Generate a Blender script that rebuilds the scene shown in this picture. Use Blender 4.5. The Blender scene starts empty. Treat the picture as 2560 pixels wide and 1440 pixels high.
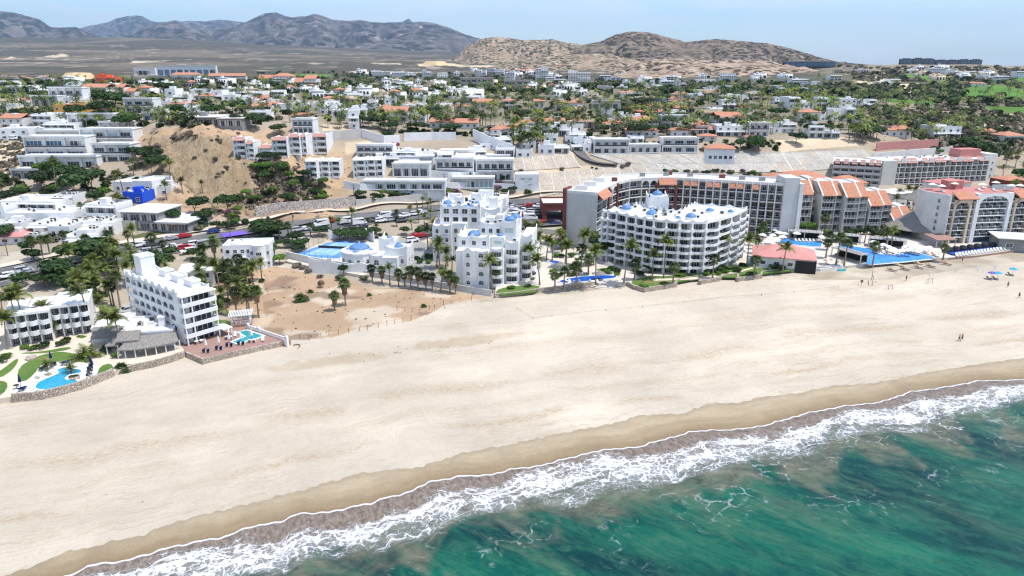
import bpy, math, random
import numpy as np
from mathutils import Vector, Matrix
random.seed(7)
RNG = np.random.default_rng(7)
# ------------------------------------------------------------------ camera, sky, sun, exposure
F, TH, H = 1760.0, math.radians(17.7), 62.0
SC = bpy.context.scene
COL = SC.collection
cd = bpy.data.cameras.new('camera'); cam = bpy.data.objects.new('camera', cd); COL.objects.link(cam)
cam.location = (0, 0, H); cam.rotation_euler = (math.pi/2 - TH, 0, 0)
cd.sensor_width = 36; cd.lens = F/2560*36; cd.clip_start = 1; cd.clip_end = 60000
SC.camera = cam
W_ = bpy.data.worlds.new('World'); SC.world = W_; W_.use_nodes = True
SUN_EL, SUN_AZ = math.radians(68), math.radians(-14)      # azimuth from +x
S = Vector((math.cos(SUN_EL)*math.cos(SUN_AZ), math.cos(SUN_EL)*math.sin(SUN_AZ), math.sin(SUN_EL)))
def build_world():
    nt = W_.node_tree; nd = nt.nodes; ln = nt.links; nd.clear()
    out = nd.new('ShaderNodeOutputWorld'); bg = nd.new('ShaderNodeBackground'); bg.inputs[1].default_value = 0.12
    sky = nd.new('ShaderNodeTexSky'); sky.sky_type = 'NISHITA'; sky.sun_disc = False
    sky.sun_elevation = SUN_EL; sky.sun_rotation = math.pi/2 - SUN_AZ; sky.altitude = 50
    sky.air_density = 1.0; sky.dust_density = 0.6; sky.ozone_density = 2.5
    tc = nd.new('ShaderNodeTexCoord')
    mp = nd.new('ShaderNodeMapping'); mp.inputs['Scale'].default_value = (1.6, 1.6, 9); mp.inputs['Rotation'].default_value = (0.25, 0.5, 0.3)
    nz = nd.new('ShaderNodeTexNoise'); nz.inputs['Scale'].default_value = 1.7; nz.inputs['Detail'].default_value = 7; nz.inputs['Roughness'].default_value = .6
    nz.inputs['Distortion'].default_value = .6
    rp = nd.new('ShaderNodeMapRange'); rp.inputs[1].default_value = .40; rp.inputs[2].default_value = .66; rp.inputs[4].default_value = .7
    mx = nd.new('ShaderNodeMix'); mx.data_type = 'RGBA'; mx.inputs[7].default_value = (9.4, 9.7, 10.4, 1)
    tint = nd.new('ShaderNodeMix'); tint.data_type = 'RGBA'; tint.blend_type = 'MULTIPLY'; tint.inputs[0].default_value = 1
    tint.inputs[7].default_value = (1.50, 1.68, 1.86, 1)
    ln.new(sky.outputs[0], tint.inputs[6]); ln.new(tc.outputs['Generated'], mp.inputs[0]); ln.new(mp.outputs[0], nz.inputs[0])
    ln.new(nz.outputs[0], rp.inputs[0]); ln.new(rp.outputs[0], mx.inputs[0]); ln.new(tint.outputs[2], mx.inputs[6])
    ln.new(mx.outputs[2], bg.inputs[0]); ln.new(bg.outputs[0], out.inputs[0])
build_world()
sl = bpy.data.lights.new('sun', 'SUN'); sl.energy = 4.6; sl.angle = math.radians(.5); sl.color = (1, .965, .91)
so = bpy.data.objects.new('sun', sl); COL.objects.link(so); so.rotation_euler = S.to_track_quat('Z', 'Y').to_euler(); so.location = (0, 0, 400)
vs = SC.view_settings; SC.display_settings.display_device = 'sRGB'
vs.view_transform = 'Standard'; vs.look = 'None'; vs.exposure = 0.06; vs.gamma = 1; vs.use_curve_mapping = False
SC.render.engine = 'CYCLES'; cy = SC.cycles
cy.max_bounces = 5; cy.diffuse_bounces = 2; cy.glossy_bounces = 2; cy.transmission_bounces = 2; cy.transparent_max_bounces = 4; cy.volume_bounces = 0
cy.use_denoising = True; cy.denoiser = 'OPENIMAGEDENOISE'; cy.denoising_prefilter = 'ACCURATE'; cy.pixel_filter_type = 'BLACKMAN_HARRIS'; cy.filter_width = 1.25
cy.sample_clamp_indirect = 6

# ------------------------------------------------------------------ pixel <-> place
CT, ST = math.cos(TH), math.sin(TH)
def ray(px, py):
    u = (px-1280)/F; v = (py-720)/F
    return np.array([u, CT - v*ST, -ST - v*CT])
def W(px, py, z=0.0):
    d = ray(px, py); t = (z-H)/d[2]
    return (d[0]*t, d[1]*t, z)
def proj(x, y, z):
    dy = y; dz = z-H
    zc = dy*CT - dz*ST; yc = dy*ST + dz*CT      # forward, up
    return 1280 + F*x/zc, 720 - F*yc/zc
# ------------------------------------------------------------------ coast
FOAM = [(175,1439),(220,1417),(320,1400),(400,1377),(500,1352),(570,1342),(625,1317),(700,1305),(750,1285),(825,1280),(925,1260),(960,1245),(1025,1232),(1070,1205),(1150,1192),(1225,1187),(1280,1174),(1340,1166),(1400,1152),(1480,1130),(1545,1122),(1600,1117),(1665,1097),(1730,1080),(1780,1075),(1840,1075),(1920,1062),(2010,1035),(2100,1017),(2205,1005),(2275,980),(2370,967),(2450,952),(2560,950)]
WET = [(0,1437),(170,1372),(350,1332),(450,1295),(600,1260),(750,1222),(900,1180),(1050,1162),(1150,1130),(1280,1107),(1400,1080),(1530,1057),(1605,1035),(1710,1030),(1770,1007),(1855,1005),(1890,992),(1995,980),(2080,962),(2180,955),(2280,935),(2330,925),(2455,907),(2560,892)]
CTx, CTy = math.cos(math.radians(20.5)), math.sin(math.radians(20.5))
def un(x, y): return x*CTx + y*CTy, -x*CTy + y*CTx
def xy(u, n): return u*CTx - n*CTy, u*CTy + n*CTx
_f = np.array([un(*W(a, b, -1.6)[:2]) for a, b in FOAM]); _w = np.array([un(*W(a, b, -.8)[:2]) for a, b in WET])
def n_foam(u):
    r = np.interp(u, _f[:, 0], _f[:, 1])
    return r + .22*np.sin(u*1.1)*np.sin(u*.37+1) + .12*np.sin(u*2.9+.5)
def n_wet(u): return np.interp(u, _w[:, 0], _w[:, 1]) + .25*np.sin(u*1.7)*np.sin(u*.6) + .12*np.sin(u*3.7)
# ------------------------------------------------------------------ terrain: (column px, [(D, z), ...])
TT = {
 -900: [(150,0),(190,1),(240,6),(300,16),(370,31),(450,38),(600,42),(900,41),(1300,28),(2500,40),(4000,80),(6000,190),(8500,340),(20000,400)],
 100: [(150,0),(175,.3),(196,2.6),(206,3),(240,6),(270,10),(300,16),(330,24),(370,31),(450,38),(600,42),(800,43),(900,41),(1300,28),(2500,40),(4000,80),(6000,190),(8500,340),(20000,400)],
 350: [(150,0),(180,.4),(218,3.6),(232,4),(246,5),(258,9),(290,14),(310,21),(330,28),(380,36),(480,40),(700,42),(850,42),(1300,28),(2500,40),(4000,80),(6000,190),(8500,340),(20000,400)],
 440: [(150,0),(180,.4),(224,3.6),(238,4),(250,5.5),(270,9),(286,14),(304,24),(318,31),(335,34),(380,37),(480,40),(700,42),(850,42),(1300,28),(2500,40),(4000,80),(6000,190),(8500,330),(20000,400)],
 520: [(150,0),(180,.4),(230,3.6),(244,4),(260,7),(285,12),(298,22),(308,31),(318,34),(380,37),(480,40),(700,42),(850,42),(1300,28),(2500,40),(4000,80),(6000,180),(8500,320),(20000,400)],
 620: [(150,0),(180,.5),(225,.9),(241,3.4),(252,4),(262,7),(285,11),(300,18),(312,26),(322,31),(340,33),(400,38),(500,40),(700,42),(850,42),(1300,28),(2500,40),(4000,78),(6000,160),(8500,290),(20000,350)],
 700: [(150,0),(200,.5),(238,1.1),(249,3.4),(262,4),(268,7),(285,11),(300,16),(313,22),(325,25),(350,33),(400,37),(500,39),(700,41),(850,41),(1300,28),(2500,40),(4000,76),(6000,150),(8500,260),(20000,300)],
 900: [(150,0),(205,.5),(252,1.1),(266,3.4),(281,4),(288,7),(303,12),(330,17),(345,23),(370,29),(430,35),(600,38),(850,40),(1300,28),(2500,38),(4000,72),(6000,130),(8500,220),(20000,240)],
 1080: [(150,0),(215,.5),(264,1.0),(280,3.4),(297,4),(303,7),(316,10),(345,18),(365,24),(400,30),(500,35),(700,38),(850,39),(1300,28),(2500,38),(4000,70),(6000,110),(8500,200),(20000,220)],
 1300: [(150,0),(250,.6),(290,3.4),(314,4),(318,6.5),(335,12),(350,18),(365,23),(400,29),(500,34),(700,37),(850,38),(1300,30),(2500,36),(4000,62),(6000,80),(20000,100)],
 1500: [(150,0),(255,.6),(300,2),(328,5),(340,9),(362,19),(375,24),(420,29),(520,35),(650,38),(800,37),(1000,34),(1500,35),(2500,38),(4000,55),(20000,55)],
 1900: [(150,0),(255,.6),(300,1.5),(332,4),(342,8),(366,18.5),(378,23),(430,28),(520,33),(650,36),(800,35),(1000,33),(1500,37),(2500,45),(4000,40),(20000,30)],
 2100: [(150,0),(255,.6),(300,1),(335,4),(345,8),(375,18),(386,23),(450,29),(560,32),(700,32),(900,32),(1200,37),(1600,46),(2000,58),(2400,50),(4000,20),(20000,10)],
 2350: [(150,0),(255,.6),(300,1),(350,3.5),(370,11),(390,16),(430,21),(520,27),(620,30),(800,31),(1000,34),(1400,44),(1900,57),(2100,60),(2400,40),(4000,5),(20000,-20)],
 2500: [(150,0),(255,.6),(300,1),(350,3.5),(370,9),(390,14),(430,20),(520,27),(620,30),(800,31),(1000,34),(1400,42),(1900,54),(2300,50),(3000,-10),(20000,-20)],
 3400: [(150,0),(255,.6),(300,1),(350,3.5),(370,9),(390,14),(430,20),(520,27),(620,30),(800,31),(1000,34),(1400,40),(1900,50),(2300,40),(3000,-10),(20000,-20)],
}
_DL = np.log(np.geomspace(60, 30000, 900))
_AZ = np.array([(k-1280)/1760 for k in TT]); _TZ = np.array([np.interp(_DL, np.log([d for d, _ in r]), [z for _, z in r]) for r in TT.values()])
def _smooth(a):
    k = np.array([1, 2, 1.])/4
    return np.apply_along_axis(lambda r: np.convolve(np.pad(r, 1, 'edge'), k, 'valid'), 1, a)
_TZ = _smooth(_TZ)
def nz2(x, y, s, seed=0):
    """cheap smooth value noise in [-1,1]"""
    x = np.asarray(x, float)/s + seed*17.3; y = np.asarray(y, float)/s + seed*9.1
    xi = np.floor(x).astype(np.int64); yi = np.floor(y).astype(np.int64); fx = x-xi; fy = y-yi
    fx = fx*fx*(3-2*fx); fy = fy*fy*(3-2*fy)
    def h(i, j):
        v = (i*374761393 + j*668265263) & 0x7fffffff
        v = ((v ^ (v >> 13))*1274126177) & 0x7fffffff
        return ((v ^ (v >> 16)) & 0xffff)/32767.5 - 1
    return (h(xi, yi)*(1-fx) + h(xi+1, yi)*fx)*(1-fy) + (h(xi, yi+1)*(1-fx) + h(xi+1, yi+1)*fx)*fy
def inpoly(px, py, poly):
    px = np.asarray(px, float); py = np.asarray(py, float); r = np.zeros(np.broadcast(px, py).shape, bool)
    n = len(poly)
    for i in range(n):
        x1, y1 = poly[i]; x2, y2 = poly[(i+1) % n]
        if y1 == y2: continue
        c = ((y1 > py) != (y2 > py)) & (px < (x2-x1)*(py-y1)/(y2-y1)+x1)
        r ^= c
    return r
CLIFF = [(375,345),(430,340),(520,338),(600,345),(680,380),(760,440),(800,480),(740,520),(640,540),(560,520),(500,495),(440,450),(395,400)]
def hz(x, y):
    x = np.asarray(x, float); y = np.maximum(np.asarray(y, float), 1)
    a = x/y; ld = np.log(np.clip(y, 61, 29000))
    fi = (ld-_DL[0])/(_DL[1]-_DL[0]); i = np.clip(fi.astype(int), 0, 898); fi = fi-i
    aj = np.clip(np.interp(a, _AZ, np.arange(len(_AZ))), 0, len(_AZ)-1.0001); j = aj.astype(int); fj = aj-j
    fj = fj*fj*(3-2*fj)
    z = (_TZ[j, i]*(1-fi)+_TZ[j, i+1]*fi)*(1-fj) + (_TZ[j+1, i]*(1-fi)+_TZ[j+1, i+1]*fi)*fj
    amp = np.clip((y-330)/400, 0, 1)
    z = z + amp*(nz2(x, y, 60, 1)*1.0 + nz2(x, y, 160, 2)*1.4) + np.clip((y-2200)/2500, 0, 1)*nz2(x, y, 700, 3)*9
    # rugged gullies on the bluff
    px, py = proj(x, y, z)
    c = np.clip((px-360)/60, 0, 1)*np.clip((860-px)/80, 0, 1)*np.clip((y-262)/15, 0, 1)*np.clip((345-y)/15, 0, 1)
    g = np.abs(nz2(x+.3*y, y*.35, 6, 5)); z = z - c*(3.6*(.5-g) + 1.6*np.abs(nz2(x, y, 2.6, 6)) + 2.2*np.abs(nz2(x, y*1.4, 11, 7))-1.2)
    # beach and sea bed
    u, n = un(x, y); s = n - n_foam(u); w = n_wet(u)-n
    zb = np.where(s < 0, -1.6+s*.16, -1.6 + 1.6*np.clip(s/26, 0, 1)**.8)
    return np.where(s < 26, np.minimum(z, np.maximum(zb, -9)), z)
_TS = np.concatenate([np.arange(60, 900, 1.5), np.geomspace(900, 20000, 500)])
def G(px, py, lift=0.0):
    d = ray(px, py); t = _TS/d[1]
    x, y, z = d[0]*t, _TS, H + d[2]*t
    h = hz(x, y)+lift
    k = np.argmax(z < h)
    if not (z < h).any(): return None
    if k == 0: return (x[0], y[0], h[0])
    a = (z[k-1]-h[k-1])/((z[k-1]-h[k-1])-(z[k]-h[k])+1e-9)
    X = x[k-1]+(x[k]-x[k-1])*a; Y = y[k-1]+(y[k]-y[k-1])*a
    return (X, Y, float(hz(X, Y)))
# ------------------------------------------------------------------ materials
MATS = {}
def nodes(name):
    m = bpy.data.materials.new(name); m.use_nodes = True; nt = m.node_tree
    MATS[name] = m
    return m, nt, nt.nodes, nt.links, nt.nodes['Principled BSDF']
def pos(nd): return nd.new('ShaderNodeNewGeometry').outputs['Position']
def noise(nd, ln, vec, scale, detail=3, rough=.5, dist=0):
    n = nd.new('ShaderNodeTexNoise'); n.inputs['Scale'].default_value = scale; n.inputs['Detail'].default_value = detail
    n.inputs['Roughness'].default_value = rough; n.inputs['Distortion'].default_value = dist
    if vec is not None: ln.new(vec, n.inputs['Vector'])
    return n.outputs[0]
def rng(nd, ln, src, a, b, c=0., d=1.):
    r = nd.new('ShaderNodeMapRange'); ln.new(src, r.inputs[0])
    for i, v in enumerate((a, b, c, d)): r.inputs[i+1].default_value = v
    return r.outputs[0]
def mixc(nd, ln, fac, a, b, mode='MIX'):
    m = nd.new('ShaderNodeMix'); m.data_type = 'RGBA'; m.blend_type = mode
    for s, k in ((fac, 0), (a, 6), (b, 7)):
        if isinstance(s, (int, float)): m.inputs[k].default_value = s
        elif isinstance(s, tuple): m.inputs[k].default_value = (*s, 1)
        else: ln.new(s, m.inputs[k])
    return m.outputs[2]
def mth(nd, ln, op, a, b=None, clamp=False):
    m = nd.new('ShaderNodeMath'); m.operation = op; m.use_clamp = clamp
    for k, s in enumerate((a, b)):
        if s is None: continue
        if isinstance(s, (int, float)): m.inputs[k].default_value = s
        else: ln.new(s, m.inputs[k])
    return m.outputs[0]
def bump(nd, ln, h, dist, strength=1.):
    b = nd.new('ShaderNodeBump'); b.inputs['Distance'].default_value = dist; b.inputs['Strength'].default_value = strength
    ln.new(h, b.inputs['Height']); return b.outputs[0]
def mrot(nd, ln, vec, ang):
    m = nd.new('ShaderNodeMapping'); m.inputs['Rotation'].default_value = (0, 0, ang); ln.new(vec, m.inputs[0]); return m.outputs[0]
def mscale(nd, ln, vec, sc, rot=(0, 0, 0)):
    m = nd.new('ShaderNodeMapping'); m.inputs['Scale'].default_value = sc; m.inputs['Rotation'].default_value = rot
    ln.new(vec, m.inputs[0]); return m.outputs[0]
def simple(name, col, rough=.8, var=.12, scale=.35, bd=0., bs=3., rand=0., spec=.3, metal=0.):
    m, nt, nd, ln, b = nodes(name); p = pos(nd)
    f = noise(nd, ln, p, scale, 5, .65)
    k = rng(nd, ln, f, .25, .75, 1-var, 1+var*.5)
    c = mixc(nd, ln, 1., col, k, 'MULTIPLY')
    if rand:
        o = nd.new('ShaderNodeObjectInfo'); c = mixc(nd, ln, 1., c, rng(nd, ln, o.outputs['Random'], 0, 1, 1-rand, 1+rand), 'MULTIPLY')
    ln.new(c, b.inputs['Base Color']); b.inputs['Roughness'].default_value = rough; b.inputs['Specular IOR Level'].default_value = spec
    b.inputs['Metallic'].default_value = metal
    if bd: ln.new(bump(nd, ln, noise(nd, ln, p, bs, 3), bd), b.inputs['Normal'])
    return m
def leafmat(name, c1, c2, rand=.25, tr=.25):
    m, nt, nd, ln, b = nodes(name); o = nd.new('ShaderNodeObjectInfo'); g = nd.new('ShaderNodeNewGeometry')
    f = mth(nd, ln, 'ADD', mth(nd, ln, 'MULTIPLY', noise(nd, ln, g.outputs['Position'], .9, 3), .6), mth(nd, ln, 'MULTIPLY', g.outputs['Random Per Island'], .4))
    c = mixc(nd, ln, rng(nd, ln, f, .3, .7), c1, c2)
    c = mixc(nd, ln, 1., c, rng(nd, ln, o.outputs['Random'], 0, 1, 1-rand, 1+rand), 'MULTIPLY')
    ln.new(c, b.inputs['Base Color']); b.inputs['Roughness'].default_value = .6; b.inputs['Specular IOR Level'].default_value = .25
    t = nd.new('ShaderNodeBsdfTranslucent'); ln.new(c, t.inputs[0]); mx = nd.new('ShaderNodeMixShader'); mx.inputs[0].default_value = tr
    ln.new(b.outputs[0], mx.inputs[1]); ln.new(t.outputs[0], mx.inputs[2]); ln.new(mx.outputs[0], nd['Material Output'].inputs[0])
    return m
simple('white', (.79, .785, .77), .75, .16, .22, .02, 2)
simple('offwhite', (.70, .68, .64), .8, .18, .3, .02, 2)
simple('cream', (.70, .58, .42), .8, .08, .3)
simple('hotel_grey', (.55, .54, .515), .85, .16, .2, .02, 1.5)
simple('concrete', (.50, .48, .45), .9, .16, .3, .03, 2)
simple('dark_concrete', (.28, .27, .27), .9, .2, .3)
simple('roof_grey', (.62, .62, .61), .9, .15, .2)
simple('yellow_wall', (.62, .36, .10), .8, .1, .3)
simple('orange_wall', (.75, .13, .03), .8, .1, .3)
simple('blue_wall', (.02, .09, .62), .7, .1, .3)
simple('pink_roof', (.55, .25, .22), .8, .12, .4)
simple('terrace_pink', (.50, .20, .175), .8, .15, .4)
simple('brick_red', (.20, .065, .05), .85, .25, .6, .03, 4)
simple('deck', (.33, .20, .16), .8, .15, .5)
simple('paving', (.60, .54, .46), .9, .15, .4, .01, 3)
simple('pool_deck', (.74, .72, .68), .8, .08, .4)
simple('path', (.62, .53, .42), .9, .12, .4)
simple('wood', (.20, .11, .06), .8, .3, 1.5, rand=.2)
simple('dark_frame', (.03, .03, .035), .5, .1)
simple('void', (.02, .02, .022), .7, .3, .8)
simple('shade_cloth', (.34, .33, .32), .9, .12, .6)
simple('purple_awning', (.17, .10, .50), .8, .1)
simple('parasol_white', (.78, .77, .74), .8, .08, .8)
simple('parasol_blue', (.03, .35, .55), .8, .1, .8)
simple('parasol_violet', (.14, .10, .35), .8, .1, .8)
simple('navy', (.012, .02, .09), .8, .1, .8)
simple('cushion_blue', (.02, .07, .50), .8, .1, .8)
simple('rubber', (.015, .015, .015), .8, .1)
simple('steel', (.3, .3, .3), .4, .1, metal=.6)
simple('net', (.5, .5, .5), .8, .1)
simple('trunk', (.24, .19, .14), .95, .3, 1.2, rand=.2)
simple('skirt', (.27, .19, .11), .95, .35, 1.5, rand=.2)
simple('curb_red', (.5, .05, .04), .8, .1)
simple('flower', (.50, .02, .09), .8, .3, 1.5)
simple('flower_purple', (.22, .03, .16), .8, .3, 1.5)
simple('line_white', (.75, .75, .74), .8, .1)
simple('line_yellow', (.62, .42, .06), .8, .1)
simple('court_blue', (.10, .26, .58), .8, .08, .3)
simple('court_light', (.22, .42, .72), .8, .08, .3)
simple('letters', (.12, .12, .13), .7, .1)
simple('sandpile', (.60, .44, .24), .95, .15, .2, .2, .5)
simple('curtain', (.55, .53, .5), .9, .15, 1.5)
simple('skin', (.35, .19, .12), .6, .05)
for k, c in dict(car_white=(.78,.78,.78), car_black=(.015,.015,.018), car_red=(.50,.015,.02), car_silver=(.42,.43,.45), car_grey=(.10,.105,.115), car_blue=(.02,.05,.22)).items():
    simple(k, c, .25, .03, 1, spec=.6)
leafmat('palm_leaf', (.058, .095, .017), (.215, .235, .05), .4, .28)
leafmat('palm_dark', (.018, .036, .010), (.075, .10, .022), .45, .18)
leafmat('fan_leaf', (.03, .065, .016), (.115, .15, .042), .35, .2)
leafmat('dry_leaf', (.22, .15, .08), (.35, .26, .15), .2, .2)
leafmat('tree_leaf', (.010, .030, .007), (.050, .095, .018), .35, .2)
leafmat('bright_leaf', (.06, .14, .015), (.13, .22, .03), .25, .3)
leafmat('scrub_leaf', (.075, .075, .04), (.15, .14, .085), .3, .15)
leafmat('dry_scrub', (.14, .105, .08), (.24, .19, .14), .3, .15)
def special_mats():
    # glass, uneven reflections painted into the base colour
    m, nt, nd, ln, b = nodes('glass'); p = pos(nd); o = nd.new('ShaderNodeObjectInfo')
    f = mth(nd, ln, 'ADD', noise(nd, ln, p, .5, 2), rng(nd, ln, o.outputs['Random'], 0, 1, -.2, .2))
    ln.new(mixc(nd, ln, rng(nd, ln, f, .35, .75), (.012, .014, .018), (.07, .085, .10)), b.inputs['Base Color'])
    b.inputs['Roughness'].default_value = .12; b.inputs['Specular IOR Level'].default_value = .6
    m, nt, nd, ln, b = nodes('blue_glass'); p = pos(nd)
    ln.new(mixc(nd, ln, rng(nd, ln, noise(nd, ln, p, .4, 2), .3, .7), (.02, .05, .10), (.10, .20, .32)), b.inputs['Base Color']); b.inputs['Roughness'].default_value = .1
    m, nt, nd, ln, b = nodes('frosted_glass')
    b.inputs['Base Color'].default_value = (.42, .55, .53, 1); b.inputs['Roughness'].default_value = .3
    # blue dome plaster
    m, nt, nd, ln, b = nodes('dome_blue'); p = pos(nd)
    ln.new(mixc(nd, ln, rng(nd, ln, noise(nd, ln, p, .8, 4), .3, .7), (.06, .16, .36), (.13, .26, .46)), b.inputs['Base Color']); b.inputs['Roughness'].default_value = .55
    # terracotta tiles
    for nm, ca, cb in (('terracotta', (.43, .16, .085), (.62, .30, .19)), ('terracotta_pink', (.42, .19, .15), (.58, .33, .28))):
        m, nt, nd, ln, b = nodes(nm); t = nd.new('ShaderNodeTexCoord'); p = pos(nd)
        wv = nd.new('ShaderNodeTexWave'); wv.wave_type = 'BANDS'; wv.bands_direction = 'X'; wv.inputs['Scale'].default_value = 1.1; wv.inputs['Distortion'].default_value = .3
        ln.new(t.outputs['Object'], wv.inputs[0])
        c = mixc(nd, ln, rng(nd, ln, noise(nd, ln, p, 1.2, 5, .7), .3, .7), ca, cb)
        ln.new(c, b.inputs['Base Color']); b.inputs['Roughness'].default_value = .85
        ln.new(bump(nd, ln, wv.outputs['Fac'], .08), b.inputs['Normal'])
    # thatch
    m, nt, nd, ln, b = nodes('thatch'); p = pos(nd)
    n = noise(nd, ln, mscale(nd, ln, p, (3, .6, 3)), 1.2, 5, .7)
    ln.new(mixc(nd, ln, rng(nd, ln, n, .3, .7), (.16, .145, .13), (.34, .31, .28)), b.inputs['Base Color']); b.inputs['Roughness'].default_value = 1
    ln.new(bump(nd, ln, n, .25), b.inputs['Normal'])
    # rubble stone
    for nm, ca, cb, sc in (('stone', (.42, .335, .26), (.64, .55, .45), 2.4), ('riprap', (.42, .36, .32), (.64, .58, .53), 1.1), ('facing', (.50, .415, .32), (.60, .52, .42), 1.3), ('facing_grey', (.47, .425, .36), (.59, .545, .475), 1.3)):
        m, nt, nd, ln, b = nodes(nm); p = pos(nd)
        v = nd.new('ShaderNodeTexVoronoi'); v.inputs['Scale'].default_value = sc; ln.new(p, v.inputs['Vector'])
        ve = nd.new('ShaderNodeTexVoronoi'); ve.feature = 'DISTANCE_TO_EDGE'; ve.inputs['Scale'].default_value = sc; ln.new(p, ve.inputs['Vector'])
        s = nd.new('ShaderNodeSeparateColor'); ln.new(v.outputs['Color'], s.inputs[0])
        c = mixc(nd, ln, s.outputs[0], ca, cb)
        e = rng(nd, ln, ve.outputs['Distance'], 0, .12)
        c = mixc(nd, ln, e, tuple(q*.62 for q in ca), c)
        c = mixc(nd, ln, 1., c, rng(nd, ln, noise(nd, ln, p, .12, 4), .3, .7, .85, 1.1), 'MULTIPLY')
        ln.new(c, b.inputs['Base Color']); b.inputs['Roughness'].default_value = .95
        ln.new(bump(nd, ln, e, .12), b.inputs['Normal'])
    # lawn
    m, nt, nd, ln, b = nodes('lawn'); p = pos(nd)
    c = mixc(nd, ln, rng(nd, ln, noise(nd, ln, p, .35, 5, .7), .3, .7), (.055, .13, .015), (.13, .21, .03))
    c = mixc(nd, ln, rng(nd, ln, noise(nd, ln, p, 4, 2), .45, .8), c, (.05, .10, .015))
    c = mixc(nd, ln, rng(nd, ln, noise(nd, ln, p, .16, 3), .64, .74), c, (.22, .17, .07))
    ln.new(c, b.inputs['Base Color']); b.inputs['Roughness'].default_value = .9; ln.new(bump(nd, ln, noise(nd, ln, p, 6, 2), .06), b.inputs['Normal'])
    # asphalt
    m, nt, nd, ln, b = nodes('asphalt'); p = pos(nd)
    c = mixc(nd, ln, rng(nd, ln, noise(nd, ln, p, .12, 5, .7), .3, .7), (.085, .083, .082), (.16, .155, .15))
    c = mixc(nd, ln, rng(nd, ln, noise(nd, ln, p, 2.5, 2), .6, .75), c, (.07, .07, .07))
    ln.new(c, b.inputs['Base Color']); b.inputs['Roughness'].default_value = .9
    simple('asphalt_light', (.30, .29, .275), .9, .2, .15, .01, 3)
    # pools
    for nm, ca, cb in (('pool_blue', (.03, .22, .62), (.06, .33, .76)), ('pool_deep', (.005, .06, .36), (.01, .11, .50)), ('pool_teal', (.01, .24, .40), (.03, .36, .50)), ('pool_green', (.015, .22, .26), (.03, .32, .34))):
        m, nt, nd, ln, b = nodes(nm); p = pos(nd)
        wn = noise(nd, ln, p, 1.3, 3, .6, .5)
        ln.new(mixc(nd, ln, rng(nd, ln, mth(nd, ln, 'ADD', mth(nd, ln, 'MULTIPLY', wn, .5), mth(nd, ln, 'MULTIPLY', noise(nd, ln, p, .15, 2), .5)), .35, .65), ca, cb), b.inputs['Base Color'])
        b.inputs['Roughness'].default_value = .08; b.inputs['IOR'].default_value = 1.33; ln.new(bump(nd, ln, wn, .05), b.inputs['Normal'])
special_mats()
# ------------------------------------------------------------------ object helpers
def newmesh(name, v, f, mats=('white',), fm=None, smooth=False):
    me = bpy.data.meshes.new(name); me.from_pydata([tuple(map(float, p)) for p in v], [], f)
    for m in mats: me.materials.append(MATS[m])
    if fm is not None: me.polygons.foreach_set('material_index', fm)
    if smooth: me.polygons.foreach_set('use_smooth', [True]*len(me.polygons))
    me.update(); return me
def gridmesh(name, X, Y, Z, mats, smooth=True):
    r, c = X.shape; co = np.stack([X, Y, Z], -1).reshape(-1, 3).astype(np.float32)
    i = np.arange((r-1)*(c-1)); q = (i//(c-1))*c + i % (c-1)
    fc = np.stack([q, q+1, q+c+1, q+c], -1).astype(np.int32)
    me = bpy.data.meshes.new(name); me.vertices.add(len(co)); me.vertices.foreach_set('co', co.ravel())
    me.loops.add(fc.size); me.loops.foreach_set('vertex_index', fc.ravel()); me.polygons.add(len(fc))
    me.polygons.foreach_set('loop_start', np.arange(0, fc.size, 4, dtype=np.int32)); me.polygons.foreach_set('loop_total', np.full(len(fc), 4, np.int32))
    me.polygons.foreach_set('use_smooth', np.ones(len(fc), bool))
    for m in mats: me.materials.append(MATS[m])
    me.update(calc_edges=True); me.validate(); return me
def obj(name, me, parent=None, loc=(0, 0, 0), rz=0., sc=None, rot=None, **kw):
    o = bpy.data.objects.new(name, me); COL.objects.link(o); o.location = loc
    o.rotation_euler = rot if rot is not None else (0, 0, rz)
    if sc is not None: o.scale = sc if not isinstance(sc, (int, float)) else (sc,)*3
    if parent is not None: o.parent = parent
    for k, v in kw.items(): o[k] = v
    return o
THINGS = []
def thing(name, label, cat, loc=(0, 0, 0), rz=0., group=None, me=None, sc=None, rot=None):
    o = obj(name, me, None, loc, rz, sc, rot); o['label'] = label; o['category'] = cat
    if group: o['group'] = group
    THINGS.append(o); return o
def struct(name, me, label=None, **k):
    o = obj(name, me, **k); o['kind'] = 'structure'
    if label: o['label'] = label; o['category'] = name.replace('_', ' ')
    return o
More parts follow.
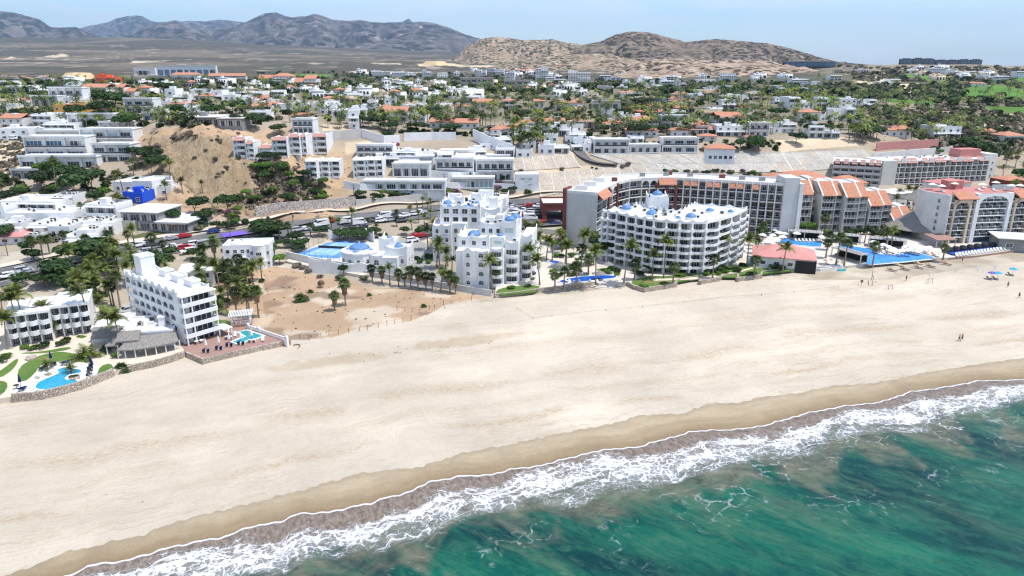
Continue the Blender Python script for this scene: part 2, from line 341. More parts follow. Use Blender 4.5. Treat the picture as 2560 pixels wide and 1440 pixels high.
class MB:
    def __init__(s): s.v = []; s.f = []; s.m = []; s.mats = []
    def mi(s, m):
        if m not in s.mats: s.mats.append(m)
        return s.mats.index(m)
    def add(s, v, f, m):
        k = len(s.v); s.v += list(v); i = s.mi(m)
        for q in f: s.f.append(tuple(k+j for j in q)); s.m.append(i)
    def box(s, x0, x1, y0, y1, z0, z1, m='white'):
        s.add([(x0,y0,z0),(x1,y0,z0),(x1,y1,z0),(x0,y1,z0),(x0,y0,z1),(x1,y0,z1),(x1,y1,z1),(x0,y1,z1)],
              [(0,3,2,1),(4,5,6,7),(0,1,5,4),(1,2,6,5),(2,3,7,6),(3,0,4,7)], m); return s
    def prism(s, poly, z0, z1, m='white', mtop=None):
        n = len(poly); v = [(p[0], p[1], z0) for p in poly]+[(p[0], p[1], z1) for p in poly]
        a = sum(poly[i][0]*poly[(i+1) % n][1]-poly[(i+1) % n][0]*poly[i][1] for i in range(n))
        sd = [(i, (i+1) % n, n+(i+1) % n, n+i) for i in range(n)]
        if a < 0: sd = [q[::-1] for q in sd]
        top = tuple(range(n, 2*n)); bot = tuple(range(n-1, -1, -1))
        if a < 0: top, bot = top[::-1], bot[::-1]
        s.add(v, sd+[bot], m)
        if mtop is None: mtop = m
        k = len(s.v)-2*n; s.f.append(tuple(k+i for i in top)); s.m.append(s.mi(mtop)); return s
    def tube(s, p, q, r0, r1, n=8, m='white', cap=True):
        p, q = Vector(p), Vector(q); d = (q-p).normalized(); a = d.orthogonal().normalized(); b = d.cross(a)
        v = []
        for c, r in ((p, r0), (q, r1)):
            for i in range(n):
                t = 2*math.pi*i/n; v.append(tuple(c+(a*math.cos(t)+b*math.sin(t))*r))
        f = [(i, (i+1) % n, n+(i+1) % n, n+i) for i in range(n)]
        if cap: f += [tuple(range(n-1, -1, -1)), tuple(range(n, 2*n))]
        s.add(v, f, m); return s
    def lathe(s, prof, cx=0, cy=0, n=16, m='white'):
        v = [(cx+r*math.cos(2*math.pi*i/n), cy+r*math.sin(2*math.pi*i/n), z) for r, z in prof for i in range(n)]
        f = [(k*n+i, k*n+(i+1) % n, (k+1)*n+(i+1) % n, (k+1)*n+i) for k in range(len(prof)-1) for i in range(n)]
        s.add(v, f, m); return s
    def hip(s, x0, x1, y0, y1, z0, h, m='terracotta', ov=.5, th=.18):
        x0 -= ov; x1 += ov; y0 -= ov; y1 += ov
        if x1-x0 >= y1-y0:
            d = (y1-y0)/2; r0, r1 = (x0+d, (y0+y1)/2), (x1-d, (y0+y1)/2)
        else:
            d = (x1-x0)/2; r0, r1 = ((x0+x1)/2, y0+d), ((x0+x1)/2, y1-d)
        v = [(x0,y0,z0),(x1,y0,z0),(x1,y1,z0),(x0,y1,z0),(x0,y0,z0+th),(x1,y0,z0+th),(x1,y1,z0+th),(x0,y1,z0+th),(*r0,z0+th+h),(*r1,z0+th+h)]
        f = [(0,3,2,1),(0,1,5,4),(1,2,6,5),(2,3,7,6),(3,0,4,7)]
        f += [(4,5,9,8),(5,6,9),(6,7,8,9),(7,4,8)] if x1-x0 >= y1-y0 else [(4,5,8),(5,6,9,8),(6,7,9),(7,4,8,9)]
        s.add(v, f, m); return s
    def slope(s, x0, x1, y0, z0, y1, z1, th=.25, m='terracotta'):
        s.add([(x0,y0,z0),(x1,y0,z0),(x1,y1,z1),(x0,y1,z1),(x0,y0,z0+th),(x1,y0,z0+th),(x1,y1,z1+th),(x0,y1,z1+th)],
              [(0,3,2,1),(4,5,6,7),(0,1,5,4),(1,2,6,5),(2,3,7,6),(3,0,4,7)], m); return s
    def mesh(s, name='m', smooth=False): return newmesh(name, s.v, s.f, s.mats or ['white'], s.m, smooth)
def part(T, name, mb, smooth=False, **kw): return obj(name, mb.mesh(name, smooth), T, **kw)
# ------------------------------------------------------------------ ground
def attr(me, name, typ, data):
    a = me.attributes.new(name, typ, 'POINT'); a.data.foreach_set({'FLOAT': 'value', 'FLOAT_VECTOR': 'vector', 'FLOAT_COLOR': 'color'}[typ], np.ascontiguousarray(data, np.float32).ravel())
LOT = [(640,665),(720,672),(800,690),(930,715),(1040,722),(1230,740),(1150,752),(1040,800),(800,845),(760,852),(700,850),(560,770),(530,700)]
GOLF = [[(2400,245),(2420,215),(2500,212),(2560,225),(2620,240),(2620,262),(2560,262),(2500,245),(2440,248)],[(2190,247),(2330,252),(2345,262),(2230,258)],[(2460,264),(2560,268),(2620,280),(2620,290),(2480,280)],[(2235,186),(2290,184),(2330,192),(2350,200),(2400,203),(2340,206),(2290,198)],[(1980,238),(2120,243),(2200,250),(2110,254),(1985,246)],[(2520,196),(2600,192),(2620,205),(2540,204)],[(1650,236),(1700,238),(1690,245),(1652,243)],[(700,183),(830,186),(830,192),(720,190)]]
DIRT = [[(2200,212),(2300,208),(2330,222),(2270,232),(2190,226)],[(2130,200),(2220,188),(2260,200),(2160,212)],[(2380,290),(2560,300),(2620,340),(2560,350),(2440,330)],[(0,360),(60,362),(82,420),(40,440),(-60,440),(-60,360)],[(800,310),(880,312),(880,330),(806,328)],[(860,355),(920,350),(940,375),(860,385)],[(1940,350),(2110,342),(2155,362),(1955,380)],[(1270,420),(1540,410),(1640,412),(1600,425),(1400,436)],[(1420,352),(1480,352),(1480,380),(1420,390)],
        [(100,142),(160,134),(175,141),(120,144)],[(0,150),(30,141),(35,146)],[(1040,160),(1130,158),(1160,164),(1050,165)],[(1130,163),(1260,165),(1240,168),(1140,167)],[(930,158),(1010,159),(1000,161),(935,160)],[(330,152),(420,154),(330,158)],[(860,180),(930,178),(1090,182),(930,186)]]
BLUFFTOP = [(330,318),(700,330),(720,352),(560,340),(380,345)]
def build_ground():
    a = np.linspace(-1.5, 1.5, 900); D = np.concatenate([np.arange(40, 100, 1.5), np.arange(100, 420, .8), np.geomspace(420, 26000, 420)])
    A, DD = np.meshgrid(a, D); X = A*DD; Y = DD; Z = hz(X, Y)
    me = gridmesh('ground', X, Y, Z, ['ground'])
    u, n = un(X, Y); s = n-n_foam(u); w = n_wet(u)-n
    attr(me, 'sh', 'FLOAT_VECTOR', np.stack([u, s, w], -1))
    px, py = proj(X, Y, Z)
    col = np.zeros(X.shape+(4,)); col[..., 3] = 1; scr = np.zeros(X.shape)
    def put(mask, c, k=1., sc=None):
        m = mask*k
        for i in range(3): col[..., i] = col[..., i]*(1-m)+c[i]*m
        if sc is not None: scr[:] = scr*(1-m)+sc*m
    one = np.ones(X.shape)
    put(one, (.40, .33, .245), 1, 0)                                     # pale town soil
    sm = lambda v, lo, hi: np.clip((v-lo)/(hi-lo), 0, 1)
    Yj = Y*(1+.05*nz2(X, Y, 60, 31)+.04*nz2(X, Y, 25, 32)); pxj = px+40*nz2(X, Y, 45, 33)
    put(sm(Yj, 370, 430)*(1-sm(Y, 800, 1000)), (.20, .175, .115), .9, .45)
    put(sm(Y, 850, 1300), (.105, .085, .062), 1, .75)                       # dry scrub plain
    put(sm(Yj, 400, 480)*sm(pxj, 2030, 2120), (.33, .26, .18), 1, .75)
    put(sm(Yj, 560, 640)*sm(pxj, 1450, 1600)*(1-sm(Y, 1300, 1500)), (.13, .125, .075), .85, .8)
    put(sm(Yj, 370, 430)*sm(pxj, 2120, 2200)*(1-sm(Y, 520, 560)), (.35, .27, .18), 1, .8)
    put(sm(nz2(X, Y, 90, 8), .25, .5)*sm(Y, 1500, 2500), (.065, .07, .045), .75)
    put(sm(nz2(X, Y, 500, 9), .1, .5)*sm(Y, 1300, 2500), (.27, .21, .15), .55, .5)
    put(sm(nz2(X, Y, 40, 10)*.5+nz2(X, Y, 160, 11)*.5, .42, .5)*sm(Y, 1500, 2000)*(1-sm(Y, 5500, 7000)), (.42, .34, .26), .8, 0)
    cl = inpoly(px+9*nz2(X, Y, 6, 34), py+7*nz2(X, Y, 5, 35), CLIFF)*1.
    put(sm(pxj, 300, 380)*(1-sm(pxj, 840, 900))*sm(Yj, 255, 268)*(1-sm(Yj, 335, 355)), (.46, .32, .20), 1, .55)
    put(cl*sm(700-px, 0, 160), (.60, .46, .29), .9, .12)
    put(sm(Y, 262, 245), (.40, .335, .25), 1, 0); put(sm(Y, 262, 245)*sm(nz2(X, Y, 9, 41)+.5*nz2(X, Y, 3, 42), .0, .5), (.54, .47, .37), .9)
    lot = inpoly(px+6*nz2(X, Y, 6, 4), py+4*nz2(X, Y, 5, 5), LOT)*1.
    put(lot, (.46, .32, .205), 1, .12)
    put(lot*sm(nz2(X, Y*1.6, 14, 12)+.6*nz2(X, Y, 4, 15), .0, .35), (.60, .49, .37), .95)
    put(lot*sm(nz2(X, Y*2.2, 18, 13)+.5*nz2(X, Y, 3, 16), .1, .4)*(px > 660), (.25, .17, .115), .8)
    put(lot*(1-sm(px, 560, 700)), (.46, .285, .17), .75)
    beach = (s < 78)*1.*(1-lot)*((py > 700)|(s<60))
    put(beach, (.59, .51, .405), 1, 0)
    for k, c in (((820,905),(.47,.37,.25)), ((1180,850),(.46,.36,.24)), ((2200,708),(.50,.42,.31)), ((2060,690),(.30,.26,.19)), ((1130,815),(.50,.41,.30))):
        rx, ry = (150, 13) if k[0] in (820, 1180, 2200) else (45, 9)
        e = ((px-k[0])/rx)**2+((py-k[1]+(px-k[0])*.12)/ry)**2 + .5*nz2(X, Y, 4, 14) + .5*nz2(X, Y, 1.5, 18)
        put(np.clip(1.3-e, 0, 1), c, .75)
    put(inpoly(px, py, [(325,590),(480,556),(500,582),(340,612)])*1., (.10, .11, .04), .9, .3)
    for g in GOLF: put(inpoly(px+3*nz2(X, Y, 30, 6), py+1.2*nz2(X, Y, 40, 7), g)*1., (.10, .20, .035), 1, 0)
    for g in DIRT: put(inpoly(px+4*nz2(X, Y, 20, 6), py+2*nz2(X, Y, 20, 7), g)*1., (.58, .46, .32), 1, .05)
    attr(me, 'col', 'FLOAT_COLOR', col); attr(me, 'scrub', 'FLOAT', scr); attr(me, 'rock', 'FLOAT', np.clip(cl*1.2, 0, 1)*sm(760-px, 0, 200))
    return me
def ground_mat():
    m, nt, nd, ln, b = nodes('ground'); p = pos(nd)
    A = lambda n, o: (lambda q: (setattr(q, 'attribute_name', n), q.outputs[o])[1])(nd.new('ShaderNodeAttribute'))
    col, sh, scr = A('col', 'Color'), A('sh', 'Vector'), A('scrub', 'Fac')
    sp = nd.new('ShaderNodeSeparateXYZ'); ln.new(sh, sp.inputs[0]); u, s, w = sp.outputs
    c = mixc(nd, ln, 1., col, rng(nd, ln, noise(nd, ln, p, .05, 6, .7), .3, .7, .86, 1.12), 'MULTIPLY')
    c = mixc(nd, ln, 1., c, rng(nd, ln, noise(nd, ln, p, .006, 4, .6), .35, .65, .85, 1.1), 'MULTIPLY')
    c = mixc(nd, ln, mth(nd, ln, 'MULTIPLY', scr, .9), c, mixc(nd, ln, 1., c, rng(nd, ln, noise(nd, ln, p, .018, 8, .8), .38, .62, .45, 1.45), 'MULTIPLY'))
    rk = A('rock', 'Fac'); rn = noise(nd, ln, mscale(nd, ln, p, (1, .5, .45)), .5, 7, .8, 1.2)
    c = mixc(nd, ln, mth(nd, ln, 'MULTIPLY', rk, rng(nd, ln, rn, .50, .62)), c, (.40, .265, .15))  # darker crevices painted into the bluff colour as relief shade
    c = mixc(nd, ln, mth(nd, ln, 'MULTIPLY', rk, rng(nd, ln, rn, .42, .30)), c, (.70, .58, .40))
    # scrub: bushes as coloured dots at two sizes
    for sc, col2, k in ((.35, (.075, .08, .045), 1.), (.12, (.06, .065, .04), .8), (.035, (.07, .062, .048), .7)):
        v = nd.new('ShaderNodeTexVoronoi'); v.inputs['Scale'].default_value = sc; ln.new(p, v.inputs['Vector'])
        sc_ = nd.new('ShaderNodeSeparateColor'); ln.new(v.outputs['Color'], sc_.inputs[0])
        th = mth(nd, ln, 'MULTIPLY', mth(nd, ln, 'MULTIPLY', scr, .75), sc_.outputs[0])
        dist = mth(nd, ln, 'ADD', v.outputs['Distance'], mth(nd, ln, 'MULTIPLY', noise(nd, ln, p, sc*6, 2), .25))
        f = mth(nd, ln, 'SUBTRACT', mth(nd, ln, 'ADD', th, .12), dist)
        f = mth(nd, ln, 'MULTIPLY', rng(nd, ln, f, 0, .06), rng(nd, ln, scr, 0, .05))
        c = mixc(nd, ln, mth(nd, ln, 'MULTIPLY', f, k), c, col2)
    # sand: streaks along the shore, wet band
    st = noise(nd, ln, mscale(nd, ln, sh, (.035, .28, 0)), 1., 7, .75, .3)
    st2 = noise(nd, ln, mscale(nd, ln, sh, (.4, 1.6, 0)), 1., 4, .7)
    isb = rng(nd, ln, s, 74, 82, 1, 0)
    f = mth(nd, ln, 'MULTIPLY', mth(nd, ln, 'MULTIPLY', rng(nd, ln, st, .47, .60), rng(nd, ln, st2, .42, .58)), isb)
    f = mth(nd, ln, 'MULTIPLY', f, rng(nd, ln, s, 8, 24, 1, .35))
    c = mixc(nd, ln, mth(nd, ln, 'MULTIPLY', f, .75), c, (.44, .355, .25))
    trk = noise(nd, ln, mscale(nd, ln, sh, (.02, .9, 0)), 1., 3, .5, .9)
    trf = mth(nd, ln, 'MULTIPLY', rng(nd, ln, mth(nd, ln, 'ABSOLUTE', mth(nd, ln, 'SUBTRACT', trk, .5)), .016, .006), isb)
    trf = mth(nd, ln, 'MULTIPLY', trf, rng(nd, ln, noise(nd, ln, mscale(nd, ln, sh, (.03, .05, 0)), 1., 3), .46, .56))
    c = mixc(nd, ln, mth(nd, ln, 'MULTIPLY', trf, .8), c, (.44, .36, .27))
    c = mixc(nd, ln, mth(nd, ln, 'MULTIPLY', isb, 1.), c, mixc(nd, ln, 1., c, rng(nd, ln, noise(nd, ln, mscale(nd, ln, sh, (.02, .06, 0)), 1., 5, .6), .35, .65, .90, 1.06), 'MULTIPLY'))
    c = mixc(nd, ln, mth(nd, ln, 'MULTIPLY', rng(nd, ln, noise(nd, ln, p, 1.6, 4, .8), .56, .66), mth(nd, ln, 'MULTIPLY', isb, .5)), c, (.42, .34, .25))
    for s0, wd_, k_ in ((29., 4.5, .8), (14.5, 1.8, .9), (21., 2., .5), (46., 3., .5)):
        bn = mth(nd, ln, 'ADD', s, mth(nd, ln, 'MULTIPLY', mth(nd, ln, 'SUBTRACT', noise(nd, ln, mscale(nd, ln, sh, (.02, .0, 0)), 1., 4, .6), .5), 16))
        bb = rng(nd, ln, mth(nd, ln, 'ABSOLUTE', mth(nd, ln, 'SUBTRACT', bn, s0)), wd_, 0)
        sp_ = mth(nd, ln, 'MULTIPLY', rng(nd, ln, noise(nd, ln, mscale(nd, ln, sh, (.9, 2.2, 0)), 1., 5, .85), .42, .56), rng(nd, ln, noise(nd, ln, mscale(nd, ln, sh, (.05, .1, 0)), 1., 3), .40, .52))
        c = mixc(nd, ln, mth(nd, ln, 'MULTIPLY', mth(nd, ln, 'MULTIPLY', bb, sp_), k_), c, (.38, .29, .185))
    wn = mth(nd, ln, 'MULTIPLY', mth(nd, ln, 'SUBTRACT', noise(nd, ln, mscale(nd, ln, sh, (.6, .6, 0)), 1., 5, .65), .5), 1.0)
    wd = mth(nd, ln, 'ADD', w, wn)
    wetf = rng(nd, ln, wd, -.05, .1)
    wet = mixc(nd, ln, rng(nd, ln, s, 0, 5), (.255, .18, .10), (.42, .335, .225))
    wet = mixc(nd, ln, 1., wet, rng(nd, ln, noise(nd, ln, mscale(nd, ln, sh, (.15, .7, 0)), 1., 5, .6), .3, .7, .86, 1.1), 'MULTIPLY')
    wet = mixc(nd, ln, rng(nd, ln, wd, .1, 1.4, .35, 0), wet, (.22, .18, .13))
    c = mixc(nd, ln, wetf, c, wet)
    ln.new(c, b.inputs['Base Color'])
    ln.new(mth(nd, ln, 'ADD', mth(nd, ln, 'MULTIPLY', rng(nd, ln, s, 4, 0), -.25), rng(nd, ln, wetf, 0, 1, .95, .75)), b.inputs['Roughness'])
    b.inputs['Specular IOR Level'].default_value = .15
    ln.new(bump(nd, ln, mth(nd, ln, 'ADD', noise(nd, ln, p, .9, 6, .8), mth(nd, ln, 'MULTIPLY', mth(nd, ln, 'MULTIPLY', rn, rk), 7)), .34), b.inputs['Normal'])
ground_mat()
struct('ground', build_ground())
# ------------------------------------------------------------------ sea
def sea_mat():
    m, nt, nd, ln, b = nodes('sea'); p = pos(nd)
    at = nd.new('ShaderNodeAttribute'); at.attribute_name = 'ud'; ud = at.outputs['Vector']
    sp = nd.new('ShaderNodeSeparateXYZ'); ln.new(ud, sp.inputs[0]); u, d, _ = sp.outputs
    M = lambda op, a, b_=None: mth(nd, ln, op, a, b_)
    N = lambda sc, det=4, ro=.6, di=0, k=1.: noise(nd, ln, mscale(nd, ln, ud, sc), k, det, ro, di)
    # body of water
    big = noise(nd, ln, mscale(nd, ln, mrot(nd, ln, p, .25), (.6, 1., 0)), .030, 4, .55, .6)
    stk = noise(nd, ln, mscale(nd, ln, mrot(nd, ln, p, .62), (.30, 1., 0)), .30, 6, .72, .5)
    c = mixc(nd, ln, rng(nd, ln, big, .41, .66), (.0004, .029, .034), (.002, .14, .082))
    c = mixc(nd, ln, mth(nd, ln, 'MULTIPLY', rng(nd, ln, stk, .45, .68), .62), c, (.025, .135, .080))
    c = mixc(nd, ln, mth(nd, ln, 'MULTIPLY', rng(nd, ln, stk, .5, .3), .6), c, (.002, .035, .040))
    far = M('MULTIPLY', rng(nd, ln, d, 42, 75), rng(nd, ln, M('ADD', big, M('MULTIPLY', stk, .3)), .5, .68))
    c = mixc(nd, ln, far, c, (.001, .25, .15))
    fine = noise(nd, ln, mscale(nd, ln, mrot(nd, ln, p, .55), (.22, 1.5, 0)), 1.5, 5, .75)
    c = mixc(nd, ln, rng(nd, ln, fine, .64, .80, 0, .3), c, (.12, .30, .24))
    c = mixc(nd, ln, rng(nd, ln, fine, .46, .3, 0, .45), c, (.002, .028, .032))
    # suspended sand in billows
    w1 = M('MULTIPLY', M('SUBTRACT', N((.075, .05, 0), 4, .6, .9), .5), 46)
    bil = nd.new('ShaderNodeTexVoronoi'); bil.feature = 'SMOOTH_F1'; bil.inputs['Scale'].default_value = 1.; bil.inputs['Smoothness'].default_value = .4
    ln.new(mscale(nd, ln, mixc(nd, ln, .93, noise_color(nd, ln, ud, .12), ud), (.15, .12, 0)), bil.inputs['Vector'])
    w1 = M('ADD', w1, M('MULTIPLY', M('SUBTRACT', .5, bil.outputs['Distance']), 8))
    edge = M('SUBTRACT', M('ADD', w1, 14), d)
    sed = mixc(nd, ln, rng(nd, ln, N((.25, .5, 0), 5, .7, .5), .32, .68), (.060, .062, .044), (.20, .18, .13))
    c = mixc(nd, ln, M('MULTIPLY', rng(nd, ln, edge, -5, 1.5), rng(nd, ln, stk, .3, .62, .5, 1)), c, sed)
    plume = noise(nd, ln, mscale(nd, ln, mrot(nd, ln, p, .7), (.35, 1, 0)), .14, 6, .7, .8)
    mott = noise(nd, ln, mscale(nd, ln, mrot(nd, ln, p, .7), (.6, 1, 0)), .55, 7, .8, .6)
    c = mixc(nd, ln, M('MULTIPLY', rng(nd, ln, mott, .5, .66), rng(nd, ln, d, 70, 20, .15, .6)), c, (.045, .13, .075))
    c = mixc(nd, ln, M('MULTIPLY', rng(nd, ln, mott, .47, .36), .5), c, (.004, .04, .035))
    c = mixc(nd, ln, M('MULTIPLY', rng(nd, ln, plume, .5, .66), rng(nd, ln, d, 46, 20, 0, .5)), c, (.11, .16, .095))
    # swash and foam
    sw = mixc(nd, ln, rng(nd, ln, N((1.5, .7, 0), 6, .8), .38, .62), (.105, .078, .060), (.28, .225, .18))
    wl = M('ADD', M('MULTIPLY', M('SUBTRACT', N((.035, .06, 0), 4, .6), .5), 19), 0)     # meander of the foam bands
    dd = M('ADD', d, wl)
    c = mixc(nd, ln, rng(nd, ln, M('SUBTRACT', 6.5, dd), -2, 1), c, sw)
    def lace(sc, wdt, warp, distk):
        col = noise_color(nd, ln, ud, distk)
        vv = mixc(nd, ln, warp, ud, col)
        v = nd.new('ShaderNodeTexVoronoi'); v.feature = 'DISTANCE_TO_EDGE'; v.inputs['Scale'].default_value = 1.
        ln.new(mscale(nd, ln, vv, sc), v.inputs['Vector'])
        return M('SUBTRACT', wdt, v.outputs['Distance'])
    def wvec(amp, sc):
        n3 = nd.new('ShaderNodeTexNoise'); n3.inputs['Scale'].default_value = sc; n3.inputs['Detail'].default_value = 4; ln.new(ud, n3.inputs['Vector'])
        s1 = nd.new('ShaderNodeVectorMath'); s1.operation = 'SUBTRACT'; ln.new(n3.outputs['Color'], s1.inputs[0]); s1.inputs[1].default_value = (.5, .5, .5)
        s2 = nd.new('ShaderNodeVectorMath'); s2.operation = 'SCALE'; ln.new(s1.outputs[0], s2.inputs[0]); s2.inputs['Scale'].default_value = amp
        s3 = nd.new('ShaderNodeVectorMath'); s3.operation = 'ADD'; ln.new(ud, s3.inputs[0]); ln.new(s2.outputs[0], s3.inputs[1]); return s3.outputs[0]
    def lace2(sc, vec):
        v = nd.new('ShaderNodeTexVoronoi'); v.feature = 'DISTANCE_TO_EDGE'; v.inputs['Scale'].default_value = 1.
        ln.new(mscale(nd, ln, vec, sc), v.inputs['Vector']); return v.outputs['Distance']
    va, vb = wvec(3.4, .35), wvec(1.6, 1.1)
    la, lb, lc = lace2((.55, .8, 0), va), lace2((1.3, 2.1, 0), vb), lace2((.30, .38, 0), va)
    # band density: peaks in the breaking zone, thinning seaward
    dens = M('MULTIPLY', rng(nd, ln, dd, 1.2, 5.0), rng(nd, ln, dd, 12.5, 5.))
    pat = rng(nd, ln, N((.16, .42, 0), 6, .72, .5), .38, .60)
    dens = M('MULTIPLY', dens, rng(nd, ln, pat, 0, 1, .3, 1.25))
    brk = rng(nd, ln, M('ADD', M('MULTIPLY', M('SUBTRACT', N((.9, 1.3, 0), 6, .75, .6), .5), 1.9), dens), .80, 1.12)
    f1 = M('MULTIPLY', rng(nd, ln, M('SUBTRACT', M('MULTIPLY', dens, .15), la), -.02, .045), rng(nd, ln, dens, .1, .35))
    f2 = M('MULTIPLY', rng(nd, ln, M('SUBTRACT', M('MULTIPLY', dens, .13), lb), -.03, .05), rng(nd, ln, dens, .12, .5))
    thin = M('MULTIPLY', rng(nd, ln, d, 34, 12), rng(nd, ln, N((.11, .13, 0), 4, .6, .8), .54, .70))
    f3 = M('MULTIPLY', rng(nd, ln, lc, .07, .015), M('MULTIPLY', thin, rng(nd, ln, d, 3, 8)))
    f3 = M('MULTIPLY', f3, rng(nd, ln, N((.9, .9, 0), 4, .7), .42, .6))
    lead = M('MULTIPLY', rng(nd, ln, d, .30, .12), .9)                       # bright leading lip
    lead2 = rng(nd, ln, mth(nd, ln, 'ABSOLUTE', M('SUBTRACT', dd, 3.6)), .38, .1)
    lead2 = M('MULTIPLY', lead2, rng(nd, ln, N((.3, .3, 0), 3), .42, .52))
    swf = M('MULTIPLY', rng(nd, ln, N((4.5, .45, 0), 6, .8), .56, .70), rng(nd, ln, d, 5, .3, 0, .55))
    foam = f1
    for q in (f2, f3, brk, lead, lead2, swf): foam = M('MAXIMUM', foam, q)
    foam = mth(nd, ln, 'MINIMUM', foam, 1.)
    c = mixc(nd, ln, M('MULTIPLY', rng(nd, ln, dd, 2, 8, 0, .55), rng(nd, ln, dens, .1, .7)), c, (.36, .36, .36))
    c = mixc(nd, ln, foam, c, (.66, .67, .69))
    ln.new(c, b.inputs['Base Color']); b.inputs['IOR'].default_value = 1.33
    ln.new(rng(nd, ln, foam, 0, 1, .22, .9), b.inputs['Roughness'])
    ln.new(rng(nd, ln, foam, 0, 1, .22, .1), b.inputs['Specular IOR Level'])
    h = M('ADD', M('MULTIPLY', fine, .5), M('MULTIPLY', foam, .5))
    ln.new(bump(nd, ln, h, .35, .8), b.inputs['Normal'])
def noise_color(nd, ln, vec, sc):
    n = nd.new('ShaderNodeTexNoise'); n.inputs['Scale'].default_value = sc; n.inputs['Detail'].default_value = 3; ln.new(vec, n.inputs['Vector'])
    s = nd.new('ShaderNodeVectorMath'); s.operation = 'SCALE'; ln.new(n.outputs['Color'], s.inputs[0]); s.inputs['Scale'].default_value = 60; return s.outputs[0]
sea_mat()
def build_sea():
    u = np.concatenate([-np.geomspace(4000, 112, 60), np.arange(-110, 190, .5), np.geomspace(191, 30000, 90)])
    d = np.concatenate([np.arange(-.4, 30, .35), np.geomspace(30, 110, 90), np.geomspace(115, 30000, 60)])
    U, Dd = np.meshgrid(u, d); n = n_foam(U)-Dd
    k = np.clip(1-(Dd-200)/400, 0, 1); n = n_foam(U)*k + n_foam(np.zeros_like(U))*(1-k) - Dd
    X, Y = xy(U, n)
    wv = .10*np.sin(Dd*.55+nz2(U, Dd, 14, 3)*3)*np.clip(Dd/4, 0, 1)*np.clip((30-Dd)/20, 0, 1)
    wv += .16*nz2(U*.6, Dd, 3, 4)*np.clip((Dd-1)/8, 0, 1) + .28*np.exp(-((Dd-6.5-2.2*nz2(U, U*0, 16, 5))/1.2)**2)*(.6+.4*nz2(U, U*0, 5, 6))
    Z = -1.55 + np.where(Dd < .3, (Dd-.3)*.06, 0) + wv*np.where(Dd < 200, 1, 0)
    me = gridmesh('sea', X, Y, Z, ['sea']); attr(me, 'ud', 'FLOAT_VECTOR', np.stack([U, Dd, U*0], -1)); return me
struct('sea', build_sea())
# ------------------------------------------------------------------ hills and mountains
def hill_mat(name, c1, c2, rock, scr, ss, rs=.01, rk=(.55, .62)):
    m, nt, nd, ln, b = nodes(name); p = pos(nd)
    c = mixc(nd, ln, rng(nd, ln, noise(nd, ln, p, rs, 7, .7), .35, .65), c1, c2)
    c = mixc(nd, ln, rng(nd, ln, noise(nd, ln, p, rs*2.3, 9, .8, .5), *rk), c, rock)
    v = nd.new('ShaderNodeTexVoronoi'); v.inputs['Scale'].default_value = ss; ln.new(p, v.inputs['Vector'])
    dist = mth(nd, ln, 'ADD', v.outputs['Distance'], mth(nd, ln, 'MULTIPLY', noise(nd, ln, p, ss*4, 3), .5))
    f = mth(nd, ln, 'MULTIPLY', rng(nd, ln, dist, .80, .70), rng(nd, ln, noise(nd, ln, p, ss*.12, 4), .3, .5))
    c = mixc(nd, ln, f, c, scr)
    ln.new(c, b.inputs['Base Color']); b.inputs['Roughness'].default_value = .95; b.inputs['Specular IOR Level'].default_value = .1
    ln.new(bump(nd, ln, noise(nd, ln, p, rs*3, 8, .75), .35/rs*.2), b.inputs['Normal'])
hill_mat('far_rock', (.06, .052, .048), (.20, .165, .145), (.50, .44, .39), (.035, .035, .03), .006, .0022, (.57, .64))  # pale rock tone puts sunlit speckles into the colour
hill_mat('brown_hill', (.25, .185, .12), (.44, .34, .24), (.54, .44, .33), (.06, .055, .035), .05, .01)
hill_mat('dark_hill', (.12, .092, .068), (.27, .205, .15), (.42, .33, .25), (.04, .036, .028), .04, .01)
hill_mat('near_hill', (.30, .215, .15), (.46, .35, .26), (.52, .42, .33), (.07, .055, .035), .055, .02)
def ridge(name, pts, D, front, back, base, mat, rough, n=420, rows=60, seed=1, label=None, spur=0.):
    pts = sorted(pts); x = np.linspace(pts[0][0], pts[-1][0], n); top = np.interp(x, [p[0] for p in pts], [p[1] for p in pts])
    top = top - .9*np.abs(nz2(x, x*0, 7, seed+3)) - .5*np.abs(nz2(x, x*0, 3, seed+4))
    t = np.linspace(-1, 1, rows)       # -1 front foot, 0 crest, 1 back foot
    X = np.zeros((rows, n)); Y = X.copy(); Z = X.copy()
    for j in range(n):
        d = ray(x[j], top[j]); k = D/d[1]; cx, cz = d[0]*k, H+d[2]*k; hh = max(cz-base, 0)
        az = d[0]/d[1]
        for i in (0,):
            y = D + np.where(t < 0, t*front, t*back); X[:, j] = az*y; Y[:, j] = y
            pr = np.where(t < 0, (1-np.abs(t))**1.25, (1-np.abs(t))**1.1)
            Z[:, j] = base + hh*pr
    hh = np.maximum(Z-base, 0)
    m = np.clip(np.abs(np.linspace(-1, 1, rows))[:, None]*4.5, 0, 1)*np.clip(np.abs(1-np.abs(np.linspace(-1, 1, rows)))[:, None]*4, 0, 1)
    sc = front*.16
    gul = np.abs(nz2(X+spur*Y, Y*.35, sc, seed))*1.0 + np.abs(nz2(X, Y*.6, sc*.45, seed+1))*.5 + nz2(X, Y, sc*.18, seed+2)*.2
    ad = m*rough*(gul-.55); Z = Z + np.where(ad > 0, ad*.3, ad)
    Z[0] -= 30; Z[-1] -= 60
    me = gridmesh(name, X, Y, Z, [mat])
    return struct(name, me, label)
ridge('mountain', [(180,90),(190,72),(230,62),(270,55),(290,45),(310,40),(340,36),(355,38),(375,50),(400,54),(440,53),(480,51),(520,52),(545,48),(580,51),(620,56),(700,48),(745,40),(765,40),(800,56),(900,58),(960,55),(1005,54),(1022,45),(1032,54),(1060,80)], 21000, 3500, 3000, 250, 'far_rock', 380, 700, 70, 11, 'pale blue far mountain range with a flat-topped summit')
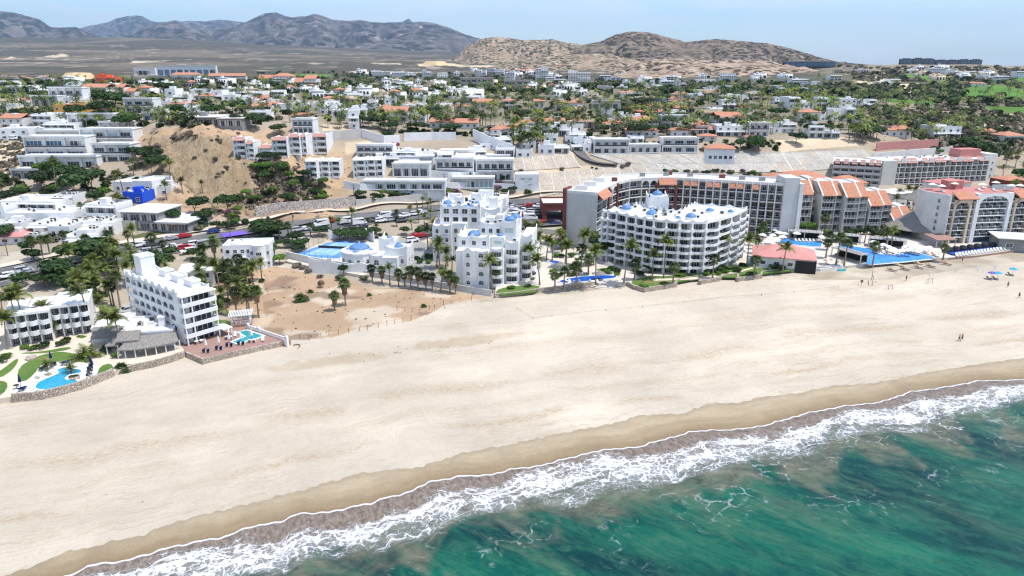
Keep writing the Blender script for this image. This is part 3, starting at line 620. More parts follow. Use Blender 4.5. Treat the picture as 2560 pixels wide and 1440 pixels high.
ridge('mountain', [(-300,60),(-120,25),(-50,24),(0,27),(45,33),(100,48),(125,66),(150,68),(190,67),(210,76),(240,92),(300,110),(340,122)], 12500, 3600, 2500, 150, 'far_rock', 300, 420, 90, 21, 'dark mountain at the left edge sloping down rightwards')
ridge('mountain', [(230,112),(290,90),(330,80),(370,62),(410,55),(440,50),(460,58),(500,70),(560,72),(600,62),(640,42),(660,33),(690,30),(715,40),(750,45),(785,34),(800,37),(830,48),(870,52),(900,50),(960,57),(1000,58),(1050,54),(1080,56),(1120,68),(1160,85),(1200,97),(1240,112),(1280,130)], 13500, 4400, 3000, 150, 'far_rock', 380, 900, 120, 31, 'long rocky mountain range with pale summit behind the plain', .3)
ridge('hill', [(1120,160),(1165,118),(1200,97),(1230,92),(1270,93),(1310,100),(1380,97),(1420,107),(1460,112),(1500,120),(1560,140),(1640,160)], 4200, 900, 700, 38, 'brown_hill', 55, 460, 80, 41, 'low tan rocky hill behind the villas, left of the conical peak')
ridge('hill', [(1380,160),(1460,111),(1500,103),(1540,85),(1580,77),(1620,80),(1700,100),(1712,105),(1790,97),(1850,102),(1920,108),(1980,122),(2040,140),(2090,154),(2130,163),(2200,172)], 3600, 900, 800, 40, 'dark_hill', 62, 640, 90, 51, 'large brown hill with a conical peak and long right shoulder')
ridge('hill', [(1230,165),(1300,152),(1380,140),(1440,134),(1520,134),(1590,150),(1640,172)], 2900, 420, 420, 36, 'brown_hill', 14, 200, 40, 55, 'small bare tan rise below the conical peak')
ridge('hill', [(1470,212),(1520,185),(1560,170),(1600,155),(1640,148),(1700,146),(1760,150),(1850,150),(1930,152),(2000,158),(2050,165),(2100,178),(2150,190),(2200,205),(2260,214)], 1950, 560, 420, 33, 'near_hill', 28, 520, 90, 61, 'rounded pinkish hill dotted with shrubs behind the golf valley', .2)
ridge('hill', [(2050,185),(2085,160),(2130,158),(2200,163),(2260,160),(2350,162),(2450,163),(2500,163),(2560,172),(2650,185),(2750,200)], 2300, 600, 300, 28, 'dark_hill', 12, 300, 50, 71, 'low shrubby ridge below the dark apartment blocks')
# ------------------------------------------------------------------ air
def haze():
    m = bpy.data.materials.new('air'); m.use_nodes = True; nd = m.node_tree.nodes; ln = m.node_tree.links; nd.clear()
    out = nd.new('ShaderNodeOutputMaterial'); v = nd.new('ShaderNodeVolumePrincipled')
    v.inputs['Color'].default_value = (.47, .69, .95, 1); v.inputs['Density'].default_value = 3.2e-5; v.inputs['Anisotropy'].default_value = .2
    ln.new(v.outputs[0], out.inputs['Volume']); MATS['air'] = m
    mb = MB(); mb.box(-34000, 34000, -8000, 31000, -21-9, 1900, 'air')
    o = part(None, 'haze', mb); o['kind'] = 'stuff'; return o
HAZE = haze()
# ------------------------------------------------------------------ unit pieces (1 m wide, 1 m high, front face towards -y)
def U_door(n=4, glass='glass', fr='white', cur=False):
    b = MB(); b.box(0, 1, 0, .06, 0, 1, glass)
    if cur: b.box(0, .22, -.02, -.005, 0, .95, 'curtain'); b.box(.8, 1, -.02, -.005, 0, .95, 'curtain')
    for i in range(n+1): x = i/n; b.box(max(0, x-.012), min(1, x+.012), -.05, -.021, 0, 1, fr)
    b.box(0, 1, -.06, -.03, .955, 1, fr); return b.mesh('glass_door')
def U_win(n=2, glass='glass', fr='white', mid=False):
    b = MB(); b.box(.03, .97, -.01, .05, .03, .97, glass)
    b.box(0, .06, -.07, .0, 0, 1, fr); b.box(.94, 1, -.07, .0, 0, 1, fr); b.box(.06, .94, -.07, 0, .93, 1, fr); b.box(.06, .94, -.07, 0, 0, .07, fr)
    for i in range(1, n): x = i/n; b.box(x-.015, x+.015, -.05, -.012, .07, .93, fr)
    if mid: b.box(.07, .93, -.045, -.013, .5, .54, fr)
    return b.mesh('window')
def arch_pts(x0, x1, zs, zt, n=10):
    cx, rx, rz = (x0+x1)/2, (x1-x0)/2, zt-zs
    return [(cx-rx*math.cos(math.pi*i/n), zs+rz*math.sin(math.pi*i/n)) for i in range(n+1)]
def U_arch(x0=.12, x1=.88, zb=.28, zs=.6, zt=.86, th=.3, m='white', n=10, bot=0.):
    """wall panel with an arched opening: 1 wide, 1 high"""
    b = MB(); P = arch_pts(x0, x1, zs, zt, n)
    inner = [(x0, zb)]+P+[(x1, zb)]
    outer = [(0, zb), (0, zs)]+[(p[0] if 0 < i < n else (0 if i == 0 else 1), 1) for i, p in enumerate(P)][1:-1]+[(1, zs), (1, zb)]
    outer = [(0, zb)]+[(0 if i == 0 else 1 if i == n else p[0], zs if i in (0, n) else 1) for i, p in enumerate(P)]+[(1, zb)]
    k = len(inner); v = []
    for y in (0, th): v += [(p[0], y, p[1]) for p in inner]+[(p[0], y, p[1]) for p in outer]
    f = []
    for i in range(k-1):
        f.append((i, k+i, k+i+1, i+1)[::-1]); f.append((2*k+i, 2*k+i+1, 3*k+i+1, 3*k+i)[::-1])
        f.append((i, i+1, 2*k+i+1, 2*k+i)[::-1])
    f.append((k+0, k+1, 3*k+1, 3*k+0)[::-1])
    # corner fills above the springing line
    b.add(v, f, m)
    b.add([(0, 0, zs), (0, 0, 1), (P[1][0], 0, 1)], [(0, 2, 1)], m); b.add([(1, 0, zs), (1, 0, 1), (P[-2][0], 0, 1)], [(0, 1, 2)], m)
    if zb > 0: b.box(0, 1, .001, th-.001, bot, zb, m)
    return b
def U_archwin(glass='glass', fr='white'):
    b = MB(); P = arch_pts(.08, .92, .55, .95)
    b.add([(.08, 0, .05)]+[(x, 0, z) for x, z in P]+[(.92, 0, .05)], [tuple(range(13))[::-1]], glass)
    Q = arch_pts(0, 1, .55, 1.05)
    A = [(.08, .05)]+P+[(.92, .05)]; Bq = [(0, .0)]+Q+[(1, .0)]
    v = [(x, -.10, z) for x, z in A]+[(x, -.10, z) for x, z in Bq]+[(x, .02, z) for x, z in A]
    k = len(A); f = [(i, i+1, k+i+1, k+i) for i in range(k-1)]+[(i, 2*k+i, 2*k+i+1, i+1) for i in range(k-1)]
    b.add(v, f, fr); b.box(-.1, 1.1, -.2, .0, -.08, .0, fr); b.box(.485, .515, -.06, -.005, .05, .93, fr); b.box(.08, .92, -.05, -.006, .5, .54, fr)
    return b.mesh('window')
def U_rail_solid(m='white'): b = MB(); b.box(0, 1, 0, .14, 0, 1, m); b.box(0, 1, -.04, .18, .96, 1.06, m); return b.mesh('balcony_rail')
def U_rail_open(m='white'):
    b = MB(); b.box(0, 1, 0, .08, .9, 1, m); b.box(0, 1, .0, .08, 0, .08, m); b.box(0, 1, .02, .06, .45, .52, m)
    for i in range(5): b.box(i/4*.97, i/4*.97+.03, .01, .07, .08, .9, m)
    return b.mesh('balcony_rail')
def U_rail_glass():
    b = MB(); b.box(0, 1, .02, .05, .05, .95, 'glass'); b.box(0, 1, 0, .07, .93, 1, 'white'); b.box(0, 1, -.05, .12, -.25, .05, 'white'); return b.mesh('balcony_rail')
def U_bulge(m='white', amp=1.1, h=1.0, n=10):
    """curved balcony: slab and solid rail bulging towards -y"""
    b = MB(); P = [(i/n, -amp*math.sin(math.pi*i/n)**.7) for i in range(n+1)]
    b.prism(P+[(1, .3), (0, .3)], -.28, 0, m)
    v = []
    for x, y in P: v += [(x, y, 0), (x, y, h), (x, y+.14, h), (x, y+.14, 0)]
    f = [];
    for i in range(n):
        a = 4*i; f += [(a, a+4, a+5, a+1), (a+1, a+5, a+6, a+2), (a+2, a+6, a+7, a+3)]
    b.add(v, f, m); return b.mesh('balcony')
def U_car(kind='suv'):
    L, Wd = (4.7, 1.85) if kind != 'van' else (5.8, 2.0)
    if kind == 'van': prof = [(-2.9,.35),(-2.9,2.2),(-2.75,2.4),(1.7,2.4),(2.35,1.35),(2.85,1.1),(2.9,.35)]; gl = [(-2.6,1.35),(-2.6,2.05),(1.65,2.05),(2.15,1.35)]
    elif kind == 'pickup': prof = [(-2.7,.4),(-2.7,1.05),(-.5,1.05),(-.4,1.8),(1.0,1.8),(1.5,1.15),(2.6,1.0),(2.65,.4)]; gl = [(-.32,1.15),(-.32,1.65),(.95,1.65),(1.35,1.15)]
    elif kind == 'sedan': prof = [(-2.3,.35),(-2.3,.95),(-1.7,1.02),(-1.0,1.45),(.5,1.47),(1.2,1.0),(2.2,.85),(2.3,.35)]; gl = [(-1.55,1.02),(-.95,1.36),(.45,1.38),(1.0,1.02)]
    else: prof = [(-2.3,.4),(-2.3,1.1),(-2.1,1.7),(.6,1.72),(1.3,1.15),(2.25,1.0),(2.35,.4)]; gl = [(-2.1,1.15),(-1.95,1.58),(.55,1.6),(1.08,1.15)]
    return prof, gl, Wd
def car_meshes(kind, paint):
    prof, gl, Wd = U_car(kind); b = MB(); h = Wd/2; n = len(prof)
    def ys(z): return h-.0 if z < 1.1 else h-.16
    v = [(x, -ys(z), z) for x, z in prof]+[(x, ys(z), z) for x, z in prof]
    b.add(v, [tuple(range(n)), tuple(range(2*n-1, n-1, -1))]+[(i, n+i, n+(i+1) % n, (i+1) % n) for i in range(n)], paint)
    g = MB(); m = len(gl)
    for s in (-1, 1):
        q = [(x, s*(ys(z)+.015), z) for x, z in gl]; g.add(q, [tuple(range(m)) if s < 0 else tuple(range(m-1, -1, -1))], 'dark_frame')
    # windscreens, tilted 1 cm proud of the body
    def scr(a, c):
        (x0, z0), (x1, z1) = a, c; nx, nz = (z1-z0), -(x1-x0); L = math.hypot(nx, nz); nx, nz = nx/L*.012, nz/L*.012
        p = [(x0+(x1-x0)*.1, z0+(z1-z0)*.12), (x0+(x1-x0)*.92, z0+(z1-z0)*.92)]
        if (nx > 0) != (x0+x1 > 0): nx, nz = -nx, -nz
        nz = abs(nz)
        g.add([(p[0][0]+nx, -(h-.2), p[0][1]+nz), (p[0][0]+nx, h-.2, p[0][1]+nz), (p[1][0]+nx, h-.26, p[1][1]+nz), (p[1][0]+nx, -(h-.26), p[1][1]+nz)], [(0, 1, 2, 3), (3, 2, 1, 0)], 'dark_frame')
    idx = {'van': (4, 3, 0, 1), 'pickup': (5, 4, 2, 3), 'sedan': (5, 4, 2, 3), 'suv': (4, 3, 1, 2)}[kind]
    scr(prof[idx[0]], prof[idx[1]]); scr(prof[idx[2]], prof[idx[3]])
    return b.mesh('body'), g.mesh('windows')
WHEEL = (lambda b: (b.tube((0, -.12, 0), (0, .12, 0), .34, .34, 12, 'rubber'), b.tube((0, -.13, 0), (0, .13, 0), .17, .17, 8, 'steel'), b)[2])(MB()).mesh('wheel')
CARM = {}
def car(px, py, rz, kind, paint, label, lift=0.03, group='cars parked along the highway and in the car parks'):
    k = (kind, paint)
    if k not in CARM: CARM[k] = car_meshes(kind, paint)
    p = G(px, py)
    zf = lambda x, y: float(hz(x, y))
    T = thing('parked_car', label, 'car' if kind not in ('van', 'pickup') else {'van': 'van', 'pickup': 'pickup truck'}[kind], (p[0], p[1], p[2]+lift), rz, group)
    obj('body', CARM[k][0], T); obj('windows', CARM[k][1], T)
    wb = 1.85 if kind == 'van' else 1.45
    for sx in (-1, 1):
        for sy in (-1, 1): obj('wheel', WHEEL, T, (sx*wb, sy*.82, .34))
    return T
UM = {}
def um(k, fn):
    if k not in UM: UM[k] = fn()
    return UM[k]
DOORS = lambda: random.choice([um('d4', lambda: U_door(4)), um('d3', lambda: U_door(3)), um('d4c', lambda: U_door(4, cur=True)), um('d2', lambda: U_door(2, cur=True))])
WIN = lambda: random.choice([um('w2', lambda: U_win(2)), um('w3', lambda: U_win(3)), um('w1', lambda: U_win(1)), um('w2m', lambda: U_win(2, mid=True))])
ARCHWIN = lambda: um('aw', U_archwin)
def piece(T, name, me, x, y, z, w, h, rz=0., label=None):
    o = obj(name, me, T, (x, y, z), rz, (w, 1, h))
    if label: o['label'] = label
    return o
def at_px(p1, p2, z1, z2=None):
    a = W(*p1, z1); b = W(*p2, z1 if z2 is None else z2); return a, b, math.atan2(b[1]-a[1], b[0]-a[0]), math.hypot(b[0]-a[0], b[1]-a[1])
def windows_on(T, side, x0, x1, y0, y1, z0, nf, fh, n, w, h, sill=.9, kind=None, skip=()):
    """rows of windows on one side (f front, l left, r right) of a block"""
    for i in range(nf):
        for j in range(n):
            if (i, j) in skip: continue
            me = kind() if kind else WIN()
            z = z0+i*fh+sill
            if side == 'f': piece(T, 'window', me, x0+(x1-x0)*(j+.5)/n-w/2, y0-.02, z, w, h)
            elif side == 'l': piece(T, 'window', me, x0-.02, y0+(y1-y0)*(j+.5)/n+w/2, z, w, h, -math.pi/2)
            elif side == 'r': piece(T, 'window', me, x1+.02, y0+(y1-y0)*(j+.5)/n-w/2, z, w, h, math.pi/2)
def parapet(T, x0, x1, y0, y1, z, h=.9, th=.25, m='white', cap=True):
    b = MB(); b.box(x0, x1, y0, y0+th, z, z+h, m); b.box(x0, x1, y1-th, y1, z, z+h, m); b.box(x0, x0+th, y0+th, y1-th, z, z+h, m); b.box(x1-th, x1, y0+th, y1-th, z, z+h, m)
    return part(T, 'parapet', b)
def wavy(T, p, q, z, h=.8, amp=.8, n=1, th=.25, m='white', mode='horn', name='parapet'):
    """scalloped parapet from p to q (local xy)"""
    b = MB(); K = 12*n; L = math.hypot(q[0]-p[0], q[1]-p[1]); dx, dy = (q[0]-p[0])/L, (q[1]-p[1])/L; nx, ny = -dy*th, dx*th
    v = []
    for i in range(K+1):
        t = i/K; s = (t*n) % 1 if i < K else 1
        e = abs(2*s-1)
        hh = h+(amp*e**2.2 if mode == 'horn' else amp*math.sin(math.pi*s)**2 if mode == 'hump' else amp*(1 if .32 < s < .68 else (.45 if .18 < s < .82 else 0)))
        x, y = p[0]+(q[0]-p[0])*t, p[1]+(q[1]-p[1])*t
        v += [(x, y, z), (x, y, z+hh), (x+nx, y+ny, z+hh), (x+nx, y+ny, z)]
    f = []
    for i in range(K): a = 4*i; f += [(a, a+4, a+5, a+1), (a+1, a+5, a+6, a+2), (a+2, a+6, a+7, a+3)]
    f += [(0, 1, 2, 3), (4*K+3, 4*K+2, 4*K+1, 4*K)]
    b.add(v, f, m); return part(T, name, b)
def dome(T, x, y, z, r, drum=.5, sq=.85, fin=True, mat='dome_blue', label='blue painted dome'):
    b = MB(); b.lathe([(r+.12, z), (r+.12, z+drum), (r, z+drum)], x, y, 20, 'white')
    c = MB(); c.lathe([(r*math.cos(a), z+drum+r*sq*math.sin(a)) for a in [math.pi/2*i/8 for i in range(9)]], x, y, 24, mat)
    o = part(T, 'dome', c, True); o['label'] = label; d = b; part(T, 'drum', d)
    if fin:
        f = MB(); zt = z+drum+r*sq; f.lathe([(.22, zt-.12), (.25, zt+.15), (.08, zt+.3), (.16, zt+.5), (.02, zt+.8)], x, y, 8, 'white'); part(T, 'finial', f)
def clutter(T, x0, x1, y0, y1, z, n, seed=0):
    """air conditioners, tanks on a roof: parts named one by one"""
    r = random.Random(seed)
    for i in range(n):
        x, y = r.uniform(x0+.8, x1-1.6), r.uniform(y0+.8, y1-1.4)
        if r.random() < .65:
            b = MB(); b.box(x, x+1, y, y+.8, z+.15, z+1, 'offwhite'); b.box(x+.15, x+.85, y-.02, y-.005, z+.3, z+.9, 'dark_frame'); b.box(x+.05, x+.95, y+.1, y+.7, z, z+.15, 'steel'); part(T, 'air_conditioner', b)
        else:
            b = MB(); b.lathe([(.55, z), (.58, z+.9), (.45, z+1.15), (.12, z+1.3), (.0, z+1.32)], x, y, 10, r.choice(['dark_frame', 'offwhite'])); part(T, 'water_tank', b)
def baygrid(T, x0, x1, y, z0, nb, nf, fh, rec=1.5, m='white', rail='solid', fin=True, slabm=None, frs=None, dh=.75, finz=None, mid=False):
    """recessed balcony bays: slabs, fins, rails and glass doors, each bay its own pieces"""
    bw = (x1-x0)/nb; slabm = slabm or m
    for i in range(nf+1):
        b = MB(); b.box(x0, x1, y-.06, y+rec, z0+i*fh-.14, z0+i*fh+.14, slabm); part(T, 'floor_slab', b)
    if fin:
        for j in range(nb+1):
            b = MB(); xx = x0+j*bw; b.box(xx-.14, xx+.14, y-.15, y+rec, z0, z0+nf*fh+.15, m); part(T, 'dividing_wall', b)
    rl = {'solid': lambda: um('rs'+m, lambda: U_rail_solid(m)), 'open': lambda: um('ro'+m, lambda: U_rail_open(m)), 'glass': lambda: um('rg', U_rail_glass)}[rail]()
    for i in range(nf):
        for j in range(nb):
            xx = x0+j*bw
            piece(T, 'balcony_rail', rl, xx+.16, y-.02, z0+i*fh+.14, bw-.32, .95)
            piece(T, 'glass_door', DOORS(), xx+.3, y+rec-.05, z0+i*fh+.14, bw-.6, fh*dh)
# ------------------------------------------------------------------ flat things laid on the ground
def flat(name, poly, z0, z1, mat, label=None, kind='structure', px=True, zb=None, mtop=None):
    P = [W(a, b, z1)[:2] for a, b in poly] if px else poly
    b = MB(); b.prism(P, z0, z1, mat, mtop)
    import bmesh
    me = b.mesh(name); bm = bmesh.new(); bm.from_mesh(me); bmesh.ops.triangulate(bm, faces=[f for f in bm.faces if len(f.verts) > 4]); bm.to_mesh(me); bm.free()
    o = obj(name, me); o['kind'] = kind
    if label: o['label'] = label; o['category'] = name.replace('_', ' ')
    return o
def smoothpoly(p, k=2):
    for _ in range(k):
        q = []
        for i in range(len(p)):
            a, b = p[i], p[(i+1) % len(p)]; q += [(a[0]*.75+b[0]*.25, a[1]*.75+b[1]*.25), (a[0]*.25+b[0]*.75, a[1]*.25+b[1]*.75)]
        p = q
    return p
def pool(poly, z, mat, label, px=True, rim='pool_deck', sm=2):
    P = smoothpoly([W(a, b, z)[:2] for a, b in poly], sm)
    cx = sum(p[0] for p in P)/len(P); cy_ = sum(p[1] for p in P)/len(P)
    T = thing('swimming_pool', label, 'swimming pool', (cx, cy_, z))
    P = [(x-cx, y-cy_) for x, y in P]
    b = MB(); b.prism(P, .0, .10, mat); part(T, 'water', b)
    n = len(P); v = []
    A = sum(P[i][0]*P[(i+1) % n][1]-P[(i+1) % n][0]*P[i][1] for i in range(n)); sg = 1 if A > 0 else -1
    for i in range(n):
        a, c = P[i-1], P[(i+1) % n]; tx, ty = c[0]-a[0], c[1]-a[1]; L = math.hypot(tx, ty) or 1; nx, ny = ty/L*sg*.45, -tx/L*sg*.45
        v += [(P[i][0]-nx*.1, P[i][1]-ny*.1, .0), (P[i][0]-nx*.1, P[i][1]-ny*.1, .18), (P[i][0]+nx, P[i][1]+ny, .18), (P[i][0]+nx, P[i][1]+ny, 0)]
    f = []
    for i in range(n):
        a, c = 4*i, 4*((i+1) % n); q = [(a, c, c+1, a+1), (a+1, c+1, c+2, a+2), (a+2, c+2, c+3, a+3)]
        f += [t[::-1] for t in q] if sg > 0 else q
    b = MB(); b.add(v, f, rim); part(T, 'coping', b); return T
def wall_line(name, label, cat, pts, z0, h, th, mat, px=True, cap=None, ground=False, posts=0, zref=None):
    P = [W(a, b, z0 if zref is None else zref)[:2] for a, b in pts] if (px and not ground) else ([G(a, b)[:2] for a, b in pts] if px else pts)
    o0 = P[0]; zz = [float(hz(*p)) if ground else z0 for p in P]
    T = thing(name, label, cat, (o0[0], o0[1], zz[0]))
    for i in range(len(P)-1):
        (x0, y0), (x1, y1) = P[i], P[i+1]; L = math.hypot(x1-x0, y1-y0); a = math.atan2(y1-y0, x1-x0)
        c, s = math.cos(a), math.sin(a); tr = lambda x, y, z: (x0-o0[0]+x*c-y*s, y0-o0[1]+x*s+y*c, z-zz[0])
        b = MB(); e = th*.35 if i < len(P)-2 else 0
        v = [tr(x, y, z) for z in (0, 1) for x, y in ((0, 0), (L+e, 0), (L+e, th), (0, th))]
        lo = [zz[i]-1, zz[i+1]-1, zz[i+1]-1, zz[i]-1]; hi = [zz[i]+h, zz[i+1]+h, zz[i+1]+h, zz[i]+h]
        v = [(v[k][0], v[k][1], (lo+hi)[k]-zz[0]+.004*i) for k in range(8)]
        b.add(v, [(0,3,2,1),(4,5,6,7),(0,1,5,4),(1,2,6,5),(2,3,7,6),(3,0,4,7)], mat)
        part(T, 'wall_section', b)
    return T
def drape(name, pts, width, mat, lift=.05, label=None, off=0., step=3., ribs=None, cross=3):
    """strip along a pixel line, laid on the ground"""
    P = [G(a, b) for a, b in pts]; P = [(p[0], p[1]) for p in P]
    Q = []
    for i in range(len(P)-1):
        n = max(1, int(math.dist(P[i], P[i+1])/step))
        for k in range(n): t = k/n; Q.append((P[i][0]*(1-t)+P[i+1][0]*t, P[i][1]*(1-t)+P[i+1][1]*t))
    Q.append(P[-1]); Q = np.array(Q)
    for _ in range(6): Q[1:-1] = (Q[:-2]+2*Q[1:-1]+Q[2:])/4
    t = np.gradient(Q, axis=0); t /= np.linalg.norm(t, axis=1)[:, None]; nrm = np.stack([-t[:, 1], t[:, 0]], -1)
    ws = np.linspace(-width/2, width/2, cross)+off
    X = Q[:, 0][None]+ws[:, None]*nrm[:, 0][None]; Y = Q[:, 1][None]+ws[:, None]*nrm[:, 1][None]
    zc = hz(X, Y).mean(0)
    if lift < .2:
        Z = np.maximum(hz(X, Y), 0)*1.0; Z = np.maximum(Z, np.broadcast_to(zc, X.shape)-.3)+lift
    else: Z = np.broadcast_to(zc+lift, X.shape)*1.
    me = gridmesh(name, X, Y, Z, [mat]); return struct(name, me, label), (Q, nrm, zc)
# ------------------------------------------------------------------ roads, platforms, gardens
ROADL = [(-300,742),(0,688),(90,666),(200,645),(330,618),(450,602),(600,581),(727,560),(890,541),(990,529),(1100,518),(1200,511),(1350,501),(1500,492)]
_, (RQ, RN, RZ) = drape('road', ROADL, 12, 'asphalt', .22, 'grey two way highway running along the foot of the bluff', step=4)
drape('pavement', ROADL, 4.4, 'path', .3, 'pale kerbed sidewalk on the far side of the highway', off=8.0, step=4)
_, (SQ, SN, SZ) = drape('road', [(-300,764),(0,709),(90,686),(220,658),(350,640),(520,613),(640,593),(740,577),(890,558),(1000,545),(1120,533),(1200,525)], 8.5, 'asphalt', .18, 'service lane lined with parked cars beside the highway', step=4)
def road_marks():
    b = MB(); c = MB()
    for Q, N, Zc, off, dash in ((RQ, RN, RZ, .15, 0), (RQ, RN, RZ, -.15, 0), (RQ, RN, RZ, 4.9, 0), (RQ, RN, RZ, -4.9, 0), (SQ, SN, SZ, 0, 1)):
        for i in range(1, len(Q)-1):
            if dash and i % 3: continue
            p, q = Q[i]+N[i]*off, Q[i+1]+N[i+1]*off; n = N[i]*.09
            lf = .235 if not dash else .195
            z = [max(float(hz(*e)), float(zc)-.3)+lf for e, zc in ((p, Zc[i]), (q, Zc[i+1]))]
            (b if abs(off) > 1 or dash else c).add([(p[0]-n[0], p[1]-n[1], z[0]), (q[0]-n[0], q[1]-n[1], z[1]), (q[0]+n[0], q[1]+n[1], z[1]), (p[0]+n[0], p[1]+n[1], z[0])], [(0, 1, 2, 3)], 'line_white' if (abs(off) > 1 or dash) else 'line_yellow')
    o = part(None, 'road_marking', b); o['kind'] = 'structure'; o = part(None, 'road_marking', c); o['kind'] = 'structure'
road_marks()
PLAT = [(1237,737),(1300,731),(1350,723),(1430,714),(1480,708),(1566,706),(1585,716),(1610,723),(1692,710),(1695,700),(1750,690),(1748,704),(1800,696),(1810,689),(1842,685),(1842,697),(1905,689),(1908,680),(2008,668),(2052,664),(2120,664),(2160,661),(2200,658),(2330,646),(2372,644),(2440,638),(2560,622),(2760,600),(2760,560),(2560,560),(2290,560),(1990,575),(1870,575),(1420,600),(1330,600),(1320,660),(1290,700),(1240,715)]
flat('terrace_platform', PLAT, -.5, 1.2, 'paving', 'raised stone paved hotel grounds behind the beach wall')
def lawn(poly, z, label=None): return flat('lawn', [tuple(p) for p in smoothpoly(poly, 1)], z-.3, z, 'lawn', label)
lawn([(1240,738),(1300,733),(1345,728),(1350,712),(1290,715),(1262,718),(1240,726)], 1.27, 'lawn patch in front of the white condo tower corner')
lawn([(1578,714),(1610,721),(1690,706),(1760,692),(1860,694),(1900,685),(2005,674),(1990,664),(1900,672),(1860,662),(1800,672),(1760,680),(1680,690),(1620,690),(1580,700)], 1.27, 'long curving lawn between the curved condo and the beach wall')
lawn([(1490,672),(1530,668),(1560,672),(1540,680),(1495,678)], 1.27, 'small lawn behind the lower garden pool')
flat('pavement', [(1630,697),(1720,694),(1790,688),(1850,676),(1880,668),(1884,671),(1852,680),(1795,692),(1722,699),(1632,702)], 1.0, 1.31, 'path', 'stepping stone path crossing the condo lawn')
# left gardens
flat('terrace_platform', [(-60,1004),(28,992),(100,985),(150,974),(200,960),(235,947),(285,927),(318,918),(380,906),(430,892),(462,880),(455,800),(250,760),(-60,800)], -.5, 1.1, 'path', 'sand coloured garden walks round the kidney pool')
lawn([(42,944),(48,918),(75,900),(105,886),(150,878),(182,883),(222,890),(220,905),(160,903),(120,905),(100,912),(85,935),(60,955)], 1.17, 'large curved lawn above the kidney shaped pool')
lawn([(-20,940),(10,920),(45,893),(45,905),(30,925),(0,945)], 1.17, 'lawn strip at the left edge beside the walk')
lawn([(-30,955),(5,950),(22,960),(8,985),(-30,1000)], 1.17, 'lawn corner at the lower left edge')
lawn([(50,882),(110,878),(170,866),(180,872),(120,882),(60,884)], 1.17, 'narrow lawn below the balcony condo')
lawn([(250,915),(278,907),(285,925),(262,938),(240,942)], 1.17, 'small browning lawn between pool deck and wall')
flat('pool_terrace', smoothpoly([(62,958),(95,932),(120,915),(160,906),(205,910),(240,912),(250,925),(240,945),(150,975),(60,988),(30,985),(35,972)], 1), .8, 1.15, 'pool_deck', 'white pool deck around the kidney shaped pool')
pool([(88,968),(95,957),(112,949),(132,941),(150,933),(140,926),(155,921),(175,923),(198,924),(205,929),(200,935),(175,937),(165,944),(162,950),(175,951),(195,952),(195,959),(175,965),(150,971),(120,976),(100,975),(90,973)], 1.16, 'pool_teal', 'kidney shaped turquoise pool with a planted island')
flat('planter', smoothpoly([(170,944),(178,938),(195,937),(201,943),(190,948),(175,948)], 1), 1.1, 1.5, 'stone', 'small stone edged planting island beside the kidney pool', kind='thing')
flat('planter', smoothpoly([(60,895),(70,887),(88,886),(92,891),(80,898),(66,899)], 1), 1.1, 1.5, 'stone', 'oval stone planter where the garden walks fork', kind='thing')
flat('terrace_platform', [(464,880),(505,898),(600,876),(700,855),(722,846),(620,815),(570,800),(500,795),(452,860)], -.5, 1.2, 'deck', 'reddish brown pool terrace in front of the arcaded hotel')
lawn([(512,806),(540,800),(575,801),(582,816),(560,824),(530,818)], 1.27, 'bright green square lawn behind the terrace gazebo')
pool([(595,831),(617,827),(640,835),(660,841),(638,848),(615,854),(592,860),(580,856),(600,848),(615,842)], 1.21, 'pool_green', 'L shaped green pool on the reddish brown terrace', sm=0)
# centre pools
pool([(1391,704),(1430,695),(1470,691),(1505,688),(1545,691),(1535,697),(1505,699),(1470,704),(1430,707),(1410,709)], 1.21, 'pool_deep', 'long deep blue garden pool with a curved edge nearest the beach wall')
pool([(1367,654),(1385,651),(1412,658),(1410,663),(1392,661),(1375,657)], 1.21, 'pool_deep', 'small blue garden pool between the palms, farther from the beach')
pool([(1321,650),(1332,650),(1342,657),(1327,661)], 1.21, 'pool_deep', 'small blue pool beside the white tower corner')
pool([(2095,611),(2135,617),(2170,622),(2195,630),(2225,640),(2280,630),(2305,636),(2332,643),(2332,648),(2245,657),(2170,663),(2152,650),(2145,640),(2100,626)], 1.21, 'pool_blue', 'largest bright blue resort pool ending at the sand', sm=0)
pool([(1948,600),(1965,597),(2020,605),(2057,604),(2052,618),(2020,616),(1977,612),(1950,607)], 1.21, 'pool_blue', 'bright blue resort pool behind the pink roofed restaurant', sm=0)
pool([(2536,578),(2560,574),(2600,575),(2600,592),(2555,590),(2540,583)], 1.21, 'pool_teal', 'turquoise pool corner at the right edge')
flat('pool_step', [(2200,632),(2228,641),(2262,636),(2268,641),(2228,647),(2196,636)], 1.25, 1.32, 'pool_blue', 'raised shallow ledge inside the largest blue pool', kind='thing')
# retaining walls along the sand
wall_line('garden_wall', 'rubble stone wall holding the condo lawn above the sand', 'wall', [(1237,737),(1300,731),(1350,723),(1430,714),(1480,708)], 0, 1.5, .6, 'stone', zref=1.25)
wall_line('garden_wall', 'curved bastion of rubble stone below the palm lawn', 'wall', [(1566,706),(1585,716),(1610,723),(1692,710),(1695,700),(1750,689),(1748,704),(1800,696),(1810,689),(1842,685),(1842,697),(1905,689),(1908,680),(2008,668)], 0, 1.5, .6, 'stone', zref=1.25)
wall_line('garden_wall', 'rubble stone wall between the kidney pool and the sand', 'wall', [(28,992),(100,985),(150,974),(200,960),(235,947),(285,927)], 0, 1.7, .6, 'stone', zref=1.25)
wall_line('garden_wall', 'rubble stone plinth under the thatched beach restaurant', 'wall', [(318,918),(380,906),(430,892),(462,880)], 0, 1.5, .6, 'stone', zref=1.25)
wall_line('garden_wall', 'low stone edge of the reddish brown terrace', 'wall', [(464,880),(505,898),(600,876),(700,855)], 0, 1.25, .5, 'stone', zref=1.25)
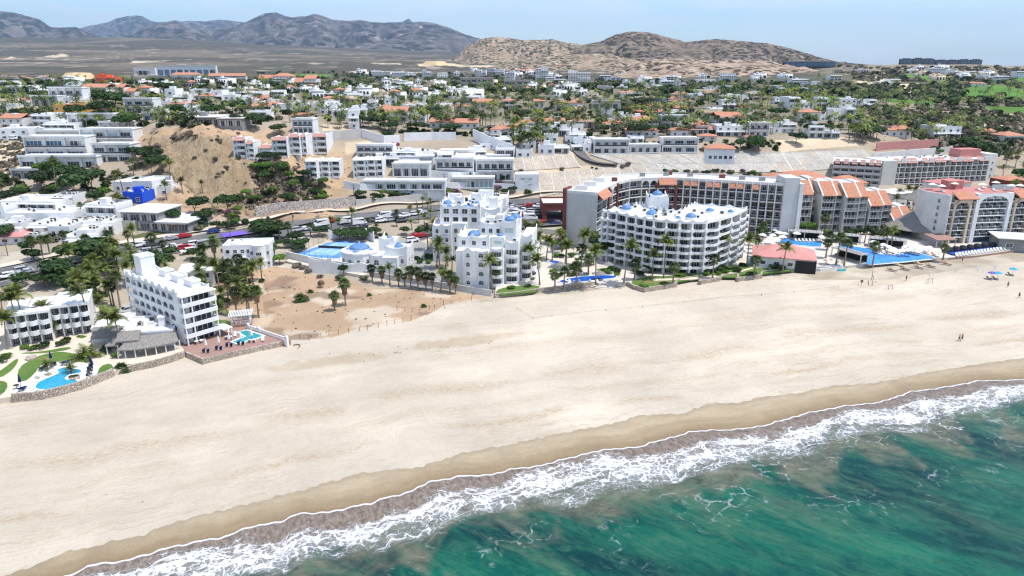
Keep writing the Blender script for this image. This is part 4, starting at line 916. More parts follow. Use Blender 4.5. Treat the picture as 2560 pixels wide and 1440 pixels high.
wall_line('garden_wall', 'low stone wall below the largest blue pool', 'wall', [(2160,661),(2200,658),(2330,646)], 0, 1.0, .5, 'stone', zref=1.25)
wall_line('garden_wall', 'brown plank edged wall under the sun lounger terrace', 'wall', [(2372,644),(2440,638),(2530,626)], 0, 1.1, .4, 'deck', zref=1.25)
wall_line('garden_wall', 'low white kerb wall beside the resort beach ramp', 'wall', [(2008,668),(2050,672),(2120,664)], 0, 1.2, .4, 'offwhite', zref=1.25)
# club grounds
flat('terrace_platform', [(712,652),(775,666),(905,688),(1010,668),(1005,610),(920,592),(830,592)], -.5, 1.4, 'paving', 'paved club grounds behind the scalloped wall')
wall_line('perimeter_wall', 'white perimeter wall below the blue tennis court', 'wall', [(716,655),(776,669),(905,692)], 0, 3.6, .4, 'offwhite')
wall_line('perimeter_wall', 'long grey plastered wall behind the row of shaggy palms', 'wall', [(905,692),(1000,708),(1140,729),(1228,744)], 0, 2.1, .35, 'hotel_grey')
COURT = [W(*p, 1.45)[:2] for p in ((725,640),(836,601),(918,604),(845,646))]
flat('tennis_court', COURT, 1.2, 1.45, 'court_blue', 'blue tennis court with white lines beside the big blue dome', 'thing', px=False)
def court():
    A, B, Cc, D_ = [Vector(p) for p in COURT]
    def P(s, t): return (A*(1-s)+D_*s)*(1-t)+(B*(1-s)+Cc*s)*t
    f = MB(); q = [P(s, t) for s, t in ((.2,.14),(.8,.14),(.8,.86),(.2,.86))]; f.add([(p.x, p.y, 1.456) for p in q], [(0, 1, 2, 3)], 'court_light')
    o = part(None, 'court_surface', f); o['kind'] = 'structure'
    l = MB()
    for (s0, t0), (s1, t1) in (((.2,.14),(.8,.14)),((.2,.86),(.8,.86)),((.2,.14),(.2,.86)),((.8,.14),(.8,.86)),((.28,.14),(.28,.86)),((.72,.14),(.72,.86)),((.28,.32),(.72,.32)),((.28,.68),(.72,.68)),((.5,.32),(.5,.68))):
        a, b = P(s0, t0), P(s1, t1); d = (b-a).normalized(); n = Vector((-d.y, d.x))*.09
        l.add([((a-n).x, (a-n).y, 1.465), ((b-n).x, (b-n).y, 1.465), ((b+n).x, (b+n).y, 1.465), ((a+n).x, (a+n).y, 1.465)], [(0, 1, 2, 3)], 'line_white')
    o = part(None, 'court_line', l); o['kind'] = 'structure'
    a, b = P(.14, .5), P(.86, .5); T = thing('tennis_net', 'tennis net strung across the blue court', 'net', (a.x, a.y, 1.45)); d = b-a
    n = MB(); n.tube((0,0,0),(0,0,1.15),.06,.06,6,'dark_frame'); part(T, 'post', n); n = MB(); n.tube((d.x,d.y,0),(d.x,d.y,1.15),.06,.06,6,'dark_frame'); part(T, 'post', n)
    n = MB(); dn = d.normalized(); m = Vector((-dn.y, dn.x))*.02
    n.add([(m.x,m.y,.1),(d.x+m.x,d.y+m.y,.1),(d.x+m.x,d.y+m.y,1.0),(m.x,m.y,1.0),(-m.x,-m.y,.1),(d.x-m.x,d.y-m.y,.1),(d.x-m.x,d.y-m.y,1.0),(-m.x,-m.y,1.0)],[(0,1,2,3),(7,6,5,4),(3,2,6,7)],'dark_frame'); part(T, 'netting', n)
court()
drape('road', [(1000,600),(1030,625),(1040,650),(1030,680),(1045,700),(1110,712)], 13, 'asphalt_light', .12, 'grey driveway curving past the white condo towers', step=2)
drape('car_park', [(1190,556),(1260,546),(1330,540),(1410,536)], 34, 'asphalt', .08, 'crowded car park beside the brick gatehouse', step=4, cross=6)
drape('car_park', [(1030,598),(1050,590),(1100,560),(1180,545)], 9, 'asphalt', .1, 'narrow car park lane behind the white condo', step=3)
wall_line('perimeter_wall', 'low white wall between car park and palm garden', 'wall', [(1310,580),(1420,592),(1500,604)], .8, 2.2, .3, 'offwhite', zref=.8)
# ------------------------------------------------------------------ near buildings
def site(name, label, cat, p1, z1, rz, z0, group=None):
    a = W(*p1, z1); return thing(name, label, cat, (a[0], a[1], z0), rz, group)
def arcaded_hotel():
    T = site('arcaded_hotel', 'five storey white hotel with rows of arches down its left side', 'hotel', (443,738), 12.9, math.radians(51.4), .6)
    fh, Wd, Ln = 2.42, 7.6, 26.; top = 5*fh
    b = MB(); b.box(1.6, Wd, 0, Ln, -.5, top, 'white'); part(T, 'wall', b)
    b = MB(); b.box(0, 1.58, 2.2, Ln, top-.25, top-.01, 'white'); b.box(0, .3, 2.2, Ln, -.8, .02, 'white'); b.box(0, 1.58, 0, 2.18, -.5, top, 'white'); part(T, 'wall', b)
    am = um('arcade', lambda: U_arch(.10, .90, .30, .58, .90, .3).mesh('arch'))
    bw = (Ln-2.2)/8
    for i in range(5):
        b = MB(); b.box(.3, 1.58, 2.2, Ln, i*fh, i*fh+.15, 'offwhite'); part(T, 'gallery_floor', b)
        for j in range(8):
            y = 2.2+j*bw
            piece(T, 'arch', am, 0, y+bw, i*fh, bw, fh-.01, -math.pi/2)
            if j % 2 == 0: piece(T, 'door', DOORS(), 1.58, y+bw*.75, i*fh+.16, .95, 1.9, -math.pi/2)
    for i in range(5):      # sea facing balconies
        z = i*fh
        b = MB(); b.box(-.2, Wd+.3, -2.0, 0, z-.12, z+.12, 'white'); part(T, 'balcony_floor', b)
        if i:
            b = MB(); b.box(-.2, Wd+.3, -2.0, -1.82, z+.12, z+.85, 'white'); b.box(-.2, 0, -1.82, 0, z+.12, z+.85, 'white'); b.box(Wd+.1, Wd+.3, -1.82, 0, z+.12, z+.85, 'white'); part(T, 'balcony_rail', b)
        piece(T, 'glass_door', um('d4', lambda: U_door(4)), 2.2, -.04, z+.14, 4.9, fh*.8)
        piece(T, 'window', WIN(), .4, -.04, z+.9, .9, 1.0)
    for x in (0, 2.0, Wd):
        b = MB(); b.box(x-.12, x+.14, -1.95, -1.7, -.4, top-.1, 'white'); part(T, 'column', b)
    b = MB(); b.box(-.3, Wd+.4, -2.1, -.0, top-.1, top+.12, 'white'); part(T, 'canopy', b)
    b = MB(); b.box(-.1, Wd+.1, .0, Ln, top+.0, top+.06, 'white'); part(T, 'roof', b)
    wavy(T, (0.02, Ln), (0.02, 0), top, .55, .75, 8, .25, mode='step'); wavy(T, (0, 0.02), (Wd, 0.02), top+.12, .4, .5, 2, mode='horn'); wavy(T, (Wd, 0), (Wd, Ln), top, .7, .5, 5)
    wavy(T, (Wd, Ln), (0, Ln), top, .7, .9, 1)
    for (x0, x1, y0, y1, h) in ((2.4, 5.8, 21.5, 25, 4.6), (5.2, 7.4, 16, 19, 1.4), (4.8, 7.2, 9, 12.5, 1.5), (5, 7.2, 3, 6.5, 1.3)):
        b = MB(); b.box(x0, x1, y0, y1, top+.05, top+h, 'white'); b.box(x0-.1, x1+.1, y0-.1, y0+.15, top+h-.1, top+h+.35, 'white'); b.box(x0-.1, x1+.1, y1-.15, y1+.1, top+h-.1, top+h+.35, 'white'); b.box(x0-.1, x0+.15, y0+.15, y1-.15, top+h-.1, top+h+.35); b.box(x1-.15, x1+.1, y0+.15, y1-.15, top+h-.1, top+h+.35)
        part(T, 'stair_tower' if h > 3 else 'roof_room', b)
    for y in (5, 9, 13.5, 18): b = MB(); b.tube((2.2, y, top), (2.2, y, top+1.1), .12, .1, 8, 'white'); part(T, 'vent_pipe', b)
    b = MB(); b.box(Wd-1, Wd+2.6, -3.2, 1, -.5, .15, 'deck'); b.box(Wd+2.2, Wd+2.5, -3.1, -2.8, .15, 2.3, 'white'); b.box(Wd+.2, Wd+2.6, -3.2, 1, 2.3, 2.55, 'white'); part(T, 'porch', b)
arcaded_hotel()
def balcony_condo():
    T = site('condo_block', 'low three storey white condo with curved balconies at the left edge', 'apartment block', (10,794), 8.2, 0, 1.1)
    o = Vector(T.location)
    segs = [((12,794),(62,787)), ((62,787),(120,780)), ((124,772),(170,767)), ((170,767),(219,761))]
    for k, (p, q) in enumerate(segs):
        a, b = Vector(W(*p, 8.2)), Vector(W(*q, 8.2)); d = b-a; L = d.length; an = math.atan2(d.y, d.x); c, s = math.cos(an), math.sin(an)
        tr = lambda x, y: ((a.x-o.x)+x*c-y*s, (a.y-o.y)+x*s+y*c)
        m = MB(); m.prism([tr(0, 1.6), tr(L, 1.6), tr(L, 12), tr(0, 12)], -.5+.01*k, 7.1-.01*k, 'white', 'white'); part(T, 'wall', m)
        m = MB(); m.prism([tr(-.2, -.3), tr(L+.2, -.3), tr(L+(1.8 if k == 2 else .2), 12.3), tr(-.2, 12.3)], 7.1+.013*k, 7.35+.013*k, 'white'); part(T, 'roof', m)
        m = MB(); m.prism([tr(-.2, -.3), tr(L+.2, -.3), tr(L+.2, 0), tr(-.2, 0)], 7.35, 7.7, 'white'); part(T, 'parapet', m)
        n = 2
        for i in range(3):
            for j in range(n):
                bw = L/n
                if i:
                    x, y = tr(j*bw, .25); piece(T, 'balcony', um('bulge', U_bulge), x, y, i*2.35, bw, .9, an)
                x, y = tr(j*bw+.3, 1.55); piece(T, 'glass_door', DOORS(), x, y, i*2.35+.12, bw-.6, 1.9, an)
        for j in range(n+1):
            m = MB(); m.prism([tr(j*L/n-.13, .1), tr(j*L/n+.13, .1), tr(j*L/n+.13, 1.6), tr(j*L/n-.13, 1.6)], -.5, 7.1, 'white'); part(T, 'dividing_wall', m)
balcony_condo()
def restaurant():
    T = site('restaurant', 'white flat roofed beach restaurant with grey thatched porch', 'restaurant', (300,837), 4.7, math.radians(14), 1.1)
    b = MB(); b.box(0, 10.8, 0, 11, -.5, 3.5, 'white'); part(T, 'wall', b)
    b = MB(); b.box(-7.5, -.02, 6, 15, -.5, 3.2, 'white'); part(T, 'wall', b)
    b = MB(); b.box(.1, 10.7, .1, 10.9, 3.5, 3.56, 'offwhite'); part(T, 'roof', b)
    parapet(T, -.1, 10.9, -.1, 11.1, 3.5, .45, .3); parapet(T, -7.6, -.1, 5.9, 15.1, 3.2, .45, .3)
    b = MB(); b.box(7.2, 8.6, 3.6, 5.0, 3.5, 5.6, 'white'); b.box(7.05, 8.75, 3.45, 5.15, 5.6, 5.8, 'white'); part(T, 'chimney', b)
    b = MB(); b.box(4.5, 6, 5, 5.25, 3.5, 4.5, 'white'); part(T, 'roof_wall', b); clutter(T, 1, 7, 4, 9, 3.56, 3, 4)
    b = MB()          # thatch porch, an arc of panels in front
    P = [(.5, -5.6), (4, -6.0), (8, -5.2), (11.5, -3.6), (12.3, -2.6)]; Q = [(2.5, -.6), (5, -1.0), (7.5, -.7), (10, -.1), (11.2, 0.3)]
    for i in range(4): b.add([(*P[i], 2.1), (*P[i+1], 2.1), (*Q[i+1], 3.4), (*Q[i], 3.4), (*P[i], 1.85), (*P[i+1], 1.85), (*Q[i+1], 3.1), (*Q[i], 3.1)], [(0,1,2,3),(7,6,5,4),(4,5,1,0),(0,3,7,4),(1,5,6,2)], 'thatch')
    part(T, 'thatched_roof', b)
    for x, y in P+[(2, -5.8), (6, -5.6), (9.8, -4.4)]: b = MB(); b.box(x-.1, x+.1, y+.3, y+.5, -.6, 2.0, 'white'); part(T, 'post', b)
    b = MB(); b.box(.6, 11, -4.9, -1, -.5, -.1, 'stone'); part(T, 'porch_floor', b)
    b = MB(); b.slope(-.2, 4.4, -3.2, 2.9, -.2, 4.2, .3, 'thatch'); part(T, 'thatched_roof', b)
    b = MB(); b.slope(-6.8, -1.4, 2.4, 2.2, 5.9, 3.6, .3, 'thatch'); part(T, 'thatched_roof', b)
    b = MB(); b.slope(-2.6, 0.2, -2.6, 1.9, 1.4, 2.8, .3, 'thatch'); part(T, 'thatched_roof', b)
    for x, y in ((-6.5, 2.7), (-1.7, 2.7), (-2.4, -2.3), (0, -2.9), (4.2, -2.9)): b = MB(); b.box(x-.09, x+.09, y-.09, y+.09, -.3, 2.3, 'white'); part(T, 'post', b)
    piece(T, 'window', um('sh', lambda: U_win(1, 'offwhite')), 4.6, -.03, .6, 4.4, 1.6); piece(T, 'window', um('sh', None), 9.3, -.03, 1.0, 1.3, 1.2)
    windows_on(T, 'l', 0, 0, 1, 5, 0, 1, 3, 2, 1.2, 1.2)
restaurant()
def small_house():
    T = site('house', 'small plain white two storey house behind the arcaded hotel', 'house', (475,680), 5.9, math.radians(16), .5)
    b = MB(); b.box(0, 6, 0, 9, -.3, 5.2, 'white'); part(T, 'wall', b)
    b = MB(); b.box(-3.4, 6.4, -.5, 9.4, 5.2, 5.5, 'offwhite'); part(T, 'roof', b)
    b = MB(); b.box(-3.2, -.02, .9, 9, -.3, 5.19, 'offwhite'); part(T, 'wall', b)
    for z in (.9, 3.4): piece(T, 'window', WIN(), 3.2, -.03, z, 1.7, 1.3); piece(T, 'window', WIN(), -2.4, .87, z, 1.6, 1.3)
small_house()
def domed_villa():
    T = site('villa', 'white two storey villa with rounded bays and small white dome', 'villa', (622,616), 8.0, math.radians(8), 1.3)
    b = MB(); b.box(0, 6, 0, 9, -1, 6.7, 'white'); part(T, 'wall', b)
    b = MB(); b.box(-8.5, -.02, 2.2, 11, -1, 6.2, 'white'); part(T, 'wall', b)
    b = MB(); b.box(-5, -.03, -2.6, 2.18, -1, 3.0, 'white'); b.box(-5.1, .0, -2.7, -2.5, 3.0, 3.8, 'white'); part(T, 'terrace', b)
    b = MB(); b.lathe([(2, -1), (2, 6.9), (2.1, 7.1), (0, 7.12)], 3, .4, 16, 'white'); part(T, 'bay', b)
    dome(T, -4.4, 4.4, 6.2, 2.0, .5, .55, False, 'white', 'low white dome')
    parapet(T, 0, 6, 0, 9, 6.7, .5); parapet(T, -8.5, 0, 2.2, 11, 6.2, .5)
    for z in (.6, 3.9): piece(T, 'window', WIN(), .2, -.03, z, .8, 1.2); piece(T, 'window', um('w3', None) if 'w3' in UM else WIN(), 2.1, -1.63, z+.1, 1.8, 1.1); piece(T, 'window', WIN(), 5.1, -.03, z, .7, 1.2)
    for x in (-7.6, -5.4, -3.2, -1.4): piece(T, 'window', WIN(), x, 2.17, 4.0, 1.2, 1.3)
    piece(T, 'glass_door', DOORS(), -4, -2.63, .2, 3, 2.1)
    clutter(T, -8, -1, 6, 10, 6.2, 3, 3)
domed_villa()
def clubhouse():
    T = site('clubhouse', 'white clubhouse with one large flattened blue dome and scalloped walls', 'clubhouse', (838,632), 6.4, math.radians(-8), 1.4)
    b = MB(); b.lathe([(5.6, -.5), (5.6, 4.4), (5.8, 4.5), (5.8, 5.0), (5.2, 5.02), (0, 5.03)], 6, 5, 12, 'white'); part(T, 'wall', b)
    dome(T, 6, 5, 4.9, 3.3, .6, .42, True, 'dome_blue', 'large flattened blue dome')
    for x, y in ((2.6, 5), (9.4, 5), (6, 1.7), (6, 8.3)): dome(T, x, y, 4.9, 1.0, .15, .4, False)
    for a in range(12):
        t = -math.pi/2+(a-4)*math.pi/6
        if math.sin(t) < .3 or True:
            x, y = 6+5.45*math.cos(t+math.pi/12), 5+5.45*math.sin(t+math.pi/12)
            if math.sin(t+math.pi/12) < .2: piece(T, 'window', ARCHWIN(), x-.6*math.cos(t+math.pi/12+math.pi/2), y-.6*math.sin(t+math.pi/12+math.pi/2), 1.6, 1.2, 1.5, t+math.pi/12+math.pi/2)
    b = MB(); b.box(10.5, 19, 1.5, 9, -.5, 3.6, 'white'); part(T, 'wall', b)
    b = MB(); b.box(14.5, 21.5, 4, 12, -.5, 5.6, 'white'); part(T, 'wall', b)
    b = MB(); b.box(11, 16, 9.02, 15, -.5, 7.2, 'white'); part(T, 'wall', b)
    wavy(T, (14.5, 4), (21.5, 4), 5.6, .4, .9, 1); wavy(T, (21.5, 4), (21.5, 12), 5.6, .4, .9, 1); wavy(T, (14.5, 12), (14.5, 4), 5.6, .4, .9, 1); wavy(T, (10.5, 1.5), (14.5, 1.5), 3.6, .4, .5, 1)
    wavy(T, (11, 9.02), (16, 9.02), 7.2, .4, .9, 1); wavy(T, (11, 15), (11, 9), 7.2, .4, .9, 1)
    dome(T, 18.2, 7, 5.6, 1.5, .3, .55, False); dome(T, 17, 10.5, 5.6, .8, .3, .6, False); dome(T, 13.6, 12, 7.2, .9, .3, .6, False)
    piece(T, 'window', ARCHWIN(), 11.6, 1.47, .9, 1.8, 2.0); piece(T, 'window', ARCHWIN(), 15.2, 3.97, .9, .9, 1.5); piece(T, 'window', ARCHWIN(), 19.5, 3.97, 1.2, 1.0, 1.6)
    windows_on(T, 'r', 0, 21.5, 5, 11, .3, 1, 3, 2, 1, 1.6, kind=ARCHWIN)
    b = MB()
    for i in range(9): b.box(16.2+i*.6, 16.3+i*.6, 1.4, 1.5, 3.6, 4.4, 'white')
    b.box(14.6, 21.4, 1.35, 1.55, 4.4, 4.55, 'white'); part(T, 'balustrade', b)
    b = MB(); b.box(-7.5, -.2, -3.4, -3.1, -1, 3.1, 'white'); part(T, 'screen_wall', b); wavy(T, (-7.5, -3.4), (0, -3.4), 3.1, .3, 1.1, 1)
    b = MB(); b.box(-.3, 20, -3.4, -3.1, -1, 2.2, 'white'); part(T, 'screen_wall', b); wavy(T, (0, -3.4), (9, -3.4), 2.2, .2, .8, 1); wavy(T, (9, -3.4), (20, -3.4), 2.2, .2, .8, 1)
clubhouse()
for (p, q, lab) in (((823,600),(856,597),'left'), ((915,598),(935,606),'right')):
    a, b_, an, L = at_px(p, q, 1.4); T = thing('screen_wall', 'tall white scalloped court wall, the %s one of two behind the tennis court' % lab, 'wall', (a[0], a[1], 1.4), an)
    b = MB(); b.box(0, L, 0, .3, -.5, 2.6, 'white'); part(T, 'wall_panel', b); wavy(T, (0, 0), (L, 0), 2.6, .3, 1.2, 1)
def fence_line(pts, z, h, label, step=2.4, mat='dark_frame', name='fence'):
    P = [W(*p, z)[:2] for p in pts]; T = thing(name, label, 'fence', (P[0][0], P[0][1], z))
    for i in range(len(P)-1):
        n = max(1, int(math.dist(P[i], P[i+1])/step))
        for k in range(n+1):
            if k == n and i < len(P)-2: continue
            x, y = P[i][0]+(P[i+1][0]-P[i][0])*k/n-P[0][0], P[i][1]+(P[i+1][1]-P[i][1])*k/n-P[0][1]
            b = MB(); b.tube((x, y, -.1), (x, y, h), .05, .05, 5, mat); part(T, 'post', b)
        b = MB()
        for zz in (h*.98, h*.5): b.tube((P[i][0]-P[0][0], P[i][1]-P[0][1], zz), (P[i+1][0]-P[0][0], P[i+1][1]-P[0][1], zz), .025, .025, 4, mat)
        part(T, 'rail', b)
fence_line([(722,640),(776,655),(850,668)], 1.4, 3.4, 'thin dark court fence above the perimeter wall')
fence_line([(760,625),(830,598)], 1.4, 3.2, 'mesh court fence on the left side of the tennis court')
def tower_a():
    T = site('condo_tower', 'white condo with shaded pale blue left wall and rooftop domes, set back from the beach', 'apartment block', (1080,566), 12.3, math.radians(-4), .6)
    b = MB(); b.box(0, 6.2, 0, 12, -.5, 11.6, 'white'); part(T, 'wall', b)
    b = MB(); b.box(2, 15, 4, 22, -.5, 17, 'white'); part(T, 'wall', b)
    b = MB(); b.box(6.22, 11, 1.5, 3.98, -.5, 12.5, 'white'); part(T, 'wall', b)
    b = MB(); b.box(15.02, 21, 8, 24, -.5, 15.5, 'white'); part(T, 'wall', b)
    b = MB(); b.box(8, 22, 22.02, 36, -.5, 16, 'white'); part(T, 'wall', b)
    wavy(T, (0, 0), (6.2, 0), 11.6, .3, .9, 2); wavy(T, (0, 12), (0, 0), 11.6, .3, .9, 3)
    wavy(T, (2, 4), (8, 4), 17, .3, 1.3, 1); wavy(T, (8, 4), (15, 4), 17, .3, 1.3, 1); wavy(T, (2, 22), (2, 4), 17, .3, 1.3, 3); wavy(T, (15, 4), (15, 22), 17, .3, 1.3, 3)
    wavy(T, (15.02, 8), (21, 8), 15.5, .3, 1.1, 1); wavy(T, (21, 8), (21, 24), 15.5, .3, 1.1, 3); wavy(T, (8, 22.02), (22, 22.02), 16, .3, 1.2, 2); wavy(T, (22, 22), (22, 36), 16, .3, 1, 3)
    windows_on(T, 'f', 0, 6.2, 0, 0, 0, 4, 2.9, 2, 1.1, 1.5, .8, ARCHWIN)
    windows_on(T, 'f', 2.6, 14.6, 4, 0, 11.8, 2, 2.7, 4, 1.9, 1.8, .5); windows_on(T, 'l', 2, 0, 13, 21, 2, 5, 3, 2, 1.4, 1.4)
    windows_on(T, 'l', 0, 0, 1, 11, 0, 4, 2.9, 2, 1.2, 1.5, .8, ARCHWIN)
    windows_on(T, 'f', 6.3, 10.9, 1.5, 0, 0, 4, 2.9, 2, 1.2, 1.8, .4); windows_on(T, 'f', 15.3, 20.8, 8, 0, 0, 5, 2.9, 2, 1.8, 1.9, .4)
    windows_on(T, 'r', 0, 21, 9, 23, 0, 5, 2.9, 4, 1.9, 1.9, .4); windows_on(T, 'r', 0, 22, 23, 35, 0, 5, 2.9, 3, 1.9, 1.9, .4)
    for i in range(5):
        for k, (x, y, w, rz) in enumerate(((15.2, 7.9, 5.6, 0), (21.1, 9, 4.6, math.pi/2), (21.1, 14, 4.6, math.pi/2), (21.1, 19, 4.6, math.pi/2))):
            piece(T, 'balcony', um('bulge', U_bulge), x, y, .3+i*2.9, w, .9, rz)
    for x, y, r in ((4, 8, 1.5), (5, 5.2, .9), (10, 5.6, .9), (12, 6.2, 1.0), (11, 14, .9), (13.2, 12, 1.0)): dome(T, x, y, 17, r, .7 if r > 1.2 else .2, .7, r > 1.2)
    for x0, y0, w, d, h in ((6, 10, 3, 3, 2.2), (10.5, 16, 3.5, 3, 2.4), (3, 17, 4, 3, 2.0), (17, 12, 3, 4, 3.2), (12, 26, 5, 4, 2.6)):
        z = 17 if x0 < 15 and y0 < 20 else 15.5 if y0 < 20 else 16
        b = MB(); b.box(x0, x0+w, y0, y0+d, z, z+h, 'white'); part(T, 'roof_room', b); wavy(T, (x0, y0), (x0+w, y0), z+h, .1, .6, 1)
    clutter(T, 3, 14, 6, 20, 17, 8, 5); clutter(T, 9, 20, 24, 34, 16, 5, 6)
    for x, y in ((2.2, 4.2), (14.8, 4.2), (2.2, 12), (14.7, 13)): b = MB(); b.lathe([(.25, 17.8), (.3, 18.3), (.05, 19.3), (0, 19.4)], x, y, 6, 'white'); part(T, 'finial', b)
tower_a()
def tower_b():
    T = site('condo_tower', 'white stepped condo tower with arched windows standing at the beach wall', 'apartment block', (1140,716), 1.2, math.radians(-9), 1.0)
    def blk(x0, x1, y0, y1, z): b = MB(); b.box(x0, x1, y0, y1, -1, z, 'white'); part(T, 'wall', b); b = MB(); b.box(x0+.1, x1-.1, y0+.1, y1-.1, z, z+.03, 'offwhite'); part(T, 'roof', b)
    blk(0, 2, .6, 11, 10.6); blk(2.02, 5.2, 0, 12, 10.6); blk(5.22, 9.4, .4, 12, 10.4)
    blk(-.6, 9, 4.5, 16, 13.4); blk(9.42, 13.2, 2.6, 14, 10.6); blk(13.22, 17.2, 5.6, 19, 12); blk(17.22, 20.4, 9.5, 23, 13)
    blk(5, 12, 9, 19.5, 16.4); blk(12.02, 16, 8.4, 20, 17.2); blk(9.2, 13, 6.2, 8.98, 13.6)
    wavy(T, (2.02, 0), (5.2, 0), 10.6, .2, 1.0, 1, mode='hump'); wavy(T, (5.22, .4), (9.4, .4), 10.4, .3, .3, 1); wavy(T, (-.6, 4.5), (4, 4.5), 13.4, .3, 1.1, 1); wavy(T, (4, 4.5), (9, 4.5), 13.4, .3, 1.1, 1)
    wavy(T, (-.6, 16), (-.6, 4.5), 13.4, .3, 1.0, 2); wavy(T, (5, 9), (12, 9), 16.4, .3, 1.2, 1); wavy(T, (12.02, 8.4), (16, 8.4), 17.2, .3, 1.2, 1); wavy(T, (5, 19.5), (5, 9), 16.4, .3, 1.0, 2); wavy(T, (16, 8.4), (16, 20), 17.2, .3, 1.1, 2)
    wavy(T, (9.42, 2.6), (13.2, 2.6), 10.6, .3, .6, 1); wavy(T, (13.22, 5.6), (17.2, 5.6), 12, .3, .8, 1); wavy(T, (17.22, 9.5), (20.4, 9.5), 13, .3, .9, 1); wavy(T, (20.4, 9.5), (20.4, 23), 13, .3, .9, 3); wavy(T, (16, 20), (5, 20), 16.6, .3, 1.2, 2)
    windows_on(T, 'f', 2.3, 5, 0, 0, 0, 4, 2.65, 1, 1.2, 1.3, .9, ARCHWIN); windows_on(T, 'f', 5.6, 9, .4, 0, 0, 4, 2.65, 1, 1.6, 1.3, .9, ARCHWIN)
    windows_on(T, 'f', 0, 9, 4.5, 0, 10.9, 1, 3, 3, 1.2, 1.5, .4); windows_on(T, 'l', 0, 0, 2, 10, 0, 4, 2.65, 2, 1, 1.2, .9, ARCHWIN)
    windows_on(T, 'f', 5.3, 11.8, 9, 0, 13.7, 1, 3, 3, 1.1, 1.5, .3); piece(T, 'window', um('wfr', lambda: U_win(1, 'frosted_glass')), 12.6, 8.38, 14.2, 2.8, 1.9); piece(T, 'window', um('wfr', None), 9.8, 6.17, 11.3, 2.6, 1.4)
    for i in range(4):
        for (x, y, w) in ((9.5, 2.5, 3.6), (13.3, 5.5, 3.8), (17.3, 9.4, 3)):
            z = i*2.65
            piece(T, 'balcony', um('bulge', U_bulge), x, y, z+.2, w, .8); piece(T, 'glass_door', DOORS(), x+.4, y+.05, z+.35, w-.8, 1.9)
        piece(T, 'balcony', um('bulge', U_bulge), 20.5, 11, i*2.65+.2, 5, .9, math.pi/2); piece(T, 'glass_door', DOORS(), 20.44, 11.6, i*2.65+.3, 3.8, 1.9, math.pi/2)
        piece(T, 'balcony', um('bulge', U_bulge), 20.5, 17, i*2.65+.2, 5, .9, math.pi/2); piece(T, 'glass_door', DOORS(), 20.44, 17.6, i*2.65+.3, 3.8, 1.9, math.pi/2)
    for x, y, z, r in ((4.2, 6.4, 13.4, 1.9), (4.6, 10.8, 13.4, 1.0), (14, 10.6, 17.2, 1.7), (15, 14.5, 17.2, 1.6), (8, 16, 16.4, 1.0), (11.6, 7.6, 13.6, .9)): dome(T, x, y, z, r, .5 if r > 1.2 else .15, .75, r > 1.2)
    clutter(T, 5, 12, 10, 18, 16.4, 6, 8); clutter(T, 13.4, 17, 7, 18, 12, 2, 9)
    for x0, y0, w, d, z, h in ((6.5, 12, 2.5, 2.5, 16.4, 1.6), (9.5, 13, 2, 3, 16.4, 2.2)): b = MB(); b.box(x0, x0+w, y0, y0+d, z, z+h, 'white'); part(T, 'roof_room', b)
tower_b()
